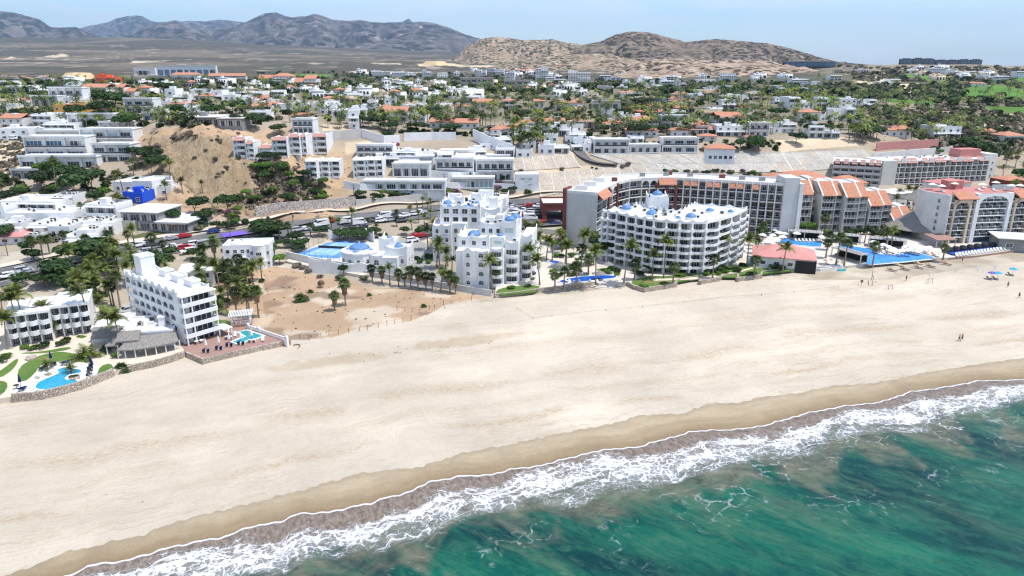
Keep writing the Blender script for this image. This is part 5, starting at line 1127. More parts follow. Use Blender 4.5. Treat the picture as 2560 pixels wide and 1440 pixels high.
def curved_condo():
    zt = 17.2; R = [(1506,530),(1520,531),(1542,534),(1567,540),(1590,544),(1612,548),(1635,552),(1667,555),(1700,557),(1732,558),(1767,558),(1800,551),(1830,542),(1852,533),(1868,524)]
    P = [Vector(W(*p, zt)[:2]) for p in R]; T = thing('curved_condo', 'seven storey white condo with wave shaped balconies and blue roof domes', 'apartment block', (P[0].x, P[0].y, 1.1)); o = P[0]; P = [p-o for p in P]
    cen = sum(P, Vector((0, 0)))/len(P)+Vector((0, 26))
    B = [p+(cen-p).normalized()*1.7 for p in P]; back = [p+(cen-p).normalized()*17 for p in P]
    nf, fh = 7, 2.27; top = nf*fh
    b = MB(); b.prism([tuple(p) for p in B]+[tuple(p) for p in reversed(back)], -.6, top, 'white'); part(T, 'wall', b)
    b = MB(); b.prism([tuple(p) for p in P]+[tuple(p) for p in reversed([q+(cen-q).normalized()*.5 for q in back])], top, top+.3, 'white', 'white'); part(T, 'roof', b)
    W2 = [um('bulge', U_bulge), um('bulge2', lambda: U_bulge('white', .55, 1.0)), um('bulge3', lambda: U_bulge('white', 1.5, 1.0))]
    for j in range(len(P)-1):
        p, q = P[j], P[j+1]; d = q-p; L = d.length; an = math.atan2(d.y, d.x)
        bm = W2[(0, 1, 2, 1)[j % 4]]
        for i in range(nf):
            if i: piece(T, 'balcony', bm, p.x, p.y, i*fh, L, .58, an)
            bb, be = B[j], B[j+1]; e = be-bb; en = e.normalized()
            piece(T, 'glass_door', DOORS(), bb.x+en.x*.45+en.y*.04, bb.y+en.y*.45-en.x*.04, i*fh+.14, e.length-.9, 1.72, math.atan2(e.y, e.x))
        wavy(T, (p.x, p.y), (q.x, q.y), top+.3, .25, .75, 1)
    for j, p in enumerate(P):
        n = (B[j]-p).normalized(); t = Vector((-n.y, n.x))
        b = MB(); b.prism([tuple(p+t*.28-n*.1), tuple(p-t*.28-n*.1), tuple(B[j]-t*.28), tuple(B[j]+t*.28)], -.6, top, 'white'); part(T, 'pier', b)
        m = MB(); v = []
        for i in range(1, nf):   # rounded shield on each pier at balcony height
            z = i*fh+.32; m.tube((p.x-n.x*.75, p.y-n.y*.75, z), (p.x+n.x*.1, p.y+n.y*.1, z), .62, .62, 12, 'white')
        part(T, 'balcony_shield', m, kind='stuff')
    for j in range(len(back)-1):
        p, q = back[j+1], back[j]; wavy(T, (p.x, p.y), (q.x, q.y), top+.3, .3, .9, 1)
    p, q = back[0], P[0]; wavy(T, (p.x, p.y), (q.x, q.y), top+.3, .3, .8, 3); p, q = P[-1], back[-1]; wavy(T, (p.x, p.y), (q.x, q.y), top+.3, .3, .8, 3)
    def rp(px, py): a = W(px, py, 1.1+top+1.0); return a[0]-o.x, a[1]-o.y
    for px, py, r, dr in ((1566,522,1.65,.7),(1629,535,1.75,.7),(1727,542,1.6,.7),(1774,526,1.2,.6),(1827,528,1.0,.5),(1570,514,1.1,.5),(1631,523,1.1,.5),(1697,542,.7,.3)):
        x, y = rp(px, py); dome(T, x, y, top+.3, r, dr, .75, r > .8)
    x, y = rp(1645, 515); b = MB(); b.box(x-3.2, x+3.2, y-1, y+5, top+.3, top+4.0, 'white'); part(T, 'stair_tower', b)
    wavy(T, (x-3.2, y-1), (x+3.2, y-1), top+4, .2, .9, 1); wavy(T, (x-3.2, y+5), (x-3.2, y-1), top+4, .2, .9, 1); wavy(T, (x+3.2, y-1), (x+3.2, y+5), top+4, .2, .9, 1); dome(T, x, y+2, top+4.0, 1.7, .4, .75)
    r = random.Random(3)
    for k in range(26):
        j = r.randint(1, len(P)-3); t = r.uniform(2.5, 14); p = P[j]+(cen-P[j]).normalized()*t
        if (p-Vector((x, y+2))).length < 5: continue
        b = MB(); b.box(p.x, p.x+1.1, p.y, p.y+.9, top+.3, top+1.3, r.choice(['offwhite', 'steel', 'white'])); b.box(p.x+.2, p.x+.9, p.y-.02, p.y-.004, top+.5, top+1.15, 'dark_frame'); part(T, 'air_conditioner', b)
curved_condo()
# ------------------------------------------------------------------ resort hotels
def big_hotel():
    zt, fh, nf = 20.4, 3.1, 6
    R = [(1493,484),(1518,470),(1545,457),(1575,450),(1605,447),(1645,446),(1692,446),(1962,461)]
    P = [Vector(W(*p, zt)[:2]) for p in R]; T = thing('hotel', 'large grey white hotel bent round a courtyard with a blank end wall', 'hotel', (P[0].x, P[0].y, 1.2)); o = P[0]
    P = [p-o for p in P]; E = Vector(W(1417,478,zt)[:2])-o
    bk = [E, Vector(W(1508,440,zt)[:2])-o, Vector(W(1600,434,zt)[:2])-o, Vector(W(1700,433,zt)[:2])-o, Vector(W(2000,448,zt)[:2])-o]
    top = nf*fh
    def inset(p, q, d): e = (q-p).normalized(); n = Vector((-e.y, e.x)); return p+n*d, q+n*d
    nrm = []
    for j in range(len(P)):
        a, c = P[max(0, j-1)], P[min(len(P)-1, j+1)]; e = (c-a).normalized(); nrm.append(Vector((-e.y, e.x)))
    B = [p+n*1.7 for p, n in zip(P, nrm)]
    b = MB(); b.prism([tuple(E)]+[tuple(P[0])]+[tuple(p) for p in B]+[tuple(p) for p in reversed(bk[1:])], -1, top, 'hotel_grey'); part(T, 'wall', b)
    b = MB(); b.prism([tuple(E)]+[tuple(p) for p in P]+[tuple(p) for p in reversed(bk[1:])], top, top+.35, 'offwhite', 'roof_grey'); part(T, 'roof', b)
    loop = [E]+P+list(reversed(bk[1:]))
    for j in range(len(loop)):
        p, q = loop[j], loop[(j+1) % len(loop)]; b = MB(); e = (q-p).normalized(); n = Vector((-e.y, e.x))*.35
        b.prism([tuple(p), tuple(q), tuple(q+n), tuple(p+n)], top+.35, top+.95+.003*j, 'offwhite'); part(T, 'parapet', b)
    nb = [2, 2, 1, 1, 2, 2, 14]
    for j in range(len(P)-1):
        p, q = P[j], P[j+1]; e = q-p; L = e.length; an = math.atan2(e.y, e.x); en = e/L; n = Vector((-en.y, en.x)); N = nb[j]; bw = L/N
        for i in range(nf):
            b = MB(); b.prism([tuple(p-n*.1), tuple(q-n*.1), tuple(q+n*1.7), tuple(p+n*1.7)], i*fh-.15, i*fh+.15, 'offwhite'); part(T, 'floor_slab', b)
            for k in range(N):
                a = p+en*(k*bw+.2); piece(T, 'balcony_rail', um('rg', U_rail_glass), a.x, a.y, i*fh+.15, bw-.4, .95, an)
                a = p+en*(k*bw+.4)+n*1.62; piece(T, 'glass_door', DOORS(), a.x, a.y, i*fh+.15, bw-.8, 2.45, an)
        straight = j == len(P)-2
        for k in range(N+1):
            a = p+en*(k*bw); d = .55 if straight else .12
            b = MB(); b.prism([tuple(a-en*.2-n*d), tuple(a+en*.2-n*d), tuple(a+en*.2+n*1.68), tuple(a-en*.2+n*1.68)], -1, top+(.0 if not straight else .5), 'offwhite' if straight else 'hotel_grey'); part(T, 'dividing_wall', b)
        if straight:
            for k in (1, 2, 4, 5, 7, 8, 10):
                a = p+en*(k*bw); b = MB(); c = p+en*((k+1)*bw)
                z0, z1 = top-1.6, top+.2
                v = [a+en*.25-n*1.1, c-en*.25-n*1.1, c-en*.25+n*.5, a+en*.25+n*.5]
                b.add([(*v[0], z0), (*v[1], z0), (*v[2], z1+.3), (*v[3], z1+.3), (*v[0], z0-.2), (*v[1], z0-.2), (*v[2], z1), (*v[3], z1)], [(0,1,2,3),(7,6,5,4),(4,5,1,0),(0,3,7,4),(1,5,6,2)], 'terracotta'); part(T, 'tiled_awning', b)
        if j in (1, 4):
            am = um('bigarch', lambda: U_arch(.06, .94, .0, .35, .86, .35, 'offwhite').mesh('arch'))
            for k in range(N): a = p+en*(k*bw)-n*.2; piece(T, 'arch', am, a.x, a.y, top-fh+.2, bw, fh+.1, an)
        if j in (0, 5):
            b = MB(); a = p+en*.3; c = q-en*.3
            z0, z1 = top-1.4, top+.5; v = [a-n*2.2, c-n*2.2, c+n*.2, a+n*.2]
            b.add([(*v[0], z0), (*v[1], z0), (*v[2], z1+.3), (*v[3], z1+.3), (*v[0], z0-.25), (*v[1], z0-.25), (*v[2], z1), (*v[3], z1)], [(0,1,2,3),(7,6,5,4),(4,5,1,0),(0,3,7,4),(1,5,6,2)], 'terracotta'); part(T, 'tiled_awning', b)
        if j in (1, 5):
            for t in ((.0, .5, 1.) if j == 5 else (.1, .9)):
                a = p+e*t-n*.7; b = MB(); b.prism([tuple(a-en*.5), tuple(a+en*.5), tuple(a+en*.5+n*.55), tuple(a-en*.5+n*.55)], -1, top-1.2 if j == 5 else top+.6, 'brick_red'); part(T, 'brick_pier', b)
    # brick stair tower on the left, roof boxes
    e = (P[0]-E).normalized(); n = Vector((-e.y, e.x))
    b = MB(); a = E-e*1.2; b.prism([tuple(a-n*.6), tuple(E-e*.02-n*.6), tuple(E-e*.02+n*5), tuple(a+n*5)], -1, top+1.6, 'brick_red'); part(T, 'stair_tower', b)
    for t, s_ in ((.12, 3), (.35, 8), (.6, 13)):
        a = E.lerp(bk[1], t)+e*1.5; b = MB(); b.box(a.x, a.x+4, a.y, a.y+1.2, top+.35, top+2.0, 'offwhite'); part(T, 'roof_wall', b)
    for px, py in ((1530,452),(1600,440),(1660,438),(1668,436),(1720,440),(1800,444),(1850,448),(1900,451)):
        a = Vector(W(px, py, zt)[:2])-o; b = MB(); b.box(a.x, a.x+2, a.y, a.y+1.4, top+.35, top+1.7, 'steel' if px % 3 else 'brick_red'); part(T, 'roof_box', b)
    a = Vector(W(1965,462,zt)[:2])-o
    b = MB(); b.box(a.x-.4, a.x+5, a.y, a.y+9, -1, top+3.0, 'hotel_grey'); b.box(a.x+5.02, a.x+6.5, a.y-.5, a.y+8, -1, top+1, 'offwhite'); part(T, 'lift_tower', b)
big_hotel()
def gatehouse():
    T = site('gatehouse', 'dark red brick gatehouse with open drive through and flat roof', 'gatehouse', (1356,512), 8.5, math.radians(2), 2.2)
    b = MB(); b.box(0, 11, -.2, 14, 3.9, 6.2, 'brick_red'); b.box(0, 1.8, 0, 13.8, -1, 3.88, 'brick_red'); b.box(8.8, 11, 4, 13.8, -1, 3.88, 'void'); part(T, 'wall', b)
    b = MB(); b.box(-.1, 11.1, -.3, .1, 6.2, 7.0, 'brick_red'); b.box(-.1, .3, .12, 14.1, 6.2, 7.0, 'brick_red'); b.box(.3, 11.1, 13.7, 14.1, 6.2, 7, 'brick_red'); part(T, 'parapet', b)
    b = MB(); b.box(.3, 11, .1, 13.7, 6.2, 6.3, 'offwhite'); part(T, 'roof', b)
    b = MB(); b.box(8.6, 12.2, -3.5, 3.6, -1, 3.2, 'cream'); b.box(8.4, 12.4, -3.7, 3.8, 3.2, 3.4, 'concrete'); part(T, 'annex', b)
gatehouse()
def terraced_wing():
    units = [(1998,2034,484,15.6,262),(2034,2054,479,15.6,266),(2058,2092,487,15.3,260),(2093,2111,486,15.3,264),(2117,2151,491,15.0,258),(2152,2172,489,15.0,262),(2177,2209,512,11.5,257),(2210,2231,510,11.5,260),(2236,2262,553,5.6,254),(2263,2286,550,5.6,257)]
    T = thing('terraced_hotel_wing', 'row of stepped hotel blocks with bright terracotta roofs above the pools', 'hotel', W(1998,484,15.6)[:2]+(1.2,)); o = T.location
    for k, (x0, x1, y, z, D) in enumerate(units):
        a, c = W(x0, y, z), W(x1, y, z); Wd = c[0]-a[0]; X, Y = a[0]-o.x, a[1]-o.y; hgt = z-1.2; nf = max(1, round(hgt/2.9)); fh = hgt/nf
        dep = 15; main = k % 2 == 0
        b = MB(); b.box(X+.02, X+Wd-.02, Y+1.5, Y+dep, -1, hgt, 'hotel_grey')
        if main: b.box(X-.35, X, Y-.3, Y+dep+.5, -1, hgt+.2, 'hotel_grey')
        b.add([(X-.35 if main else X, Y+1.5, hgt), (X+Wd, Y+1.5, hgt), (X+Wd, Y+dep, hgt+.0), (X-.35 if main else X, Y+dep, hgt), (X-.35 if main else X, Y+6.3, hgt+4.0), (X+Wd, Y+6.3, hgt+4.0), (X-.35 if main else X, Y+dep, hgt+4.0), (X+Wd, Y+dep, hgt+4)], [(0, 4, 6, 3)[::-1], (1, 5, 7, 2), (4, 5, 7, 6), (3, 6, 7, 2)], 'hotel_grey'); part(T, 'wall', b)
        b = MB(); b.slope(X+.1, X+Wd-.05, Y-.5, hgt-.5, Y+6.2, hgt+3.95, .22, 'terracotta'); part(T, 'tiled_roof', b)
        b = MB(); b.slope(X-.42, X+.08, Y-.7, hgt-.45, Y+6.4, hgt+4.25, .3, 'offwhite'); part(T, 'roof_edge', b)
        for i in range(nf):
            b = MB(); b.box(X, X+Wd, Y-.3, Y+1.5, i*fh-.12, i*fh+.12, 'offwhite'); part(T, 'floor_slab', b)
            piece(T, 'balcony_rail', um('rooffwhite', lambda: U_rail_open('offwhite')), X+.1, Y-.35, i*fh+.12, Wd-.25, .9)
            piece(T, 'glass_door', DOORS(), X+.5, Y+1.45, i*fh+.14, Wd-1.0, fh*.78)
        b = MB(); b.box(X+Wd-.22, X+Wd-.01, Y-.1, Y+1.5, -1, hgt-.5, 'hotel_grey'); part(T, 'dividing_wall', b)
terraced_wing()
def back_hotel():
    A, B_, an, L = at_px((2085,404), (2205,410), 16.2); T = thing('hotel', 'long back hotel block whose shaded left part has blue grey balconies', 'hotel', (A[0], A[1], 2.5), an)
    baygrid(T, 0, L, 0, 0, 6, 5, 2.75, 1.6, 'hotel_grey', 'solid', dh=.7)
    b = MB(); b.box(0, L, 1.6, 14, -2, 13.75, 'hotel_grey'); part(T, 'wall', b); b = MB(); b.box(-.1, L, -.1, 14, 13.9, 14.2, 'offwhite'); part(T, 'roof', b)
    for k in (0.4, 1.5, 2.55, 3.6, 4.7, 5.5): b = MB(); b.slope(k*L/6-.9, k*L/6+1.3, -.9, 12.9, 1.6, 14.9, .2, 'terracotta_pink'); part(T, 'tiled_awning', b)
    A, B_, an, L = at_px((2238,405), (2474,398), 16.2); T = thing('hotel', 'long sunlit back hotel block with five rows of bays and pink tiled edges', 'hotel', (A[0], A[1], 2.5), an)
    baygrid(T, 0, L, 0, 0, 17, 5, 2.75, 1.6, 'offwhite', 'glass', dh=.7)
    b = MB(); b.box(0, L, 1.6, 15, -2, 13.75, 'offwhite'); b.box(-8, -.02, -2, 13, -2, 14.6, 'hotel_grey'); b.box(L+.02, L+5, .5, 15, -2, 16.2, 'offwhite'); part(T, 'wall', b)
    b = MB(); b.box(-.1, L, -.1, 15, 13.9, 14.2, 'offwhite', ); part(T, 'roof', b)
    for i in range(4): piece(T, 'window', WIN(), L+2.2, .46, 1.5+i*3.2, .9, 1.3)
    for k in range(17):
        if k % 5 in (0, 2, 3): b = MB(); b.slope(k*L/17+.1, (k+1)*L/17-.1, -.9, 12.9, 1.8, 15.0, .2, 'terracotta_pink'); part(T, 'tiled_awning', b)
        elif k % 5 == 1: b = MB(); b.box(k*L/17, (k+1)*L/17, -.3, .4, 13.0, 15.2, 'offwhite'); part(T, 'roof_pergola', b)
    b = MB(); b.box(L-13, L-1, 5, 12, 14.2, 18.2, 'terrace_pink'); part(T, 'roof_room', b); clutter(T, 0, L-15, 4, 13, 14.2, 12, 2)
back_hotel()
def right_hotel():
    zt = 18.4; A, B_, an, L = at_px((2377,489), (2562,484), zt); T = thing('beach_hotel', 'cream and white beach hotel with arched portals and a windowless sea side gable', 'hotel', (A[0], A[1], 1.2), an)
    fh, nf = 2.48, 6; z0 = 2.2; g = W(2317,478,zt); hgt = zt-1.2
    gx = -(math.dist(A[:2], g[:2])); bl = MB()
    # gable face runs back and left from A
    c, s = math.cos(an), math.sin(an); lx, ly = (g[0]-A[0])*c+(g[1]-A[1])*s, -(g[0]-A[0])*s+(g[1]-A[1])*c
    bl.prism([(0, 1.7), (L+8, 1.7), (L+8, 15), (lx+1, max(ly, 6)+6), (lx, ly)], -1.2, hgt, 'offwhite'); bl.prism([(-.05, -.2), (.5, -.2), (.5, 1.69), (-.05, 1.69)], -1.2, hgt, 'offwhite'); part(T, 'wall', bl)
    b = MB(); b.prism([(.3, 2), (L+7.6, 2), (L+7.6, 14.6), (lx+1.2, max(ly, 6)+5.5), (lx+.5, ly+.4)], hgt, hgt+.1, 'terrace_pink'); part(T, 'roof', b)
    ga = math.atan2(1.7-ly, -lx); GL = math.hypot(lx, 1.7-ly)
    for i in range(6): t = .62; piece(T, 'window', ARCHWIN(), lx+(0-lx)*t+.05*math.sin(ga), ly+(1.7-ly)*t-.05*math.cos(ga), 1.6+i*fh, 1.0, 1.5, ga)
    secs = [(0.5, 2.2, 1, 'cream'), (2.2, 8.0, 2, 'cream'), (8.0, 10.0, 1, 'cream'), (11.4, 22.6, 4, 'white'), (23.8, 25.6, 1, 'cream'), (25.6, 31.5, 2, 'cream'), (31.5, 34, 1, 'cream')]
    for x0, x1, nb, m in secs:
        x1 = min(x1, L+8); 
        for i in range(nf):
            z = z0+i*fh
            b = MB(); b.box(x0, x1, -.1, 1.68, z-.14, z+.14, 'white'); part(T, 'floor_slab', b)
            bw = (x1-x0)/nb
            for k in range(nb):
                piece(T, 'balcony_rail', um('rg', U_rail_glass), x0+k*bw+.1, 0, z+.2, bw-.2, .85); piece(T, 'glass_door', DOORS(), x0+k*bw+.2, 1.64, z+.15, bw-.4, 1.95)
                if k: b = MB(); b.box(x0+k*bw-.07, x0+k*bw+.07, 0, 1.66, z+.14, z+1.5, 'white'); part(T, 'balcony_divider', b)
    for x0, x1, m, d in ((1.9, 2.5, 'cream', .5), (7.7, 8.5, 'cream', .5), (9.9, 11.4, 'white', .7), (22.6, 23.9, 'white', .7), (25.3, 26, 'cream', .5), (31.2, 32, 'cream', .5)):
        b = MB(); b.box(x0, x1, -d, 1.66, -1.2, hgt+(.5 if m == 'white' else -1.6), m); part(T, 'pier', b)
    def portal(x0, x1, zt_, m, h): piece(T, 'arch', um('parch'+m, lambda: U_arch(.02, .98, 0, .02, .72, .5, m, 14).mesh('arch')), x0, -.68 if m == 'white' else -.48, zt_-h, x1-x0, h)
    portal(11.4, 22.6, hgt+.5, 'white', 3.4); portal(2.5, 7.7, hgt-1.6, 'cream', 2.6); portal(26, 31.2, hgt-1.6, 'cream', 2.6)
    for x0, x1 in ((1.5, 9.3), (25, 33)):
        b = MB(); b.slope(x0, x1, -2.6, hgt-1.2, 1.6, hgt+.9, .25, 'terracotta'); part(T, 'tiled_awning', b)
        for x in (x0+.7, x1-.9): b = MB(); b.tube((x, -.4, hgt-3.2), (x, -2.2, hgt-1.1), .12, .12, 6, 'wood'); part(T, 'roof_bracket', b)
    b = MB(); b.box(.6, L+7.8, 1.4, 1.6, -1.2, z0-.2, 'blue_glass'); part(T, 'ground_floor_glass', b)
    b = MB(); b.slope(-6.5, 1.2, -5.5, 2.6, 1.4, 3.3, .3, 'deck'); part(T, 'tiled_awning', b)
    for x in (-6.2, -2.6, .9): b = MB(); b.box(x-.12, x+.12, -5.2, -4.95, -1.2, 2.6, 'concrete'); part(T, 'post', b)
    r = random.Random(5)
    for k in range(14):
        x, y = r.uniform(1, L+5), r.uniform(3.4, 12); b = MB()
        if k % 2: b.lathe([(1.5, hgt+2.1), (.0, hgt+2.7)], x, y, 8, 'parasol_white'); b.tube((x, y, hgt+.1), (x, y, hgt+2.6), .06, .06, 5, 'steel'); part(T, 'roof_parasol', b)
        else: b.box(x, x+.8, y, y+1.9, hgt+.3, hgt+.5, 'white'); b.box(x, x+.8, y+1.5, y+1.9, hgt+.5, hgt+.95, 'white'); part(T, 'roof_lounger', b)
    for k in range(4): b = MB(); b.box(.5, 9.6, 2.0, 2.2, hgt+.1, hgt+.5, 'white'); 
    b = MB(); b.box(L-6, L+3, 8, 8.25, hgt+.1, hgt+1.9, 'frosted_glass'); part(T, 'wind_screen', b)
    b = MB(); b.box(8, 14, 11.5, 15.5, hgt+.1, hgt+3, 'terrace_pink'); part(T, 'roof_room', b)
right_hotel()
def simple_house(label, p1, p2, z, h, dep, wall='white', roof=None, rh=1.6, name='house', cat='house', nw=3, ov=.6, nf=1, z0=None):
    A, B_, an, L = at_px(p1, p2, z); T = thing(name, label, cat, (A[0], A[1], z-h), an)
    b = MB(); b.box(0, L, 0, dep, -1.5, h, wall); part(T, 'wall', b)
    if roof in ('terracotta', 'terracotta_pink', 'pink_roof', 'thatch'): b = MB(); b.hip(0, L, 0, dep, h+.01, rh, roof, ov); part(T, 'tiled_roof', b)
    elif roof: b = MB(); b.box(-ov, L+ov, -ov, dep+ov, h, h+.25, roof); part(T, 'roof', b)
    if nw: windows_on(T, 'f', .5, L-.5, 0, 0, 0, nf, h/nf, nw, min(2.2, L/nw*.6), min(1.5, h/nf*.55), .7)
    return T, L
T, L = simple_house('long restaurant hall with a faded pink tiled roof beside the blue pool', (1885,640), (2038,652), 4.6, 3.4, 13, 'offwhite', 'pink_roof', 2.6, 'restaurant', 'restaurant', 0)
b = MB(); b.box(L-5.5, L+.5, -.3, 8, -1, 3.0, 'void'); part(T, 'dark_bar_opening', b)  # near-black box stands in for the shade inside the bar opening
for k in range(3): piece(T, 'window', WIN(), 2+k*4, -.03, 1, 1.6, 1.2)
A_ = W(1878,668,1.2); wall_line('screen_wall', 'pale blue grey garden screen wall in front of the pink roofed restaurant', 'wall', [(1868,664),(1910,660),(1955,664),(1988,672)], 1.2, 2.6, .3, 'frosted_glass', zref=1.2)
simple_house('low hall with wide terracotta hip roof behind the big hotel', (1964,452), (2075,447), 12.5, 8, 14, 'cream', 'terracotta', 3, 'hall', 'building', 5)
simple_house('smaller terracotta roofed hall left of the shaded back hotel', (2098,462), (2168,458), 10.5, 7, 11, 'cream', 'terracotta', 3, 'hall', 'building', 3)
simple_house('low terracotta roof just behind the lift tower of the big hotel', (1922,446), (1960,446), 13, 8, 8, 'offwhite', 'terracotta', 2, 'hall', 'building', 0)
simple_house('wide white canopy building between the conical palapa and back hotel', (2236,486), (2285,482), 8, 6, 10, 'offwhite', 'offwhite', 0, 'pavilion', 'building', 3)
simple_house('terracotta roofed house at the right edge behind the beach hotel', (2520,452), (2570,450), 9, 5, 10, 'brick_red', 'terracotta', 1.6, 'house', 'house', 2)
simple_house('grey flat roofed beach pavilion at the far right edge', (2500,596), (2600,602), 5, 3.6, 10, 'dark_concrete', 'roof_grey', 0, 'pavilion', 'pavilion', 2, .8)
simple_house('low pink roof pergola terrace above the conical palapa', (2360,462), (2430,455), 12, 8, 10, 'offwhite', 'terrace_pink', 0, 'terrace', 'building', 4)
def palapa(px, py, r, h, label, z=None, eave=2.4, n=18):
    p = G(px, py) if z is None else (*W(px, py, z)[:2], z); T = thing('palapa', label, 'thatched hut', p)
    b = MB(); b.lathe([(r, eave-.25), (r, eave), (r*.55, eave+h*.42), (r*.28, eave+h*.72), (.05, eave+h)], 0, 0, n, 'thatch'); part(T, 'thatched_roof', b)
    for i in range(6): a = i*math.pi/3; b = MB(); b.tube((r*.82*math.cos(a), r*.82*math.sin(a), -.6), (r*.82*math.cos(a), r*.82*math.sin(a), eave+.1), .12, .12, 6, 'wood'); part(T, 'post', b)
    return T
palapa(2293, 560, 6.5, 5.5, 'tall pointed thatched hut rising between hotel and back block', 1.5, 10)
palapa(2290, 585, 11, 7, 'large dark thatched dome hut behind the resort palms', 1.2, 3)
# pergolas by the pools
def pergola(p, q, z, dep, h, label, roofm='shade_cloth'):
    A, B_, an, L = at_px(p, q, z); T = thing('pergola', label, 'pergola', (A[0], A[1], z), an)
    b = MB(); b.box(-.3, L+.3, -.3, dep+.3, h, h+.12, roofm); part(T, 'roof', b)
    n = max(2, int(L/4))
    for i in range(n+1):
        for y in (0, dep): b = MB(); x = L*i/n; b.box(x-.12, x+.12, y-.12, y+.12, -.1, h, 'offwhite'); part(T, 'post', b)
    for i in range(int(L/1.3)): b = MB(); x = .3+i*1.3; b.box(x, x+.08, -.6, dep+.6, h+.14, h+.26, 'dark_concrete'); part(T, 'rafter', b)
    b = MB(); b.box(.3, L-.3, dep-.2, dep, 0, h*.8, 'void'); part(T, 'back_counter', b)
pergola((1970,597), (2050,603), 1.25, 4, 2.8, 'grey slatted pergola behind the upper resort pool'); pergola((2075,606), (2150,612), 1.25, 4, 2.8, 'middle grey pergola in front of the terraced blocks')
pergola((2172,616), (2262,624), 1.25, 4, 2.8, 'long grey pergola behind the largest pool'); pergola((2078,640), (2150,660), 1.25, 3.4, 2.8, 'slanting grey pergola between sand garden and largest pool')
# ------------------------------------------------------------------ buildings on the slope
def aptrow(label, units, floors, z_lo, dep=10, wall='white', rail='solid', tile=None, side=True, name='apartment_terrace'):
    p0 = G(units[0][0], units[0][3]); T = thing(name, label, 'apartment block', p0); o = Vector(p0)
    for k, (x0, x1, yt, yb) in enumerate(units):
        a, c = G(x0, yb), G(x1, yb); a = Vector(a); c = Vector((c[0], a.y+(c[1]-a.y)*.5, a.z)); Wd = c.x-a.x
        kk = (a.y*CT+(H-a.z)*ST)/F; hgt = (yb-yt)*kk/.97; fh = hgt/floors
        X, Y, Z = a.x-o.x, a.y-o.y, a.z-o.z
        b = MB(); b.box(X, X+Wd, Y+1.5, Y+dep, Z-5, Z+hgt, wall); part(T, 'wall', b)
        b = MB(); b.box(X-.05, X+Wd+.05, Y+1.2, Y+dep+.1, Z+hgt, Z+hgt+.25, 'offwhite'); part(T, 'roof', b)
        b = MB(); b.box(X-.3, X, Y-.3, Y+dep, Z-5, Z+hgt+.8, wall); part(T, 'dividing_wall', b)
        if k == len(units)-1: b = MB(); b.box(X+Wd, X+Wd+.3, Y-.3, Y+dep, Z-5, Z+hgt+.8, wall); part(T, 'dividing_wall', b)
        if tile: b = MB(); b.slope(X+.1, X+Wd-.1, Y-.6, Z+hgt-.5, Y+1.6, Z+hgt+.9, .2, tile); part(T, 'tiled_awning', b)
        else: b = MB(); b.box(X+.02, X+Wd-.02, Y-.5, Y+1.4, Z+hgt-.2, Z+hgt+.1, wall); part(T, 'canopy', b)
        for i in range(floors):
            z = Z+i*fh
            b = MB(); b.box(X+.02, X+Wd-.02, Y-.2, Y+1.48, z-.12, z+.12, wall); part(T, 'floor_slab', b)
            piece(T, 'balcony_rail', um('rs'+wall, lambda: U_rail_solid(wall)), X+Wd*.3, Y-.25, z+.12, Wd*.66, .8)
            piece(T, 'glass_door', DOORS(), X+Wd*.34, Y+1.44, z+.14, Wd*.6, fh*.75)
            b = MB(); b.box(X+.02, X+Wd*.28, Y+.1, Y+1.46, z+.12, z+fh-.13, wall); part(T, 'wall_bay', b)
            piece(T, 'window', WIN(), X+Wd*.07, Y+.08, z+.7, Wd*.14, fh*.5)
    return T
aptrow('cliff top row of white apartments with pink tiled awnings, left group', [(588,618,352,394),(619,648,360,398),(652,683,370,399),(685,717,352,396)], 3, 0, 11, 'white', tile='terracotta_pink')
aptrow('cliff top row of white apartments with pink tiled awnings, right group', [(727,755,344,388),(756,785,343,386),(786,818,342,385)], 3, 0, 12, 'white', tile='terracotta_pink')
aptrow('lower row of white three storey apartments above the scrub slope', [(768,799,405,447),(800,824,404,446),(825,851,404,445),(886,914,402,446),(915,939,401,445),(940,958,401,444)], 3, 0, 9, 'white')
aptrow('white terraced complex, block left of the sign wall', [(1186,1216,400,440),(1232,1262,406,444),(1263,1281,408,446)], 2, 0, 9, 'white')
aptrow('white terraced complex, taller middle block', [(1096,1132,388,438),(1140,1184,394,438)], 3, 0, 12, 'white')
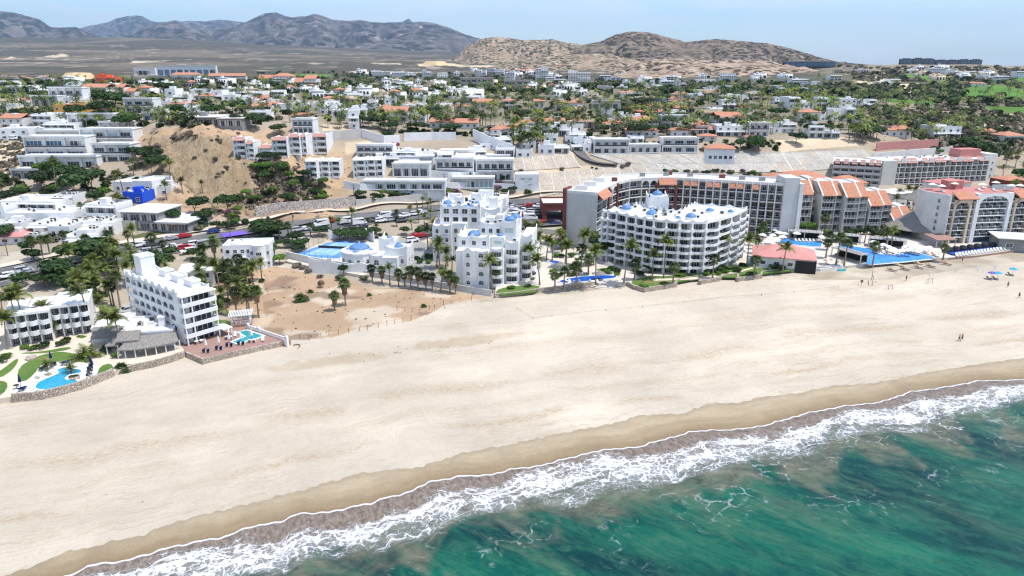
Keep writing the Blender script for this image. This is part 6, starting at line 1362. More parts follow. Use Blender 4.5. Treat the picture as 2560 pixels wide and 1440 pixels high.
def stack(label, levels, name='villa', cat='villa', wall='white'):
    """modern villa: a list of (x0,x1,ytop,ybase,bays,floors) blocks stepping up the slope"""
    p0 = Vector(G(levels[0][0], levels[0][3])); T = thing(name, label, cat, p0); o = p0
    for k, (x0, x1, yt, yb, nb, nf, gl) in enumerate(levels):
        a, c = Vector(G(x0, yb)), Vector(G(x1, yb)); Wd = abs(c.x-a.x); kk = (a.y*CT+(H-a.z)*ST)/F; hgt = (yb-yt)*kk/.97; fh = hgt/nf; X, Y, Z = a.x-o.x, a.y-o.y, a.z-o.z
        rec = 1.0
        b = MB(); b.box(X, X+Wd, Y+rec, Y+9, Z-6, Z+hgt, wall); b.box(X-.02, X+.5, Y, Y+rec-.01, Z-2, Z+hgt, wall); b.box(X+Wd-.5, X+Wd+.02, Y, Y+rec-.01, Z-2, Z+hgt, wall); part(T, 'wall', b)
        b = MB(); b.box(X-.2, X+Wd+.2, Y-.4, Y+9.2, Z+hgt, Z+hgt+.4, wall); part(T, 'roof', b)
        b = MB(); b.box(X-.2, X+Wd+.2, Y-.4, Y-.15, Z+hgt+.4, Z+hgt+.9, wall); part(T, 'parapet', b)
        for i in range(nf):
            z = Z+i*fh; b = MB(); b.box(X+.5, X+Wd-.5, Y-.3, Y+rec, z-.2, z+.2, wall); part(T, 'floor_slab', b)
            bw = (Wd-1)/nb
            for j in range(nb):
                xx = X+.5+j*bw; me = um('bg4', lambda: U_door(4, 'blue_glass')) if gl == 'b' and random.random() < .7 else um('fg', lambda: U_door(2, 'frosted_glass')) if gl == 'f' and random.random() < .6 else DOORS()
                piece(T, 'glass_door', me, xx+.2, Y+rec-.05, z+.2, (bw-.4)*.8, fh*.62)
                if j: b = MB(); b.box(xx-.12, xx+.12, Y, Y+rec, z+.2, z+fh-.2, wall); part(T, 'dividing_wall', b)
            if i: piece(T, 'balcony_rail', um('rg', None), X+.5, Y-.2, z+.2, Wd-1, .8)
    return T
stack('modern white villa stepping down the bluff with blue glass, left of two', [(52,238,394,426,5,1,'f'),(66,210,346,396,3,2,'b'),(92,200,330,350,2,1,'d')])
stack('modern white villa of four glazed storeys, right of two on the bluff', [(236,326,364,408,3,2,'d'),(204,324,326,368,4,2,'f'),(250,316,308,330,3,1,'d')])
stack('white flat roofed villa above the two modern villas', [(172,266,288,318,5,1,'d')]); stack('white three storey villa with square windows among the dark trees', [(314,374,250,284,3,2,'d'),(358,396,284,302,2,1,'b')])
stack('white villa with dark glass on three sides high at the left', [(126,202,223,260,4,2,'d'),(80,142,243,266,3,1,'d')])
stack('white tower house with tall narrow windows above the apartments', [(732,802,301,333,4,2,'d')]); stack('white house with wide balcony and dark porch below the court walls', [(892,988,366,396,5,2,'d')])
stack('white stepped block with roof terraces in the middle of the white complex', [(1090,1186,400,446,5,2,'d'),(1100,1170,380,404,4,1,'d')])
stack('white block with four tall vertical fins in the white complex', [(985,1085,394,416,4,1,'f')]); stack('white corner block left of the purple bougainvillea', [(1190,1284,404,452,5,2,'d'),(1215,1275,392,408,3,1,'d')])
stack('low white garage row with roller doors', [(1130,1236,448,470,9,1,'f')], 'garage', 'garage'); stack('white clubhouse terrace under the stepped complex', [(905,1120,456,474,7,1,'d')], 'terrace', 'building')
stack('white low studio block with stepped gables in the white complex', [(982,1078,412,442,4,1,'d')]); stack('white three storey block in the upper middle of the white complex', [(1082,1190,384,402,6,1,'d')])
stack('long white concrete block with slanted fins high on the horizon', [(336,395,171,188,1,1,'d'),(395,552,166,190,9,1,'b')], 'long_building', 'building')
stack('unfinished grey concrete frame building of three open floors', [(1152,1234,197,217,6,2,'d')], 'building_shell', 'building', 'concrete'); stack('smaller unfinished grey concrete frame building', [(1260,1326,203,222,4,2,'d')], 'building_shell', 'building', 'concrete')
stack('grey cinder block house at the edge of the bluff', [(30,100,427,448,3,1,'d')], 'house', 'house', 'hotel_grey')
stack('white two storey house with a wooden door below the pink roofs', [(1655,1743,348,381,3,2,'d')]); stack('white villa with arches and two small terracotta roofs over the slope', [(1484,1572,352,384,4,2,'d')])
stack('low white house with two pale awnings above the grey slope', [(1574,1650,364,382,4,1,'d')]); stack('white house with tall glazed upper floor beside the palms', [(1872,1922,310,342,3,2,'d')])
stack('wide white two storey house with blue doors', [(1652,1718,292,320,3,2,'b')]); stack('long dark glazed villa with brown roof', [(1482,1550,254,274,4,1,'d')])
simple_house('white arcaded villa with terracotta roof over the retaining slope', (1768,372), (1838,373), 27, 5, 9, 'white', 'terracotta', 1.6, 'villa', 'villa', 5)
# the sign wall
A_, B_, an, L = None, None, 0, 0
a, c = G(1288,478), G(1347,480)
kk = (a[1]*CT+(H-a[2])*ST)/F; an = math.atan2(c[1]-a[1], c[0]-a[0]); L = math.hypot(c[0]-a[0], c[1]-a[1]); hh = (478-437)*kk/.97
T = thing('sign_wall', 'tall blank white wall painted with the words Mar Y Sol', 'wall', a, 0.02)
b = MB(); b.box(0, L, 0, 8, -3, hh, 'white'); part(T, 'wall', b)
def text(T, s, x, z, size, y=-.05, mat='letters', rz=0):
    c = bpy.data.curves.new('lettering', 'FONT'); c.body = s; c.size = size; c.extrude = .02; c.materials.append(MATS[mat]); o = bpy.data.objects.new('lettering', c); COL.objects.link(o); o.parent = T
    o.location = (x, y, z); o.rotation_euler = (math.pi/2, 0, rz); return o
text(T, 'Mar Y Sol', L*.24, hh*.68, L*.115)
b = MB()
for i, w_ in enumerate((.03, .02, .035, .03, .02)): b.box(L*(.36+i*.055), L*(.36+i*.055+w_), -.05, -.012, hh*.565, hh*.585, 'letters')
part(T, 'lettering', b)
b = MB(); b.box(L*.56, L*.69, -.06, -.01, hh*.36, hh*.4, 'steel'); part(T, 'vent_grille', b)
wall_line('retaining_wall', 'long white retaining wall under the white complex parking', 'wall', [(860,470),(900,478),(1000,476),(1100,474),(1200,474),(1286,478)], 0, 3.2, .4, 'white', ground=True)
wall_line('retaining_wall', 'white stepped parking wall with garage doors', 'wall', [(1060,446),(1120,452),(1236,452)], 0, 4, .4, 'white', ground=True)
wall_line('retaining_wall', 'pale concrete wall above the row of oleanders', 'wall', [(640,540),(700,528),(780,522),(890,512)], 0, 3.4, .6, 'riprap', ground=True)
wall_line('retaining_wall', 'smooth concrete bank beside the highway', 'wall', [(890,514),(1000,505),(1110,492)], 0, 2.4, .6, 'concrete', ground=True)
wall_line('court_wall', 'long white court wall left of the red bougainvillea', 'wall', [(905,345),(960,362),(1000,360)], 0, 4.5, .4, 'white', ground=True)
wall_line('court_wall', 'white court wall with a tall glass panel', 'wall', [(1010,352),(1080,350),(1140,350)], 0, 4.0, .4, 'white', ground=True)
wall_line('court_wall', 'white curving ramp wall stepping down to the right', 'wall', [(1182,352),(1215,368),(1280,392)], 0, 6, .4, 'white', ground=True)
wall_line('retaining_wall', 'grey concrete retaining wall under the bare house plot', 'wall', [(806,352),(850,350),(905,345)], 0, 4.5, .4, 'concrete', ground=True)
wall_line('retaining_wall', 'pink brown retaining wall below the right hillside villas', 'wall', [(2190,378),(2280,372),(2345,368)], 0, 4.5, .5, 'pink_roof', ground=True)
wall_line('retaining_wall', 'white zigzag retaining wall above the back hotel', 'wall', [(2180,398),(2260,390),(2380,380)], 0, 3, .5, 'offwhite', ground=True)
# ------------------------------------------------------------------ faced retaining slopes, panel by panel
def faced(label, tl, tr, bl, br, nx, ny, mat, lean=0.):
    o = Vector(G(*bl)); T = thing('retaining_slope', label, 'retaining slope', o); P = {}
    for i in range(nx+1):
        for j in range(ny+1):
            s, t = i/nx, j/ny; px = (bl[0]*(1-s)+br[0]*s)*(1-t)+(tl[0]*(1-s)+tr[0]*s)*t; py = (bl[1]*(1-s)+br[1]*s)*(1-t)+(tl[1]*(1-s)+tr[1]*s)*t
            P[i, j] = Vector(G(px, py))-o
    for i in range(nx):
        for j in range(ny):
            a, b_, c, d = P[i, j], P[i+1, j], P[i+1, j+1], P[i, j+1]; m = (a+b_+c+d)/4; n = (b_-a).cross(d-a).normalized(); q = [m+(v-m)*.96 for v in (a, b_, c, d)]
            th = random.uniform(.26, .40); mb = MB(); mb.add([tuple(v+n*.0) for v in q]+[tuple(v+n*th) for v in q], [(4,5,6,7),(0,1,5,4),(1,2,6,5),(2,3,7,6),(3,0,4,7)], mat if (i*7+j*3) % 5 else 'facing'); part(T, 'slope_panel', mb)
    b = MB()
    for i in range(nx+1):
        for j in range(ny): b.tube(P[i, j]+Vector((0,0,.35)), P[i, j+1]+Vector((0,0,.35)), .17, .17, 4, 'offwhite', False)
    for j in range(1, ny+1):
        for i in range(nx): b.tube(P[i, j]+Vector((0,0,.35)), P[i+1, j]+Vector((0,0,.35)), .17, .17, 4, 'offwhite', False)
    part(T, 'concrete_rib', b, kind='stuff')
faced('pale stone faced slope with white ribs behind the big hotel', (1475,388), (1955,384), (1620,432), (1985,432), 11, 2, 'facing_grey')
faced('wide stone faced slope with white ribs left of the back hotel', (1950,384), (2155,376), (1985,432), (2195,414), 7, 3, 'facing_grey')
faced('pinkish stone faced slope beside the white sign wall', (1345,438), (1640,408), (1352,494), (1660,436), 9, 2, 'facing')
faced('pinkish stone faced slope under the palm covered villas', (1282,398), (1425,380), (1286,430), (1450,420), 6, 1, 'facing')
faced('small stone faced slope under the zigzag white wall', (2270,392), (2400,385), (2260,404), (2412,396), 5, 1, 'facing_grey')
drape('road', [(1440,372),(1452,388),(1470,402),(1505,410),(1540,412)], 6, 'asphalt', .5, 'steep access road winding up the stone faced slope', step=2)
# ------------------------------------------------------------------ hillside town
HOUSES = """t 5 62 288 322;w 0 70 326 350;w 82 175 290 316;w 60 190 312 336;y 137 225 267 292;c 180 213 255 272;w 20 78 217 230;t 38 75 189 201;t 92 122 189 201;o 240 288 190 207;t 428 500 182 199;t 522 612 185 201
w 415 475 227 253;w 476 522 227 243;w 530 585 230 251;t 207 268 212 233;t 292 335 213 240;t 342 390 214 232;w 570 640 224 240;d 475 605 295 316;c -10 30 252 270;w 150 200 208 222;w -20 30 205 216;w 600 640 252 266
w 5 150 507 540;w 20 182 538 566;w 135 190 492 520;w 75 180 566 592;p 0 92 584 612;w 150 240 582 620;w 220 302 515 557;b 310 362 485 508;w 285 392 455 480;d 308 488 530 572;g 285 340 556 576;w -40 20 520 560;w 392 430 470 490
t 640 672 240 256;w 680 730 230 250;t 645 732 184 208;t 735 792 190 220;t 945 1065 270 302;w 872 898 282 322;t 1075 1195 298 320;w 892 940 255 275;w 1015 1060 262 276;t 1070 1118 262 277;t 1122 1172 262 276;t 1182 1230 250 272;t 1255 1288 248 275;t 950 985 243 258;r 948 972 217 231;w 975 1002 218 230;c 1055 1085 207 225;t 805 850 240 256;w 780 840 262 280;w 690 760 262 276;w 860 885 232 246
w 928 975 178 190;w 980 1040 180 192;w 1055 1078 177 192;w 1093 1120 184 198;w 1190 1215 176 190;w 1217 1260 172 186;w 1262 1286 180 200;t 1195 1252 316 346;t 1254 1302 312 340;w 1200 1280 350 372
w 1340 1370 170 202;t 1315 1340 173 183;t 1288 1312 174 184;w 1420 1475 180 208;w 1365 1415 195 208;w 1500 1552 190 201;w 1556 1590 205 218;w 1594 1621 202 217;w 1625 1650 203 218;g 1688 1716 203 219;w 1652 1684 204 218;w 1648 1695 192 202;w 1800 1838 186 200;w 1738 1790 200 208;g 1492 1530 217 228;w 1432 1480 157 168;w 1490 1540 160 170;w 1330 1360 156 163
w 1464 1496 237 252;t 1335 1362 250 270;t 1385 1455 250 272;r 1560 1610 272 290;p 1440 1462 270 283;t 1500 1530 275 289;t 1620 1665 262 275;b 1645 1668 250 261;t 1685 1740 264 281;t 1670 1700 243 252;t 1850 1890 264 282;t 1512 1568 300 320;t 1578 1645 292 322;t 1793 1860 284 312;t 1890 1925 286 302;t 1738 1772 310 335;t 1568 1645 320 342;t 1676 1720 320 342;w 1790 1868 318 340;t 1870 1902 340 358;t 1295 1338 300 324;t 1340 1374 299 322;t 1376 1412 298 320;t 1414 1460 297 325;t 1270 1300 316 342
w 1285 1320 335 352;w 1325 1355 330 345;w 1300 1340 356 374;w 1360 1395 340 356;w 1345 1385 366 386;w 1395 1425 325 340;w 1290 1330 378 394;w 1412 1450 345 358;w 1240 1285 372 392;t 1748 1790 336 352;w 1575 1610 345 360
w 1920 1966 217 232;w 1978 2024 200 214;w 2028 2050 206 217;w 1985 2045 222 233;w 1970 2036 247 272;w 2040 2098 248 270;w 2102 2150 250 267;w 2155 2190 252 270;t 1998 2046 275 306;w 2050 2104 277 303;w 2108 2156 274 303;w 1925 1990 312 332;w 2020 2095 318 344;t 2150 2185 320 337;t 2208 2275 315 342;t 1935 1962 292 304;w 2330 2402 320 348;t 2508 2562 332 358;w 2196 2252 200 212;w 2320 2360 172 184;w 2362 2402 176 188;w 2404 2440 180 193;w 2450 2482 190 203;w 2484 2522 192 204;c 2085 2130 170 182;w 2075 2105 190 201;w 2145 2172 174 181;w 2540 2575 180 194;t 2430 2466 205 216"""
HT = {'w': ('white' , None, 'white flat roofed'), 't': ('offwhite', 'terracotta', 'terracotta roofed'), 'y': ('yellow_wall', None, 'ochre yellow walled'), 'c': ('cream', None, 'cream flat roofed'), 'o': ('orange_wall', None, 'bright orange cube shaped'),
      'd': ('dark_concrete', 'offwhite', 'long dark fronted'), 'p': ('offwhite', 'pink_roof', 'pink red roofed'), 'g': ('concrete', None, 'grey concrete'), 'b': ('blue_wall', 'offwhite', 'bright blue walled'), 'r': ('orange_wall', 'terrace_pink', 'red walled')}
LM = [(480,400,'the bare sandy bluff'),(445,178,'the long white horizon block'),(1720,395,'the ribbed stone slopes'),(264,198,'the orange cube house'),(1000,358,'the red bougainvillea'),(1318,458,'the sign wall'),(2350,250,'the golf course'),(130,370,'the modern bluff villas'),(720,370,'the cliff top apartments'),(860,420,'the lower apartment row'),(1140,410,'the white terraced complex'),
      (1190,206,'the unfinished concrete frame'),(1620,210,'the row of far white villas'),(2360,155,'the dark ridge blocks'),(1830,180,'the pinkish shrub hill'),(90,550,'the roadside houses at the left'),(400,550,'the long roadside diner'),(340,495,'the bright blue house'),(1390,340,'the palm covered villas'),(1700,300,'the blue doored white house'),(2100,290,'the three white gabled houses'),(2240,330,'the terracotta villa above the back hotel'),
      (1000,285,'the big tiled roof villa'),(350,270,'the square windowed villa'),(180,240,'the dark glass villa'),(600,300,'the long garden pavilion'),(700,200,'the pink tiled villas on the crest'),(2030,210,'the valley villas'),(1000,185,'the far villa row on the plain edge'),
      (420,770,'the arcaded hotel'),(110,830,'the balcony condo'),(350,850,'the thatched restaurant'),(150,940,'the kidney shaped pool'),(620,840,'the brown pool terrace'),(480,690,'the small plain white house'),(620,640,'the white domed villa'),(885,630,'the flat blue dome'),(1000,700,'the long grey wall'),(1140,560,'the shaded condo tower'),(1210,680,'the beach condo tower'),(1440,680,'the garden pools'),(1690,640,'the curved condo'),(1850,480,'the big bent hotel'),(2120,540,'the terraced hotel blocks'),(2240,640,'the largest blue pool'),(1960,650,'the pink roofed restaurant'),(2430,560,'the cream beach hotel'),(2280,480,'the pointed thatched hut'),(2350,430,'the back hotel'),(1000,500,'the highway bank'),(200,690,'the roadside trees at the left'),(560,700,'the palm grove'),(850,740,'the empty sandy lot'),(1380,540,'the brick gatehouse'),(1280,540,'the crowded car park'),(450,610,'the highway bend'),(2300,700,'the volleyball sand'),(780,590,'the tennis court'),(640,470,'the scrub covered slope')]
def near(px, py): return min(LM, key=lambda q: (q[0]-px)**2+((q[1]-py)*1.8)**2)[2]
PENDING = []          # (object, base phrase, kind word, px, py)
def villa(code, x0, x1, yt, yb, sd):
    r = random.Random(sd); wall, roof, ph = HT[code]; a, c = G(x0, yb), G(x1, yb)
    if a is None or c is None: return
    m = G((x0+x1)/2, yb); kk = (m[1]*CT+(H-m[2])*ST)/F; Wd = (x1-x0)*kk; hgt = (yb-yt)*kk/.97; an = r.uniform(-.16, .16)
    X0 = m[0]-Wd/2
    rh = 0
    if roof in ('terracotta', 'pink_roof', 'terrace_pink'): rh = min(hgt*.34, Wd*.16)
    body = hgt-rh; nf = max(1, round(body/3.0)); fh = body/nf; dep = max(8, min(Wd*.8, 14))
    T = thing('villa', ph, 'house', (X0, m[1], m[2]), an, 'houses and villas of the hillside town')
    PENDING.append((T, '%s %s' % (ph, {1: 'single storey house', 2: 'two storey villa', 3: 'three storey villa'}.get(nf, 'tall villa')), (x0+x1)/2, yb))
    split = Wd > 10 and r.random() < .65; xs = Wd*r.uniform(.42, .62) if split else Wd; h2 = fh*max(1, nf-1) if (split and nf > 1) else body*.86
    flip = r.random() < .5
    blocks = [(0, xs, 0, dep, body)]
    if split: blocks.append((xs+.02, Wd, r.uniform(-2, 2.5), dep+1, h2))
    if split and flip: blocks = [(Wd-b_[1], Wd-b_[0], b_[2], b_[3], b_[4]) for b_ in blocks]
    wm = wall if code != 'b' else 'blue_wall'
    for k, (bx0, bx1, by0, by1, bh) in enumerate(blocks):
        b = MB(); b.box(bx0, bx1, by0, by1, -4, bh, wm)
        part(T, 'wall', b)
        b = MB(); bw = bx1-bx0
        if rh and (k == 0 or r.random() < .7):
            if r.random() < .6: b.hip(bx0, bx1, by0, by1, bh+.01, rh*.9, roof, .7)
            else: b.slope(bx0-.4, bx1+.4, by0-.8, bh-.1, (by0+by1)/2, bh+rh, .25, roof); b.slope(bx0-.4, bx1+.4, by1+.5, bh-.1, (by0+by1)/2+.01, bh+rh, .25, roof)
            part(T, 'tiled_roof', b)
        elif code == 'd': b.box(bx0-.6, bx1+.6, by0-1.2, by1+.5, bh, bh+.35, 'offwhite'); part(T, 'roof', b)
        else:
            b.box(bx0, bx1, by0, by0+.25, bh, bh+.7, wm); b.box(bx0, bx1, by1-.25, by1, bh, bh+.7, wm); b.box(bx0, bx0+.25, by0+.25, by1-.25, bh, bh+.7, wm); b.box(bx1-.25, bx1, by0+.25, by1-.25, bh, bh+.7, wm); part(T, 'parapet', b)
            if yb > 480 and bw > 5: clutter(T, bx0, bx1, by0, by1, bh+.02, 6, sd)
            elif r.random() < .5: clutter(T, bx0, bx1, by0, by1, bh, 1 if yb < 240 else 2, sd)
        big = yb-yt > 11; n = max(1, int(bw/(3.4 if big else 5.5)))
        nfl = max(1, int(round(bh/fh))); f2 = bh/nfl
        for i in range(nfl):
            style = r.random()
            for j in range(n):
                cx = bx0+bw*(j+.5)/n
                if style < .45 or code == 'd': piece(T, 'window', DOORS(), cx-bw/n*.43, by0-.04, i*f2+.15, bw/n*.86, f2*.74)
                else: w_ = r.uniform(.9, 1.9); piece(T, 'window', WIN(), cx-w_/2, by0-.03, i*f2+.75, w_, f2*.45)
            if style < .45 and (big or r.random() < .4):
                b = MB(); b.box(bx0, bx1, by0-1.7, by0-.08, (i+1)*f2-.28, (i+1)*f2-.06, wm if code != 'b' else 'white'); part(T, 'balcony_floor' if i < nfl-1 else 'canopy', b)
                if i and big: piece(T, 'balcony_rail', um('rs'+wm, lambda: U_rail_solid(wm)), bx0, by0-1.7, i*f2, bw, .85)
        if r.random() < .35 and big: b = MB(); b.box(bx0+bw*.3, bx0+bw*.3+3, by0+3, by0+6, bh, bh+2.2, wm); part(T, 'roof_room', b)
for ln in HOUSES.replace('\n', ';').split(';'):
    if ln.strip():
        q = ln.split(); villa(q[0], *[float(v) for v in q[1:]], sd=int(float(q[1]))*7+int(float(q[4])))
FARH = []; HC = {'w': 0, 't': 2, 'c': 4}
# extra small houses filling the town band
_r = random.Random(11)
for (px0, px1, py0, py1, n, codes) in ((560,1480,208,250,62,'wwtcw'),(1480,2000,224,262,22,'wtwc'),(600,1250,245,300,32,'wwtwc'),(0,560,236,300,16,'wtwc'),(1290,1470,325,385,14,'w'),(880,1280,385,440,10,'w'),(1640,1960,300,345,10,'wwt'),(1450,1900,262,336,18,'wtwc'),(0,560,205,240,12,'wwt'),(900,1300,176,190,6,'w'),(1280,1480,172,200,8,'wwt'),(2280,2540,172,205,14,'wwc'),(1550,2000,190,212,10,'w'),(0,260,560,640,5,'w'),(1450,1550,150,170,6,'w'),(2330,2500,330,360,2,'t')):
    for k in range(n):
        x, y = _r.uniform(px0, px1), _r.uniform(py0, py1); s = 1 if y < 200 else 1.4 if y < 240 else 2.0 if y < 400 else 3
        w_ = _r.uniform(16, 30)*s; h_ = _r.uniform(6, 9)*s
        if py0 < 212:
            p = G(x, y)
            if p: FARH.append((p[0], p[1], p[2], w_*((p[1]*CT+(H-p[2])*ST)/F)/10, _r.uniform(-.2, .2), HC[_r.choice(codes)]+_r.randint(0, 1)))
            continue
        villa(_r.choice(codes), x-w_/2, x+w_/2, y-h_, y, 900+k+int(px0))
def atD(px, py, D): d = ray(px, py); t = D/d[1]; return d[0]*t, D, H+d[2]*t
for (x0, x1, yt, yb, D) in ((2253,2282,146,161,2250),(2284,2310,145,161,2250),(2311,2336,146,160,2250),(2342,2369,149,162,2260),(2371,2395,149,162,2260),(2398,2426,148,162,2270),(2428,2455,148,162,2270)):
    a, c, t_ = atD(x0, yb, D), atD(x1, yb, D), atD(x0, yt, D); Wd, hg = c[0]-a[0], t_[2]-a[2]
    T = thing('apartment_block', 'dark blue grey apartment block on the far ridge', 'apartment block', a, 0, 'dark apartment blocks on the ridge'); PENDING.append((T, 'dark blue grey apartment block on the ridge', (x0+x1)/2, yb))
    b = MB(); b.box(0, Wd, 2, 16, -8, hg*.92, 'dark_frame'); part(T, 'wall', b)
    for i in range(4): b = MB(); b.box(-.3, Wd+.3, .4, 15, hg*.92*(i+1)/4-.5, hg*.92*(i+1)/4, 'dark_concrete'); part(T, 'floor_slab', b)
    for k in range(4): b = MB(); b.box(Wd*k/4, Wd*k/4+.8, .3, 3, -8, hg*.9, 'dark_concrete'); part(T, 'column', b)
    for i in range(4): b = MB(); b.box(.5, Wd-.5, 1.9, 1.99, hg*.92*i/4+.3, hg*.92*(i+1)/4-.6, 'blue_glass'); part(T, 'window', b)
    b = MB(); b.box(Wd*.2, Wd*.8, 4, 12, hg*.92, hg*1.02, 'dark_frame'); part(T, 'roof_room', b)
a, c = atD(1962,158,1880), atD(2088,167,1880); T = thing('long_building', 'long low dark blue building on top of the pinkish hill', 'building', (a[0], a[1], a[2]-6)); Wd = c[0]-a[0]
b = MB(); b.box(0, Wd, 0, 18, -10, 9.5, 'dark_frame'); part(T, 'wall', b); b = MB(); b.box(-3, Wd*.83, -2, 20, 9.5, 11, 'dark_concrete'); part(T, 'roof', b)
for k in range(9): b = MB(); b.box(Wd*k/9+.6, Wd*(k+1)/9-.6, -.2, -.02, -2, 8.6, 'blue_glass'); part(T, 'window', b)
def mound(name, label, pts_px, h, mat):
    """a heap: irregular cone over an outline"""
    P = [G(*p)[:2] for p in pts_px]; cx = sum(p[0] for p in P)/len(P); cy_ = sum(p[1] for p in P)/len(P); z = float(hz(cx, cy_))
    v = []; n = len(P)
    for k, (s, hh) in enumerate(((1, -3), (.8, h*.45), (.62, h*.95), (.3, h*1.0), (0, h*.97))):
        for i, p in enumerate(P): v.append(((p[0]-cx)*s, (p[1]-cy_)*s*1., hh+random.uniform(-.05, .05)*h))
    f = [(k*n+i, k*n+(i+1) % n, (k+1)*n+(i+1) % n, (k+1)*n+i) for k in range(4) for i in range(n)]
    thing(name, label, 'mound', (cx, cy_, z), me=newmesh(name, v, f, (mat,)))
mound('sand_mound', 'flat topped heap of yellow sand on the crest, left of two', [(146,196),(175,198),(225,198),(246,195),(225,190),(180,189)], 11, 'sandpile')
mound('sand_mound', 'wide heap of orange sand on the far plain', [(1052,163),(1090,164),(1125,163),(1110,160),(1070,160)], 14, 'sandpile')
# ------------------------------------------------------------------ plants
def frond_mesh(L=2.9, droop=1.2, n=13, w=.75, m='palm_leaf', seed=0):
    r = random.Random(seed); b = MB(); P = []
    for i in range(n+1):
        t = i/n; P.append(Vector((L*(t-.12*t*t), 0, .75*L*.45*math.sin(t*1.9)-droop*t**2.2)))
    for i in range(n):
        p, q = P[i], P[i+1]; d = (q-p).normalized(); t = i/n; ww = w*math.sin(math.pi*min(1, .12+t*.95))**.6
        b.add([tuple(p+Vector((0,.035,0))), tuple(p-Vector((0,.035,0))), tuple(q-Vector((0,.03,0))), tuple(q+Vector((0,.03,0)))], [(0,1,2,3)], m)
        for s in (-1, 1):
            e = p+Vector((d.x*ww*.55, s*ww, -ww*r.uniform(.25, .65))); b.add([tuple(p), tuple(p+d*.17), tuple(e)], [(0,1,2)], m)
            e2 = p+d*.1+Vector((d.x*ww*.4, s*ww*.8, -ww*r.uniform(.1, .4))); b.add([tuple(p+d*.1), tuple(p+d*.25), tuple(e2)], [(0,1,2)], m)
    return b
def place(b, mb, yaw, pitch, z=0., roll=0., sc=1.):
    M = Matrix.Translation((0, 0, z)) @ Matrix.Rotation(yaw, 4, 'Z') @ Matrix.Rotation(-pitch, 4, 'Y') @ Matrix.Rotation(roll, 4, 'X') @ Matrix.Scale(sc, 4)
    k = len(b.v); b.v += [tuple(M @ Vector(p)) for p in mb.v]
    for f, m in zip(mb.f, mb.m): b.f.append(tuple(k+i for i in f)); b.m.append(b.mi(mb.mats[m]))
def coco_crown(seed, m='palm_leaf', n=19):
    r = random.Random(seed); b = MB(); fr = [frond_mesh(2.9, .9+.5*k, 9, .72, m, k) for k in range(3)]
    for i in range(n): place(b, fr[i % 3], i*2.4+r.uniform(-.2, .2), (1.15-1.5*i/n)+r.uniform(-.15, .15), 0, r.uniform(-.4, .4), r.uniform(.82, 1.08))
    return b.mesh('crown')
def fan_leaf(seed, m): 
    r = random.Random(seed); b = MB(); b.add([(0,.03,0),(0,-.03,0),(.75,-.03,.1),(.75,.03,.1)], [(0,1,2,3)], m); n = 11
    for i in range(n):
        a = -1.75+3.5*i/(n-1); l = r.uniform(.75, 1.0)*(1-.12*abs(a)); c = Vector((.75, 0, .1))
        tip = c+Vector((math.cos(a)*l, math.sin(a)*l, -.28*l-.1*r.random())); w_ = .12
        b.add([tuple(c), tuple(c+Vector((math.cos(a-.17)*l*.6, math.sin(a-.17)*l*.6, .02))), tuple(tip), tuple(c+Vector((math.cos(a+.17)*l*.6, math.sin(a+.17)*l*.6, .02)))], [(0,1,2,3)], m)
    return b
def fan_crown(seed, m='fan_leaf', n=30, dry=0):
    r = random.Random(seed); b = MB(); fl = [fan_leaf(k, m) for k in range(3)]; fd = fan_leaf(9, 'dry_leaf')
    for i in range(n): place(b, fl[i % 3], i*2.4, 1.35-2.0*i/n+r.uniform(-.15, .15), 0, r.uniform(-.5, .5), r.uniform(.8, 1.1))
    for i in range(dry): place(b, fd, i*2.4, -.75-.5*r.random(), -.2, 0, r.uniform(.8, 1.0))
    return b.mesh('crown')
def trunk_mesh(lean, seed, r0=.24, r1=.14, n=6):
    r = random.Random(seed); b = MB(); P = [Vector((lean*(i/n)**1.8, .15*lean*math.sin(i), i/n)) for i in range(n+1)]
    for i in range(n): 
        ra, rb = r0+(r1-r0)*i/n, r0+(r1-r0)*(i+1)/n
        b.tube((P[i].x, P[i].y, P[i].z*1.), (P[i+1].x, P[i+1].y, P[i+1].z), ra*(1.25 if i == 0 else 1), rb, 7, 'trunk', False)
    return b
def trunk(T, h, lean, k):
    key = ('tr', k, round(h), round(lean, 1))
    if key not in UM:
        n = 6; b = MB(); P = [Vector((lean*(i/n)**1.8, 0, h*i/n)) for i in range(n+1)]
        for i in range(n):
            ra, rb = .22-.1*i/n, .22-.1*(i+1)/n; b.tube(P[i], P[i+1], ra*(1.5 if i == 0 else 1)*(1.25 if k == 'f' else 1), rb*(1.25 if k == 'f' else 1), 7, 'trunk', False)
        UM[key] = b.mesh('trunk')
    obj('trunk', UM[key], T); return lean
def skirt_mesh(seed):
    r = random.Random(seed); b = MB(); pr = [(.45, -.1), (.62, -.5), (.58, -1.2), (.42, -1.9), (.2, -2.2)]
    b.lathe([(a*r.uniform(.9, 1.1), z) for a, z in pr], 0, 0, 9, 'skirt'); fl = fan_leaf(3, 'dry_leaf')
    for i in range(14): place(b, fl, i*2.4, -1.25+r.uniform(-.2, .2), -.2-.08*i, 0, .75)
    return b.mesh('dead_leaf_skirt')
COCO = [coco_crown(s, m) for s, m in ((1, 'palm_leaf'), (2, 'palm_leaf'), (3, 'palm_dark'), (4, 'palm_leaf'))]
COCOF = [frond_mesh(2.9, .9+.5*k, 12, .72, 'palm_leaf', k).mesh('frond') for k in range(3)]
FAN = [fan_crown(1), fan_crown(2, 'fan_leaf', 26, 6), fan_crown(3, 'palm_dark', 28, 3)]; SKIRT = [skirt_mesh(1), skirt_mesh(2)]
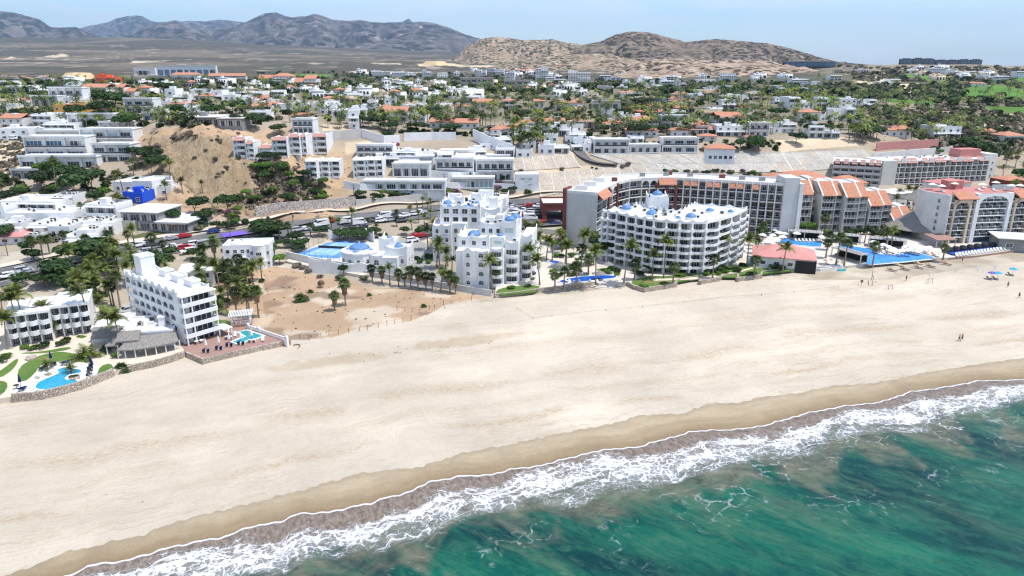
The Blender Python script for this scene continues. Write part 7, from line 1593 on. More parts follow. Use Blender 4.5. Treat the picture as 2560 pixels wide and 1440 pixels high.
def palm(px, pyb, hpx, kind='c', phrase=None, z=None, fronds=False, grp='palms of the gardens and the town', sc=None):
    p = G(px, pyb) if z is None else (*W(px, pyb, z)[:2], z)
    if p is None: return
    if z is None and p[1] < 260 and inpoly([p[0]], [p[1]], PLATW)[0]: p = (*W(px, pyb, 1.2)[:2], 1.2)
    kk = (p[1]*CT+(H-p[2])*ST)/F; h = max(1.2, hpx*kk/.96); r = random.Random(int(px*7+pyb*13))
    R = sc if sc else (min(1.35, max(.7, h/6.2)) if kind == 'c' else min(1.35, max(.6, h/4.6)))
    crown = .9*R if kind == 'c' else .8*R; ht = max(.5, h-crown)
    T = thing('palm_tree', phrase or 'palm', 'palm tree', p, r.uniform(0, 6.28), grp)
    lean = r.uniform(-.1, .22)*ht if kind == 'c' else r.uniform(-.04, .04)*ht
    lean = round(lean, 1); trunk(T, ht, lean, kind); hh = round(ht) if False else ht
    top = (lean, 0, round(ht))
    if kind == 'c' and fronds:
        for i in range(17): obj('frond', COCOF[i % 3], T, top, rot=Matrix.Rotation(i*2.4+r.uniform(-.2,.2), 3, 'Z').to_euler().to_matrix().__matmul__(Matrix.Rotation(-((1.15-1.5*i/17)+r.uniform(-.15,.15)), 3, 'Y')).to_euler(), sc=R*r.uniform(.85, 1.08))
    else: obj('crown', (COCO[r.randint(0, 3)] if kind == 'c' else FAN[r.randint(0, 2)]), T, top, r.uniform(0, 6), R)
    if kind == 's': obj('dead_leaf_skirt', SKIRT[r.randint(0, 1)], T, top, 0, R)
    nm = {'c': 'coconut palm', 'f': 'fan palm', 's': 'shaggy fan palm'}[kind]; sz = 'tall ' if h > 9 else 'short ' if h < 4.5 else ''
    PENDING.append((T, phrase or sz+nm, px, pyb)); return T
PLATW = [W(a, b, 1.2)[:2] for a, b in PLAT]
NEARP = """f 1387 725 43;f 1410 722 47;f 1441 719 59;c 1452 665 88;c 1416 670 63;c 1489 712 92;c 1560 706 99;f 1586 700 48;c 1630 699 62;c 1659 697 95;f 1682 710 48;f 1781 697 57;c 1807 672 77;f 1885 692 50;c 1867 667 67;c 1349 712 72;c 1325 700 80;f 1301 695 45;c 1366 650 55;c 1339 625 65;c 1297 575 30;c 1582 640 48;f 1892 565 45;c 1420 607 17
c 1956 677 67;f 2180 670 60;f 2110 665 60;f 2090 662 77;f 2064 645 40;f 2060 585 48;f 2068 625 45;f 2357 650 40;c 2212 625 53;c 2227 620 48;c 2161 607 36;c 2240 530 40;c 2265 530 40;c 2282 525 33;c 2295 585 55;f 2220 487 15;f 2145 467 12;f 2170 475 14
s 864 765 64;s 837 777 48;s 931 705 43;s 955 709 42;c 975 712 47;s 997 716 41;f 1012 716 30;s 1027 720 48;s 1045 722 50;s 1065 725 43;s 1081 727 40;c 1102 730 50;s 1125 732 50;s 1139 735 38;c 1099 672 70;c 1092 670 50;c 1070 625 60;c 1082 590 40;c 879 570 43;c 1025 542 25;c 1069 535 28;c 995 550 25;c 992 567 22;c 850 585 35;c 830 575 30;c 920 572 20;c 942 585 25;f 777 592 30;f 700 602 45;f 722 600 40;f 732 607 25;f 672 567 20;f 682 650 33;c 1231 732 87;c 1272 682 50;f 1240 715 40;c 1217 700 30
c 525 831 86;c 552 834 74;s 592 787 67;s 647 794 74;s 572 760 70;c 550 725 65;f 575 720 70;f 615 700 50;c 637 740 78;c 522 760 50;c 510 795 48;f 610 740 43;c 605 760 60;s 685 655 43;f 510 660 45;s 540 657 57;f 562 650 23;f 487 675 30;c 22 885 95;c 54 860 125;c 71 860 133;c 125 847 87;c 142 857 45;c 197 815 93;c 204 810 70;c 230 840 150;c 282 882 97;c 307 885 103;f 302 775 90;c 178 945 28;c 122 937 29;f 85 650 53;f 125 637 42;f 107 640 45;f 160 617 37;f 205 540 28;f 322 615 35;c 145 495 95;c 12 500 50;c 297 535 48;c 310 490 53;c 335 440 40;c 427 465 58;c 382 445 38;c 417 500 43;c 457 485 38;c 507 482 25;c 537 650 55;c 510 660 43;f 410 640 33;c 275 690 60;c 290 665 65;c 250 700 60;c 265 740 70;c 240 760 70;c 225 720 50;c 300 700 70;c 320 720 60;c 205 735 55;c 280 770 60;c 255 800 60;c 10 800 60;c 0 860 90;c 180 790 60;c 335 660 45;c 345 690 50;c 400 680 40;c 420 700 40;c 530 700 40;c 600 640 30;c 640 640 28;c 655 700 50;c 620 790 55;c 500 720 50;c 560 775 50"""
for ln in NEARP.replace('\n', ';').split(';'):
    k, x, y, h_ = ln.split(); x, y, h_ = float(x), float(y), float(h_)
    zz = 1.2 if (k != 's' and inpoly([x], [y], PLAT)[0]) else None
    palm(x, y, h_, k, z=zz, fronds=(k == 'c' and h_ >= 50 and y > 640))
_r = random.Random(21)
for (poly, n, hmin, hmax, kinds) in (([(1310,600),(1480,615),(1500,660),(1480,690),(1330,680)], 14, 40, 62, 'ccf'),([(1090,690),(1130,650),(1135,715),(1100,712)], 5, 30, 45, 'cf'),([(1240,660),(1300,640),(1320,690),(1260,700)], 5, 35, 55, 'c'),([(1890,590),(1940,600),(1880,650)], 5, 25, 40, 'cf'),([(2230,500),(2300,500),(2300,600),(2230,560)], 6, 28, 40, 'c'),
    ([(180,640),(360,590),(390,640),(300,780),(190,760)], 18, 45, 70, 'ccf'),([(480,690),(660,680),(640,780),(540,800)], 12, 40, 65, 'cfs'),([(2490,400),(2560,380),(2560,560),(2510,480)], 9, 25, 40, 'c'),([(960,520),(1090,505),(1090,560),(1000,590)], 7, 22, 30, 'c')):
    k = 0
    xs = [p[0] for p in poly]; ys = [p[1] for p in poly]
    while k < n:
        x, y = _r.uniform(min(xs), max(xs)), _r.uniform(min(ys), max(ys))
        if inpoly([x], [y], poly)[0]: palm(x, y, _r.uniform(hmin, hmax), _r.choice(kinds), z=1.2 if inpoly([x], [y], PLAT)[0] else None); k += 1
# town palms
TOWN = [([(0,205),(640,205),(640,300),(420,320),(330,330),(0,305)], 85), ([(640,205),(1280,205),(1300,320),(900,330),(640,300)], 120), ([(1280,215),(1920,225),(1920,345),(1440,345),(1280,395)], 120), ([(1920,230),(2150,240),(2480,320),(2480,360),(2200,365),(1930,345)], 60)]
FARP = []
def town_palms():
    r = random.Random(5); n_ind = 0
    for poly, n in TOWN:
        xs = [p[0] for p in poly]; ys = [p[1] for p in poly]; k = 0
        while k < n*3.2:
            x = r.uniform(min(xs), max(xs)); y = r.uniform(min(ys), max(ys))
            if not inpoly([x], [y], poly)[0] or (x > 380 and x < 600 and y > 335): continue
            k += 1; s = .16+(y-200)/(330-200)*.17 if y < 330 else .35; hpx = r.uniform(70, 105)*s*1.0
            if y > 300 and k % 4 == 0: palm(x, y, hpx, r.choice('ccf'), grp='palms among the hillside villas')
            else: FARP.append((x, y, hpx, r.random()))
town_palms()
def sprawl(name, label, items, protos, jit=.3):
    """items: (x,y,z,scale,rot,k); one joined mesh, kind stuff"""
    V, FI, LT, MI = [], [], [], []; mats = []; base = 0
    pr = []
    for me in protos:
        v = np.empty(len(me.vertices)*3, np.float32); me.vertices.foreach_get('co', v); li = np.empty(len(me.loops), np.int32); me.loops.foreach_get('vertex_index', li)
        lt = np.empty(len(me.polygons), np.int32); me.polygons.foreach_get('loop_total', lt); mi = np.empty(len(me.polygons), np.int32); me.polygons.foreach_get('material_index', mi)
        mp = []
        for m in me.materials:
            if m.name not in mats: mats.append(m.name)
            mp.append(mats.index(m.name))
        pr.append((v.reshape(-1, 3), li, lt, np.array(mp)[mi]))
    for x, y, z, s, a, k in items:
        v, li, lt, mi = pr[k]; c, sn = math.cos(a)*s, math.sin(a)*s
        V.append(np.stack([v[:, 0]*c-v[:, 1]*sn+x, v[:, 0]*sn+v[:, 1]*c+y, v[:, 2]*s+z], -1)); FI.append(li+base); LT.append(lt); MI.append(mi); base += len(v)
    V = np.concatenate(V).astype(np.float32); FI = np.concatenate(FI).astype(np.int32); LT = np.concatenate(LT).astype(np.int32); MI = np.concatenate(MI).astype(np.int32)
    me = bpy.data.meshes.new(name); me.vertices.add(len(V)); me.vertices.foreach_set('co', V.ravel()); me.loops.add(len(FI)); me.loops.foreach_set('vertex_index', FI)
    me.polygons.add(len(LT)); me.polygons.foreach_set('loop_start', np.concatenate([[0], np.cumsum(LT)[:-1]]).astype(np.int32)); me.polygons.foreach_set('loop_total', LT)
    for m in mats: me.materials.append(bpy.data.materials[m])
    me.polygons.foreach_set('material_index', MI); me.update(calc_edges=True)
    o = obj(name, me); o['kind'] = 'stuff'; o['label'] = label; o['category'] = name.replace('_', ' '); return o
def lowpalm(seed, m):
    r = random.Random(seed); b = MB(); b.tube((0, 0, -1), (0, 0, 5), .2, .13, 4, 'trunk', False)
    for i in range(14):
        a = i*2.4; l = 3.1*r.uniform(.8, 1.1); up = 1.0-1.5*i/14; c, s = math.cos(a), math.sin(a)
        p1 = (c*l*.5, s*l*.5, 5+up*l*.5+.2); p2 = (c*l*.95, s*l*.95, 5+up*l*.6-.7); w_ = .5
        b.add([(0, 0, 5), (p1[0]-s*w_, p1[1]+c*w_, p1[2]-.25), p1, (p1[0]+s*w_, p1[1]-c*w_, p1[2]-.25), p2], [(0, 1, 2), (0, 2, 3), (1, 4, 2), (2, 4, 3)], m)
    return b.mesh('palm')
def low_house(wall, roof, v):
    b = MB(); w1 = 5.5+v; b.box(0-5, w1-5, 0, 7, -3, 3.4+v, wall); b.box(w1-4.98, 5, 1-v, 8, -3, 2.6+v*1.6, wall)
    if roof: b.hip(-5, w1-5, 0, 7, 3.41+v, 1.3, roof, .5)
    else: b.box(-5.1, w1-4.9, -.1, .1, 3.4+v, 3.9+v, wall); b.box(-3.6, -2, 2, 4, 3.4+v, 4.6+v, wall)
    for i in range(3): b.box(-4.5+i*1.7, -3.4+i*1.7, -.04, -.005, .6+v, 2.5+v*.6, 'glass')
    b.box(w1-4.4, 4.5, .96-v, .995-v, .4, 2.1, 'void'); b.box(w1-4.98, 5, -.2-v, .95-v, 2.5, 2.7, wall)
    return b.mesh('house')
HP = [low_house(w_, r_, v) for w_, r_ in (('white', None), ('offwhite', 'terracotta'), ('cream', None)) for v in (0, 1)]
LP = [lowpalm(1, 'palm_dark'), lowpalm(2, 'palm_leaf'), lowpalm(3, 'palm_dark')]
def blob(seed, n, m, R=(1, 1, .8), leaf=.28, trunk_h=0, m2=None):
    """leafy crown: leaf clumps spread over and inside several overlapping lobes"""
    r = random.Random(seed); b = MB(); lobes = [(r.uniform(-.5, .5)*R[0], r.uniform(-.5, .5)*R[1], r.uniform(-.1, .35)*R[2], r.uniform(.42, .72)) for _ in range(5)]
    for i in range(n):
        lx, ly, lz, lr = lobes[r.randrange(5)]; th = r.uniform(0, 6.283); cz = r.uniform(-.55, 1); q = math.sqrt(max(0, 1-cz*cz)); k = lr*r.uniform(.72, 1.08)
        c = Vector((lx+math.cos(th)*q*k*R[0], ly+math.sin(th)*q*k*R[1], lz+cz*k*R[2])); nrm = Vector((math.cos(th)*q, math.sin(th)*q, cz+.3)).normalized()
        a = nrm.orthogonal().normalized(); a.rotate(Matrix.Rotation(r.uniform(0, 6.28), 3, nrm)); d = nrm.cross(a); s = leaf*r.uniform(.6, 1.3)
        t1, t2 = nrm*s*r.uniform(-.5, .5), nrm*s*r.uniform(-.5, .5)
        b.add([tuple(c-a*s+t1), tuple(c-d*s*.7-t2), tuple(c+a*s+t2), tuple(c+d*s*.7-t1)], [(0, 1, 2, 3)], m if (m2 is None or r.random() < .6) else m2)
    return b
TREE = [blob(s, 520, m, (1, 1, .75), .17).mesh('crown') for s, m in ((1, 'tree_leaf'), (2, 'tree_leaf'), (3, 'bright_leaf'), (4, 'tree_leaf'))]
BUSH = [blob(s, 170, m, (1, 1, .7), .24).mesh('crown') for s, m in ((5, 'tree_leaf'), (6, 'bright_leaf'), (7, 'scrub_leaf'), (8, 'dry_scrub'))]
FLOW = [blob(9, 220, 'flower', (1, 1, .7), .2, m2='tree_leaf').mesh('crown'), blob(10, 200, 'flower_purple', (1, 1, .7), .2, m2='bright_leaf').mesh('crown')]
LOW = [blob(11, 34, 'tree_leaf', (1, 1, .7), .5).mesh('b'), blob(12, 30, 'scrub_leaf', (1, 1, .6), .5).mesh('b'), blob(13, 26, 'dry_scrub', (1, 1, .6), .5).mesh('b'), blob(14, 30, 'scrub_leaf', (1, 1, .7), .45).mesh('b')]
STEM = (lambda b: (b.tube((0, 0, -.6), (.1, 0, 1.0), .12, .08, 6, 'trunk', False), b.tube((.1, 0, 1), (.5, .2, 1.9), .07, .03, 5, 'trunk', False), b.tube((.1, 0, 1), (-.4, -.2, 1.8), .07, .03, 5, 'trunk', False), b.tube((.05, 0, .9), (0, .45, 1.8), .06, .03, 5, 'trunk', False), b)[4])(MB()).mesh('trunk')
def tree(px, pyb, wpx, hpx, k, phrase, cat='tree', z=None, me=None, grp='broadleaf trees'):
    p = G(px, pyb) if z is None else (*W(px, pyb, z)[:2], z)
    if p is None: return
    kk = (p[1]*CT+(H-p[2])*ST)/F; r_ = wpx*kk/2; h = hpx*kk/.96; T = thing(cat, phrase, cat, p, random.uniform(0, 6.28), grp)
    istree = h > 3.0; zc = h*.62 if istree else h*.42
    obj('crown', me or (TREE[k] if istree else BUSH[k]), T, (0, 0, zc), 0, (r_/1.15, r_/1.15, max(.4, h-zc)/.85*1.0))
    obj('trunk', STEM, T, (0, 0, 0), 0, (max(.6, h/3.5),)*2+(max(.35, zc/1.9),))
    PENDING.append((T, phrase, px, pyb)); return T
T4 = """0 215 670 150 75;1 150 700 120 60;0 250 640 120 45;3 120 720 90 40;1 190 500 110 70;0 160 470 90 60;3 230 480 90 60;1 240 520 60 45;2 262 500 40 35;0 490 540 70 50;1 520 560 60 40;0 570 530 60 45;1 595 525 50 42;0 440 560 50 40;2 110 440 60 35;1 105 470 80 45;0 370 410 60 40;3 400 430 60 45;0 340 400 50 35;1 130 440 60 40;0 10 520 60 45;0 12 610 60 50;1 0 470 60 40;0 200 300 60 40;1 260 300 80 50;0 290 280 80 50;3 260 270 60 45;0 320 330 60 45;2 325 325 60 45;0 410 240 50 35;1 445 300 50 40;0 540 300 60 40;3 590 320 50 35;0 640 320 60 38;1 600 285 50 35;0 670 600 90 45;1 655 585 60 40;0 920 600 90 30;0 850 600 60 28;0 800 590 50 26;0 870 598 60 26;0 560 700 70 45;3 430 650 50 35;1 620 690 50 30;0 1010 730 0 0;0 1600 345 60 35;1 1660 340 40 30;0 1895 375 60 38;2 1885 378 50 34;1 1850 375 40 30;0 1600 262 80 18;1 1650 250 60 16;0 1590 250 60 16;0 1560 300 50 30;0 1940 300 60 32;0 2010 572 40 34;2 2020 580 50 26;3 2200 600 50 26;0 2070 600 40 20;1 2150 340 70 36;0 2190 350 70 36;0 2040 340 60 34;3 1990 360 50 30;0 2440 400 70 50;1 2420 380 60 40;0 2550 530 60 60;1 2510 560 40 40;0 2550 460 50 40;0 1175 475 0 0;1 700 440 50 35;0 760 455 40 30;0 670 410 50 30;1 1170 600 60 24;0 1175 645 50 30;0 1400 620 60 22;1 1520 650 60 60;0 1500 640 60 55;0 1470 600 60 20;0 60 300 60 30;1 20 250 60 26;0 90 250 60 24;1 700 335 60 26;0 1090 290 60 24;0 930 320 60 30;1 1040 330 70 26;0 1120 335 70 26;0 1310 300 60 26;0 980 330 60 26"""
for ln in T4.split(';'):
    k, x, y, w_, h_ = [float(v) for v in ln.split()]
    if w_: tree(x, y, w_, h_, int(k), 'bright green broadleaf tree' if k == 2 else 'dark green broadleaf tree', z=1.2 if inpoly([x], [y], PLAT)[0] else None)
B4 = """0 655 705 22 9;1 600 690 14 8;0 1430 690 30 10;1 1445 672 20 8;0 1400 690 24 10;1 1280 722 26 10;0 1320 718 20 9;0 1345 724 18 10;1 1610 719 30 8;0 1660 712 26 8;1 1700 690 40 9;0 1730 688 30 9;0 1760 686 26 10;0 1790 680 26 8;1 1830 672 36 9;0 1860 665 30 9;0 1880 688 30 11;0 1940 672 50 14;1 1965 668 30 10;0 1910 662 40 8;0 1995 668 22 10;0 2100 640 26 9;1 2140 648 22 8;0 860 690 26 30;3 885 680 26 14;2 700 660 44 26;2 670 658 40 22;3 740 668 30 14;3 760 672 26 12;3 775 682 26 14;2 850 700 30 16;3 800 694 20 10;2 910 700 30 14;3 805 718 22 22;0 480 882 34 12;0 470 872 22 9;1 529 842 16 9;0 110 868 40 14;1 80 874 30 12;0 165 858 34 16;1 60 872 26 12;0 150 864 22 14;1 20 895 30 16;0 8 905 26 16;0 185 944 26 8;2 180 946 20 8;0 265 880 30 16;1 290 893 24 14;0 275 870 30 14;1 218 905 16 8"""
for ln in B4.split(';'):
    k, x, y, w_, h_ = [float(v) for v in ln.split()]
    tree(x, y, w_, h_, int(k), {0: 'dark green clipped bush', 1: 'light green shrub', 2: 'grey green desert bush', 3: 'dry brown bush'}[int(k)], 'bush', z=1.2 if inpoly([x], [y], PLAT)[0] else (1.15 if x < 300 and y > 850 else None), grp='bushes')
# slope scrub and highway hedge, one by one
_r = random.Random(31)
for (poly, n, wmin, wmax, ks) in (([(640,410),(690,390),(780,440),(850,500),(760,520),(640,530),(580,510),(640,480)], 46, 14, 42, [2, 2, 3, 0]), ([(860,500),(1000,478),(1290,478),(1350,490),(1300,498),(1000,498),(870,512)], 44, 14, 34, [0, 2, 0, 3, 1]), ([(340,400),(400,350),(400,430),(370,470),(320,440)], 16, 14, 30, [2, 3, 0]), ([(430,350),(620,345),(740,460),(700,510),(560,500),(470,420)], 16, 9, 20, [2, 3]), ([(400,345),(600,335),(700,390),(660,400),(580,352),(430,352)], 16, 10, 24, [2, 3]), ([(450,560),(600,530),(620,570),(500,590)], 18, 20, 40, [0, 2, 1]), ([(1650,436),(1980,440),(1980,432),(1640,428)], 26, 10, 20, [0, 1, 3]), ([(0,440),(120,440),(200,500),(60,510)], 14, 20, 40, [2, 3, 0]),
    ([(2280,370),(2560,380),(2560,400),(2400,400)], 14, 12, 26, [2, 3]), ([(1270,425),(1640,412),(1640,420),(1290,436)], 8, 10, 18, [3, 2])):
    xs = [p[0] for p in poly]; ys = [p[1] for p in poly]; k = 0
    while k < n:
        x, y = _r.uniform(min(xs), max(xs)), _r.uniform(min(ys), max(ys))
        if inpoly([x], [y], poly)[0]:
            w_ = _r.uniform(wmin, wmax); q = _r.choice(ks); k += 1
            if q == 1 and _r.random() < .3: tree(x, y, w_, w_*.6, 0, 'purple flowering bush', 'bush', me=FLOW[1], grp='bushes')
            else: tree(x, y, w_, w_*_r.uniform(.5, .75), q, {0: 'dark green bush', 1: 'light green shrub', 2: 'grey green desert bush', 3: 'dry brown bush'}[q], 'bush', grp='bushes')
tree(990, 374, 34, 20, 0, 'large bright red bougainvillea', 'bush', me=FLOW[0]); tree(1250, 462, 22, 14, 0, 'purple bougainvillea hanging over a white wall', 'bush', me=FLOW[1]); tree(1262, 458, 26, 20, 1, 'light green bush over the white wall', 'bush')
tree(1040, 486, 14, 12, 0, 'purple flowering bush', 'bush', me=FLOW[1])
_r = random.Random(55)
for (x0, x1, y0, y1, n, w0, w1, t) in ((1510,1860,676,690,26,16,34,0),(1310,1480,640,700,14,14,30,0),(200,640,640,790,26,34,70,1),(0,230,640,760,8,40,70,1),(20,230,845,875,10,16,34,0),(1000,1090,640,660,5,20,30,0),(880,1130,582,598,8,24,40,0),(1900,2300,584,596,14,20,36,0),(640,760,590,640,8,30,50,1),(1330,1500,600,612,8,22,34,0)):
    for _ in range(n):
        x, y = _r.uniform(x0, x1), _r.uniform(y0, y1); w_ = _r.uniform(w0, w1); k = _r.choice([0, 0, 1]) if not t else _r.choice([0, 3, 1, 0])
        if t and (300 < x < 530 and 690 < y): continue
        tree(x, y, w_, w_*_r.uniform(.45, .7), k, ('dark green garden bush', 'light green garden shrub')[k] if not t else 'leafy green tree', 'tree' if t else 'bush', z=1.2 if inpoly([x], [y], PLAT)[0] else None, grp='garden bushes' if not t else 'broadleaf trees')
# low fan palm clumps in the empty lot
for x, y, w_, k in ((750,754,38,'wide'),(775,732,16,'small'),(922,740,14,'small'),(1058,768,16,'small'),(305,930,44,'wide yellow green'),(215,905,56,'wide feathery')):
    p = G(x, y); kk = (p[1]*CT+(H-p[2])*ST)/F; s = w_*kk/3.2; T = thing('palm_clump', 'stemless %s palm clump' % k, 'palm', p, 0, 'low palm clumps'); PENDING.append((T, 'stemless %s palm clump' % k, x, y))
    obj('crown', FAN[0] if x != 215 else COCO[0], T, (0, 0, .5*s), 0, s); obj('crown', FAN[1] if x != 215 else COCO[1], T, (.8*s, .3*s, .3*s), 1, s*.8)
def scatter_low():
    r = np.random.default_rng(4); out = []; out2 = []
    def add(poly, n, smin, smax, ks, dst):
        xs = [p[0] for p in poly]; ys = [p[1] for p in poly]; c = 0
        while c < n:
            X = r.uniform(min(xs), max(xs), n*2); Y = r.uniform(min(ys), max(ys), n*2); ok = inpoly(X, Y, poly)
            for x, y in zip(X[ok], Y[ok]):
                if c >= n: break
                if any(inpoly([x], [y], g)[0] for g in GOLF): c += 1; continue
                p = G(x, y)
                if p is None: c += 1; continue
                s = r.uniform(smin, smax); dst.append((p[0], p[1], p[2]+s*.25, s, r.uniform(0, 6.28), int(r.choice(ks)))); c += 1
    add([(2150,265),(2560,262),(2560,380),(2440,400),(2300,350),(2150,300)], 620, 1.4, 3.4, [1, 2, 3, 0], out)
    add([(1480,200),(1980,205),(2200,215),(2560,205),(2560,262),(2000,250),(1480,236)], 900, 2.5, 6, [0, 0, 1, 3], out)
    add([(2080,165),(2560,170),(2560,205),(2150,205)], 350, 3, 7, [0, 1, 1, 2], out)
    add([(0,198),(1480,196),(1480,240),(0,232)], 560, 2.5, 5.5, [0, 0, 1], out)
    add([(640,180),(1300,185),(1450,200),(640,198)], 200, 3, 7, [0, 1], out)
    add([(0,225),(1280,225),(1920,240),(1900,340),(1460,340),(1280,300),(880,300),(330,325),(0,310)], 900, 1.3, 3.0, [0, 0, 0, 1], out2)
    add([(1430,350),(1950,350),(1950,376),(1430,376)], 90, 1.0, 2.0, [0, 0, 1], out2)
    add([(600,350),(680,380),(800,440),(820,500),(600,530),(560,505),(640,470)], 170, .6, 1.6, [1, 2, 2], out2)
    add([(0,330),(70,350),(70,430),(0,440)], 60, .8, 2, [1, 2], out2)
    add([(0,420),(330,420),(400,560),(0,640)], 130, 1.2, 2.6, [0, 0, 1, 2], out2)
    add([(960,330),(1280,320),(1280,345),(960,345)], 60, 1.2, 2.4, [0], out2)
    out3 = []
    add([(640,668),(720,674),(930,718),(1220,742),(1040,796),(800,842),(720,846),(600,780)], 120, .10, .30, [2, 2, 1, 2], out3)
    add([(820,880),(1100,850),(1330,838),(1330,850),(1100,885),(850,918)], 26, .06, .16, [2], out3)
    sprawl('dry_weeds', 'sparse dry weeds and beach litter on the empty lot and sand', out3, LOW)
    sprawl('scrub', 'mixed green and grey scrub of the valley and the plain edge', out, LOW); sprawl('undergrowth', 'green garden undergrowth between the hillside houses and palms', out2, LOW)
    it = []
    for x, y, hp, q in FARP:
        p = G(x, y)
        if p is None: continue
        kk = (p[1]*CT+(H-p[2])*ST)/F; it.append((p[0], p[1], p[2], max(.8, hp*kk/5.7), q*6, int(q*3)))
    r2 = random.Random(3)
    for _ in range(130):
        x, y = r2.uniform(1950, 2560), r2.uniform(196, 275); p = G(x, y); it.append((p[0], p[1], p[2], r2.uniform(1.0, 1.5), r2.random()*6, 1+r2.randint(0, 1)))
    for _ in range(60):
        x, y = r2.uniform(0, 1400), r2.uniform(190, 205); p = G(x, y); it.append((p[0], p[1], p[2], r2.uniform(1.1, 1.7), r2.random()*6, r2.randint(0, 2)))
    sprawl('distant_houses', 'small white and tiled houses far back, too small to tell apart', FARH, HP)
    o = sprawl('distant_palms', 'hundreds of small palms far back among the villas and golf greens', it, LP)
scatter_low()
# ------------------------------------------------------------------ cars
def road_dir(px, py):
    p = G(px, py); d = ((RQ-np.array(p[:2]))**2).sum(1); i = min(max(int(d.argmin()), 1), len(RQ)-2); t = RQ[i+1]-RQ[i-1]; return math.atan2(t[1], t[0])
CARS = """suv white 345 620;sedan grey 380 617;sedan silver 428 602;sedan red 462 596;sedan blue 534 584;suv silver 363 636;suv white 387 639;pickup white 437 624;suv red 465 626;suv white 470 635;suv white 489 616;van silver 508 620;suv white 16 698;suv silver 60 682;sedan silver 66 686;pickup grey 240 622;suv red 228 648
van white 804 566;suv grey 800 578;van white 866 560;van white 898 563;suv red 822 558;suv grey 934 555;suv white 952 557;van white 962 546;suv silver 978 554;suv grey 990 544;suv white 1010 545;suv silver 745 580;sedan white 760 578;suv grey 1005 556;suv white 1036 540;pickup white 1052 536;suv silver 1120 545;suv white 1150 542;sedan grey 905 572
van white 1208 527;sedan red 1231 535;suv silver 1240 530;suv black 1265 534;pickup white 1278 527;sedan red 1323 517;suv white 1345 520;pickup white 1308 531;sedan grey 1262 522;van white 1283 546;sedan red 1302 543;van white 1326 550;suv black 1345 546;sedan red 1356 560;suv black 1373 561;sedan blue 1388 563;suv silver 1330 532;sedan white 1250 541;sedan black 1310 524;suv grey 1344 532;suv white 1290 535;sedan silver 1225 545;suv white 1210 552;suv grey 1186 548;sedan white 1266 554;suv silver 1296 556;sedan black 1240 552;suv white 1322 538;suv grey 1352 538;sedan silver 1280 520
suv black 1268 515;suv black 905 468;suv grey 940 468;suv white 980 466;suv red 995 466;suv silver 1150 466;van white 1196 470;suv silver 1250 476;sedan white 1090 468;sedan red 1055 594;suv white 1032 606;sedan red 1042 595;suv black 60 350;suv white 35 350;suv grey 1210 462;sedan grey 1045 402;sedan black 1000 440;suv silver 1470 352;suv grey 1420 362;sedan white 1452 356;suv black 1440 352;suv silver 320 785;suv grey 610 672"""
def build_cars():
    for ln in CARS.replace('\n', ';').split(';'):
        k, c, x, y = ln.split(); x, y = float(x), float(y)
        an = road_dir(x, y) if (x < 1190 and y > 520) else random.choice([.1, .15, 1.2, .05, 3.2]) if x > 1190 and y > 500 else random.uniform(-.2, .3)
        if random.random() < .4: an += math.pi
        T = car(x, y, an, k, 'car_'+c, 'x', .36 if y > 500 and x < 1190 else .14, 'cars and vans parked around the resort'); PENDING.append((T, '%s %s parked' % (c, {'suv': 'sport utility car', 'sedan': 'saloon car', 'van': 'passenger van', 'pickup': 'pickup truck'}[k]), x, y))
build_cars()
# ------------------------------------------------------------------ poles, goals, fences on the sand
def utility_pole(px, pyb, hpx, label, flag=None, arm=True):
    p = G(px, pyb); kk = (p[1]*CT+(H-p[2])*ST)/F; h = hpx*kk/.97; T = thing('utility_pole' if not flag else 'flagpole', label, 'pole', p)
    b = MB(); b.tube((0, 0, -.5), (0, 0, h), .14, .1, 7, 'wood' if not flag else 'offwhite'); part(T, 'pole', b)
    if arm and not flag: b = MB(); b.box(-1, 1, -.06, .06, h-.8, h-.65, 'wood'); part(T, 'crossarm', b); b = MB(); b.lathe([(.2, h-2.4), (.22, h-1.5), (0, h-1.45)], .3, 0, 8, 'steel'); part(T, 'transformer', b)
    if flag:
        b = MB(); n = len(flag)
        for i, m in enumerate(flag): b.box(.1+i*2.4/n, .1+(i+1)*2.4/n, -.02+.05*(i % 2), .02+.05*(i % 2), h-1.7, h-.1, m)
        part(T, 'flag', b)
utility_pole(112, 664, 68, 'thin wooden pole rising above the roadside palms'); utility_pole(578, 608, 68, 'utility pole beside the purple stall on the highway'); utility_pole(885, 494, 34, 'utility pole below the lower apartment row'); utility_pole(1043, 540, 36, 'utility pole beside the highway before the shaded condo tower'); utility_pole(733, 562, 34, 'utility pole at the end of the stone bank'); utility_pole(1111, 470, 36, 'utility pole at the bend of the white parking wall'); utility_pole(20, 640, 46, 'utility pole at the left edge roadside shops')
utility_pole(1190, 500, 18, 'flagpole with a red and white flag, left of three', ['car_red', 'white', 'car_red']); utility_pole(1203, 499, 18, 'flagpole with green white and red flag, middle of three', ['tree_leaf', 'white', 'car_red']); utility_pole(1218, 498, 18, 'flagpole with striped red and blue flag, right of three', ['navy', 'car_red', 'white'])
T = thing('roadside_stall', 'purple awning stall beside the highway', 'stall', G(584, 604), road_dir(584, 604)); b = MB(); b.slope(-3.5, 4.5, -2, 2.4, 2, 2.8, .15, 'purple_awning'); part(T, 'awning', b)
for x in (-3.3, 4.2):
    for y in (-1.8, 1.8): b = MB(); b.tube((x, y, 0), (x, y, 2.5), .06, .06, 6, 'steel'); part(T, 'post', b)
b = MB(); b.box(-3, 4, 0, 1.2, 0, 1.1, 'dark_concrete'); part(T, 'counter', b)
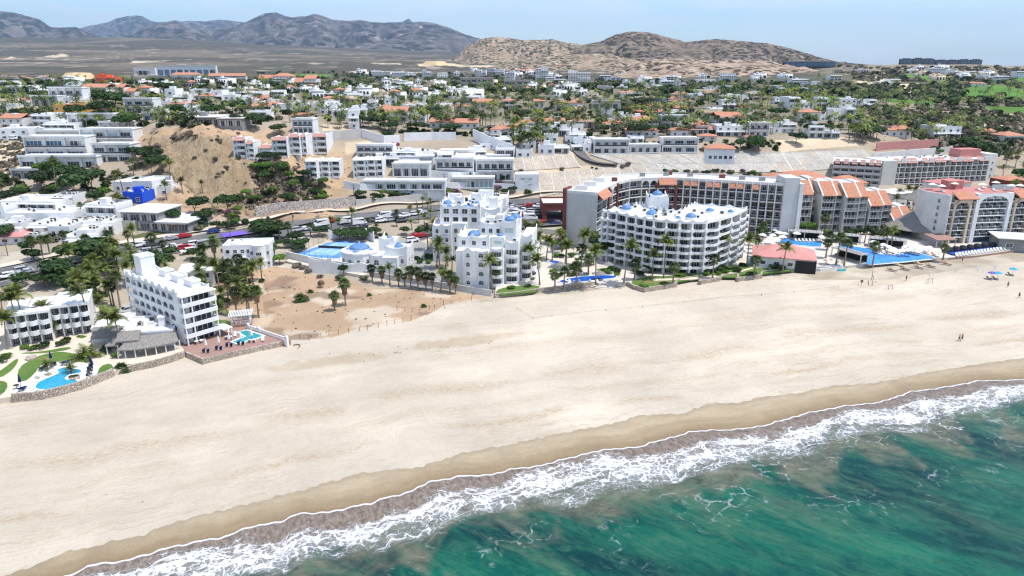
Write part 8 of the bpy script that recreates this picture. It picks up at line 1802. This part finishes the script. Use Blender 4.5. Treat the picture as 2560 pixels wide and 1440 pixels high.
def goal(px, py, w, h, label, rz):
    p = G(px, py); T = thing('football_goal', label, 'goal', p, rz)
    for x in (0, w): b = MB(); b.tube((x, 0, -.1), (x, 0, h), .07, .07, 6, 'dark_concrete'); part(T, 'post', b); b = MB(); b.tube((x, 0, h), (x, 1.3, 0), .04, .04, 5, 'dark_concrete'); part(T, 'back_stay', b)
    b = MB(); b.tube((0, 0, h), (w, 0, h), .07, .07, 6, 'dark_concrete'); part(T, 'crossbar', b)
goal(2220, 726, 1.4, 1.6, 'small football goal left of two on the sand', .3); goal(2319, 709, 1.5, 1.5, 'small football goal right of two, nearer the beach hotel', .15)
p = G(2180, 714); T = thing('volleyball_net', 'two thin volleyball poles with a net on the sand', 'volleyball net', p, 1.15)
for x in (0, 5.5): b = MB(); b.tube((x, 0, -.2), (x, 0, 3.0), .08, .06, 6, 'wood'); part(T, 'post', b)
b = MB(); b.box(0, 5.5, -.01, .01, 1.9, 2.5, 'net'); part(T, 'netting', b)
p = G(2153, 714); T = thing('round_sign', 'round dark sign on a short post in the sand', 'sign', p); b = MB(); b.tube((0, 0, 0), (0, 0, 1.0), .06, .06, 6, 'wood'); part(T, 'post', b); b = MB(); b.tube((0, -.05, 1.35), (0, .05, 1.35), .45, .45, 14, 'wood'); part(T, 'disc', b)
def stakes(label, pts, h, step, rails, cat='fence', name='stake_fence', seed=1):
    r = random.Random(seed); P = [G(*p)[:2] for p in pts]; o = P[0]; z0 = float(hz(*o)); T = thing(name, label, cat, (o[0], o[1], z0)); prev = None
    for i in range(len(P)-1):
        n = max(1, int(math.dist(P[i], P[i+1])/step))
        for k in range(n):
            t = (k+r.uniform(-.2, .2))/n; x, y = P[i][0]+(P[i+1][0]-P[i][0])*t, P[i][1]+(P[i+1][1]-P[i][1])*t; z = float(hz(x, y))-z0; hh = h*r.uniform(.75, 1.25)
            b = MB(); b.tube((x-o[0], y-o[1], z-.1), (x-o[0]+r.uniform(-.12, .12), y-o[1]+r.uniform(-.1, .1), z+hh), .07, .05, 5, 'wood'); part(T, 'stake', b)
            if prev and rails: b = MB(); b.tube(prev, (x-o[0], y-o[1], z+hh*.7), .02, .02, 4, 'wood', False); part(T, 'wire', b)
            prev = (x-o[0], y-o[1], z+hh*.7)
stakes('ragged stake and wire fence along the beach side of the empty lot', [(724,850),(800,842),(900,828),(985,810),(1045,798)], 1.3, 2.0, True); stakes('upper stake and wire fence crossing the empty lot', [(990,776),(1050,782),(1110,762),(1150,756),(1200,748)], 1.3, 2.2, True, seed=2)
stakes('line of short posts linked by rope across the open sand', [(1296,775),(1330,798),(1390,790),(1500,778),(1600,770),(1700,758),(1800,746),(1895,740),(1990,731),(2090,718),(2130,712)], .5, 7.5, True, 'rope barrier', 'rope_barrier', 3)
stakes('scattered low posts between the two football goals and the hotel', [(2150,712),(2200,706),(2330,690),(2430,676)], .6, 7, False, 'posts', 'post_line', 4)
# driftwood
def log(px, py, L, rz, label, bend=.4, rr=None):
    rr = rr or L*.05
    p = G(px, py); T = thing('driftwood', label, 'driftwood', p, rz); b = MB(); P = [Vector((L*i/5, bend*L*math.sin(i*.8), rr+.08*math.sin(i*1.7)*1)) for i in range(6)]
    for i in range(5): b.tube(P[i], P[i+1], rr*(1-.12*i), rr*(1-.12*(i+1)), 7, 'wood')
    part(T, 'trunk', b); b = MB(); b.tube(P[2], P[2]+Vector((.5, -.8, .5)), rr*.5, rr*.2, 5, 'wood'); part(T, 'branch', b)
log(733, 864, 2.6, -.6, 'bleached driftwood trunk lying below the terrace steps'); log(985, 883, 1.0, .3, 'small weathered log on the open sand'); log(265, 1235, .4, -1.3, 'short stick on the sand at the lower left, nearer the waterline'); log(355, 1254, .4, -1.0, 'short dark stick right of a similar one on the lower sand'); log(208, 1236, .35, .4, 'thin twig half buried in the lower left sand')
p = W(700, 858, .6); T = thing('beach_steps', 'low timber steps at the corner of the brown terrace', 'steps', (p[0]-2, p[1]-1, 0), .25)
for i in range(3): b = MB(); b.box(0, 4.5, i*.6, i*.6+.58, 0, .25+i*.28, 'deck'); part(T, 'step', b)
p = W(1508, 724, 0); T = thing('beach_steps', 'rounded pale stone steps from the pool garden down to the sand', 'steps', (p[0], p[1]+3.2, 0))
for i in range(5): b = MB(); b.lathe([(4.6-i*.75, -.2), (4.6-i*.75, .24*(i+1)), (4.3-i*.75, .24*(i+1)+.01), (0, .24*(i+1)+.012)], 0, 0, 22, 'paving'); part(T, 'step', b)
p = W(2050, 672, .4); T = thing('beach_ramp', 'white curving ramp wall in front of the sand garden', 'ramp', (p[0]-3, p[1]-.5, 0), .05); b = MB(); b.box(0, 11, 0, .5, -.2, 1.3, 'white'); part(T, 'wall', b); b = MB(); b.box(0, 11, .5, 3, -.2, .9, 'offwhite'); part(T, 'ramp_floor', b)
# ------------------------------------------------------------------ parasols and loungers
PAR_O = (lambda b: (b.lathe([(1.45, 2.15), (.75, 2.5), (.04, 2.75)], 0, 0, 8, 'parasol_white'), b)[1])(MB()).mesh('canopy'); PAR_P = (lambda b: b.tube((0, 0, 0), (0, 0, 2.6), .04, .04, 6, 'steel'))(MB()).mesh('pole')
def cparasol(m, closed):
    b = MB(); b.lathe([(.32, .95), (.26, 1.5), (.1, 2.3), (.02, 2.6)] if closed else [(1.3, 2.0), (.7, 2.35), (.04, 2.6)], 0, 0, 8, m); return b.mesh('canopy')
PM = {}
def parasol(px, py, m='parasol_white', closed=False, z=1.2, label='white square parasol', sc=1., ground=False):
    if (m, closed) not in PM: PM[m, closed] = cparasol(m, closed)
    p = G(px, py) if ground else W(px, py, z); T = thing('parasol', label, 'parasol', p, random.random(), 'parasols of the pools and beach', sc=sc); obj('canopy', PM[m, closed], T); obj('pole', PAR_P, T)
    PENDING.append((T, label, px, py))
def lounger_meshes(m):
    f = MB(); f.box(-.3, .3, -.95, -.9, .28, .34, 'white'); f.box(-.33, -.29, -.95, .95, .26, .32, 'white'); f.box(.29, .33, -.95, .95, .26, .32, 'white')
    for x in (-.3, .26):
        for y in (-.85, .6): f.box(x, x+.05, y, y+.05, 0, .27, 'white')
    s = MB(); s.box(-.3, .3, -.93, .3, .33, .42, m); t = MB(); t.slope(-.3, .3, .3, .34, .95, .85, .09, m); return f.mesh('frame'), s.mesh('seat'), t.mesh('backrest')
LMsh = {}
def lounger(px, py, rz, m='white', z=1.2, label='white sun lounger', ground=False, sc=1.):
    if m not in LMsh: LMsh[m] = lounger_meshes(m)
    p = G(px, py) if ground else W(px, py, z); T = thing('sun_lounger', label, 'sun lounger', p, rz, 'sun loungers of the pools and beach', sc=sc)
    for n, me in zip(('frame', 'seat', 'backrest'), LMsh[m]): obj(n, me, T)
    PENDING.append((T, label, px, py))
for x, y, c in ((516,875,'navy'),(548,868,'navy'),(574,860,'navy'),(603,856,'navy'),(630,850,'offwhite'),(572,842,'offwhite')):
    parasol(x, y-3, 'parasol_white', True, 1.2, 'closed white parasol'); 
    for d in (-6, 5): lounger(x+d, y+5, .35+math.pi, c, 1.2, 'navy blue sun lounger' if c == 'navy' else 'beige sun lounger')
lounger(588, 840, .3, 'offwhite', 1.2, 'beige sun lounger'); lounger(657, 851, .3, 'offwhite', 1.2, 'beige sun lounger')
for x, y, rz in ((104,925,.8),(113,921,.8),(158,911,.2),(169,910,.2),(52,976,.3),(61,974,.3),(130,914,.6),(138,912,.6)): lounger(x, y, rz+math.pi, 'navy', 1.2, 'navy blue sun lounger')
for x, y in ((129,905),(229,916),(52,965),(232,922)): parasol(x, y, 'navy', True, 1.2, 'closed dark blue parasol')
def table_set(px, py, label, z=1.2, m='dark_frame'):
    p = W(px, py, z); T = thing('garden_table', label, 'table', p, .3); b = MB(); b.lathe([(.5, .7), (.5, .75), (0, .76)], 0, 0, 12, m); part(T, 'table_top', b); b = MB(); b.tube((0, 0, 0), (0, 0, .7), .05, .05, 6, m); part(T, 'leg', b)
def chair(px, py, rz, z=1.2, m='dark_frame', label='dark metal garden chair'):
    p = W(px, py, z); T = thing('garden_chair', label, 'chair', p, rz, 'chairs beside the kidney pool'); b = MB(); b.box(-.25, .25, -.25, .25, .42, .47, m); part(T, 'seat', b); b = MB(); b.box(-.25, .25, .2, .25, .47, .95, m); part(T, 'backrest', b)
    for x in (-.22, .18):
        for y in (-.22, .2): b = MB(); b.box(x, x+.04, y, y+.04, 0, .42, m); part(T, 'leg', b)
    PENDING.append((T, label, px, py))
for i in range(7): chair(224+(i % 2)*7-i*.6, 920+i*4, i*.5)
for x, y in ((228,926),(42,971),(224,934)): table_set(x, y, {228: 'round dark table beside the closed parasol', 42: 'round dark table at the lower left pool corner', 224: 'round dark table near the stone wall'}[x])
table_set(492, 860, 'long pale wooden table at the foot of the arcaded hotel', m='offwhite'); table_set(505, 857, 'round white table beside a long pale one', m='white')
# gazebo and balustrade wall on the terrace
a = W(580, 818, 1.2); T = thing('gazebo', 'white slatted gazebo with railings on a brown plinth', 'gazebo', a, .28); GW, GD, GH = 4.2, 3.4, 2.7
b = MB(); b.box(-.3, GW+.3, -.3, GD+.3, 0, .55, 'deck'); part(T, 'plinth', b)
for x in (0, GW):
    for y in (0, GD): b = MB(); b.box(x-.12, x+.12, y-.12, y+.12, .55, GH, 'white'); part(T, 'post', b)
for i in range(15): b = MB(); x = -.5+i*(GW+1)/14; b.box(x-.09, x+.09, -.6, GD+.6, GH+.14, GH+.26, 'white'); part(T, 'roof_slat', b)
for y in (0, GD): b = MB(); b.box(-.5, GW+.5, y-.08, y+.08, GH, GH+.13, 'white'); part(T, 'beam', b); piece(T, 'railing', um('rowhite', lambda: U_rail_open('white')), 0, y, .6, GW, .8)
for x in (0, GW): piece(T, 'railing', um('rowhite', None), x, 0, .6, GD, .8, math.pi/2)
A_, B_ = W(618, 812, 2.2), W(717, 845, 2.2); an = math.atan2(B_[1]-A_[1], B_[0]-A_[0]); L = math.hypot(B_[0]-A_[0], B_[1]-A_[1]); T = thing('balustrade_wall', 'white balustrade wall with round topped pillars along the terrace', 'wall', (A_[0], A_[1], .2), an)
b = MB(); b.box(0, L, 0, .3, -.3, 1.2, 'offwhite'); part(T, 'wall', b); b = MB(); b.box(0, L, .02, .28, 1.8, 1.95, 'white'); part(T, 'coping', b)
for i in range(int(L/.8)): b = MB(); b.lathe([(.07, 1.2), (.12, 1.45), (.07, 1.8)], .4+i*.8, .15, 6, 'white'); part(T, 'baluster', b)
for x in (0, L*.28, L*.98): b = MB(); b.box(x-.35, x+.35, -.1, .4, -.3, 2.1, 'white'); b.tube((x, -.1, 2.1), (x, .4, 2.1), .35, .35, 12, 'white'); part(T, 'pillar', b)
# resort pool furniture
_r = random.Random(77)
PS = [(1990,590),(2010,586),(1930,592),(1945,588),(1960,588),(1925,600),(1940,604),(1955,598),(1975,584),(1990,583),(1925,608),(1915,612),(2052,596),(2075,602),(2112,602),(2182,612),(2195,624),(2205,620),(2218,622),(2230,628),(2262,622),(2278,625),(2285,621),(2296,629),(2320,624),(2345,632),(2250,632),(2270,632),(1905,592),(1935,580),(1915,584)]
for x, y in PS: parasol(x, y+10, 'parasol_white', False, 1.2, 'open white parasol', _r.uniform(1.0, 1.25))
for i in range(8): lounger(1990+i*9, 604, 0, 'offwhite', 1.2, 'cream sun lounger')
for i in range(22): lounger(2190+i*6.8, 634+3*math.sin(i)+(2 if i > 14 else 0), .2, _r.choice(['white', 'white', 'offwhite', 'car_red']) if i > 16 else 'white', 1.2, 'white sun lounger beside the blue pool')
for i in range(18): lounger(2392+i*7.9, 641-i*1.05, -.25, 'white', 1.2, 'white sun lounger on the plank terrace', sc=1.15)
for i in range(9):
    x, y = 2375+i*18, 634-i*2.3; p = W(x, y, 1.2); T = thing('cabana_bed', 'x', 'cabana', p, .15, 'dark cabanas below the beach hotel'); PENDING.append((T, 'dark hooded cabana with a blue mattress', x, y))
    b = MB(); b.box(-1.1, 1.1, -1.3, .3, 0, .35, 'dark_frame'); part(T, 'base', b); b = MB(); b.box(-1.05, 1.05, -2.6, .2, .36, .5, 'cushion_blue'); part(T, 'mattress', b)
    b = MB(); v = [(-1.1, .2, .35)]; b.lathe([(1.25, .35), (1.25, 1.2), (.9, 1.9), (.0, 2.1)], 0, .9, 10, 'dark_frame'); part(T, 'hood', b)
for i in range(26): 
    x, y = _r.choice([(1400+_r.random()*120, 704+_r.random()*8), (1390+_r.random()*60, 640+_r.random()*8), (1440+_r.random()*110, 682+_r.random()*4)]); lounger(x, y, _r.uniform(0, 6.28), 'offwhite', 1.2, 'cream sun lounger in the pool garden')
for x, y in ((1470,664),(1520,676),(1402,676),(1610,690),(1500,700)): 
    p = W(x, y, 1.2); T = thing('palapa', 'x', 'thatched hut', p, 0, 'small garden palapas'); PENDING.append((T, 'small round thatched garden shade', x, y)); b = MB(); b.lathe([(1.7, 1.9), (.9, 2.4), (.04, 2.9)], 0, 0, 12, 'thatch'); part(T, 'thatched_roof', b); b = MB(); b.tube((0, 0, 0), (0, 0, 2.6), .09, .08, 6, 'wood'); part(T, 'post', b)
pergola((1462,664), (1486,664), 1.2, 3, 2.6, 'small white pool bar canopy behind the long garden pool', 'frosted_glass')
# sand hammocks and shades
for x, y, c in ((2226,678,'wood'),(2258,675,'wood'),(2292,671,'wood'),(2322,668,'wood'),(2362,662,'wood'),(2242,664,'sandpile'),(2292,660,'sandpile')):
    lounger(x, y, .9, c, label='brown wooden beach lounger' if c == 'wood' else 'tan beach lounger', ground=True, sc=1.2); lounger(x+7, y+1, .7, c, label='brown wooden beach lounger' if c == 'wood' else 'tan beach lounger', ground=True, sc=1.2)
for x, y, m, l in ((2477,698,'parasol_violet','violet beach parasol, left of two side by side'),(2492,698,'parasol_blue','turquoise beach parasol, right of two side by side'),(2530,688,'parasol_blue','bright blue beach parasol standing alone at the right')):
    parasol(x, y, m, False, 0, l, .95, True); lounger(x-4, y+1, .5, 'wood', ground=True, label='dark beach chair under a coloured parasol')
for x, y in ((2444,678),(2486,674)):
    p = G(x, y); T = thing('beach_sign', 'small white board on a post, %s of two near the parasols' % ('left' if x < 2460 else 'right'), 'sign', p); b = MB(); b.box(-.5, .5, -.03, .03, .5, 1.4, 'white'); part(T, 'board', b); b = MB(); b.tube((0, .06, 0), (0, .06, 1.2), .05, .05, 5, 'wood'); part(T, 'post', b)
p = G(2103, 677); T = thing('boat', 'small dark rowing boat upturned by the sand garden', 'boat', p, .1); b = MB(); b.add([(-1.6,0,.15),(-.9,-.6,.0),(.9,-.6,0),(1.6,0,.15),(.9,.6,0),(-.9,.6,0),(-1.0,0,.55),(1.0,0,.55)], [(0,1,6),(1,2,7,6),(2,3,7),(3,4,7),(4,5,6,7),(5,0,6)], 'pool_green'); part(T, 'hull', b)
def rocks():
    r = random.Random(9); b = MB(); v = []; f = []
    n, m = 5, 8
    for i in range(n+1):
        for j in range(m): a = math.pi*i/n; q = 2*math.pi*j/m; k = r.uniform(.8, 1.1); v.append((math.sin(a)*math.cos(q)*k*.6, math.sin(a)*math.sin(q)*k*.45, math.cos(a)*k*.35))
    for i in range(n):
        for j in range(m): f.append((i*m+j, (i+1)*m+j, (i+1)*m+(j+1) % m, i*m+(j+1) % m))
    me = newmesh('boulder', v, f, ('stone',))
    for (x0, x1, y0, y1, n, z) in ((2062,2140,650,668,14,1.2),(85,130,933,945,5,1.2),(1490,1550,712,722,8,.1),(600,640,812,816,0,1.2)):
        for _ in range(n):
            x, y = r.uniform(x0, x1), r.uniform(y0, y1); p = W(x, y, z); T = thing('boulder', 'x', 'boulder', p, r.random()*6, 'decorative garden boulders', me, r.uniform(.6, 1.3)); PENDING.append((T, 'pale rounded boulder', x, y))
rocks()
# ------------------------------------------------------------------ people on the beach
def person_mesh(stride, arm, name='body'):
    V = [(0,0,.95),(0,0,1.15),(0,.0,1.38),(0,.02,1.5),(0,.03,1.62),(0,.02,1.72), (.1,0,.92),(.11,-stride*.5,.5),(.11,-stride,.06),(.11,-stride-.14,.03), (-.1,0,.92),(-.11,stride*.35,.5),(-.11,stride,.08),(-.11,stride-.14,.04),
         (.19,0,1.4),(.25,arm*.4,1.15),(.26,arm*.9-.05,.92),(.26,arm-.06,.84), (-.19,0,1.4),(-.25,-arm*.4,1.15),(-.26,-arm*.9-.05,.92),(-.26,-arm-.06,.84)]
    E = [(0,1),(1,2),(2,3),(3,4),(4,5),(0,6),(6,7),(7,8),(8,9),(0,10),(10,11),(11,12),(12,13),(2,14),(14,15),(15,16),(16,17),(2,18),(18,19),(19,20),(20,21)]
    R = [.145,.13,.15,.06,.095,.085,.1,.065,.04,.035,.1,.065,.04,.035,.065,.045,.035,.035,.065,.045,.035,.035]
    me = bpy.data.meshes.new(name); me.from_pydata(V, E, []); o = bpy.data.objects.new('tmp', me); COL.objects.link(o)
    m = o.modifiers.new('s', 'SKIN'); me.skin_vertices[0].data[0].use_root = True
    for i, r in enumerate(R): me.skin_vertices[0].data[i].radius = (r, r*.85)
    o.modifiers.new('d', 'SUBSURF').levels = 1
    out = bpy.data.meshes.new_from_object(o.evaluated_get(bpy.context.evaluated_depsgraph_get())); out.name = name; out.materials.clear(); out.materials.append(MATS['skin']); bpy.data.objects.remove(o); return out
PB = [person_mesh(.28, .22), person_mesh(.05, .06)]
HAIR = (lambda b: b.lathe([(.02, 1.83), (.09, 1.80), (.115, 1.72), (.10, 1.64), (.09, 1.62)], 0, .03, 10, 'wood'))(MB()).mesh('hair')
def cloth(m, top, low): 
    b = MB()
    if low: b.lathe([(.17, 1.02), (.19, .9), (.2, .72), (.19, .62)], 0, 0, 10, m)
    if top: b.lathe([(.12, 1.47), (.2, 1.4), (.19, 1.2), (.17, 1.0)], 0, 0, 10, m)
    return b.mesh('shorts' if low else 'shirt')
for x, y, rz, k, lab, sh, tp in ((2397,853,.4,0,'person in dark shorts walking near the water, left of a pair','navy',None),(2404,852,.5,0,'person in a red top walking near the water, right of a pair','navy','car_red'),(2547,745,1.2,0,'person in black walking alone at the right edge of the beach','car_black','car_black'),(2519,718,2.,1,'person standing on the sand between parasols and waterline','car_blue',None),(2265,702,.2,1,'person standing alone between the two football goals','car_black','wood'),(1607,705,0,1,'person in dark clothes standing on the condo terrace by the lawn','car_black','car_black'),(2405,655,1,1,'person beside the brown plank terrace wall','car_black','skirt')):
    p = G(x, y) if x != 1607 else W(x, y, 1.2); T = thing('person', lab, 'person', p, rz); obj('body', PB[k], T); obj('hair', HAIR, T); obj('shorts', cloth(sh, False, True), T)
    if tp: obj('shirt', cloth(tp, True, False), T)
# ------------------------------------------------------------------ labels that single each thing out
ORD = 'first second third fourth fifth sixth seventh eighth ninth tenth eleventh twelfth thirteenth fourteenth fifteenth sixteenth seventeenth eighteenth nineteenth twentieth'.split()
def finish_labels():
    g = {}
    for T, ph, px, py in PENDING: g.setdefault((ph, near(px, py)), []).append((px, py, T))
    for (ph, lm), L in g.items():
        L.sort(key=lambda q: q[0]); n = len(L)
        for i, (px, py, T) in enumerate(L):
            if n == 1: s = '%s near %s' % (ph, lm)
            elif n == 2: s = '%s near %s, %s of two' % (ph, lm, ('left', 'right')[i])
            elif n <= 20: s = '%s near %s, %s from left' % (ph, lm, ORD[i])
            else: s = '%s near %s, %s from %s' % (ph, lm, ORD[min(i if i < n/2 else n-1-i, 19)], 'left' if i < n/2 else 'right')
            w = s.split()
            if len(w) > 16: s = s.replace('white flat roofed ', 'white ').replace('terracotta roofed ', 'tiled ').replace('passenger ', '').replace('sport utility ', ''); w = s.split()
            if len(w) > 16: s = s.replace('single storey house', 'house').replace(' flat', ''); w = s.split()
            if len(w) > 16: s = s.replace('three storey ', '').replace('two storey ', '').replace('roofed ', ''); w = s.split()
            if len(w) > 16: s = s.replace(' back hotel', ' hotel').replace('pink tiled ', 'tiled '); w = s.split()
            T['label'] = s if len(w) <= 16 else ' '.join(x for x in w if x not in ('of',))
finish_labels()
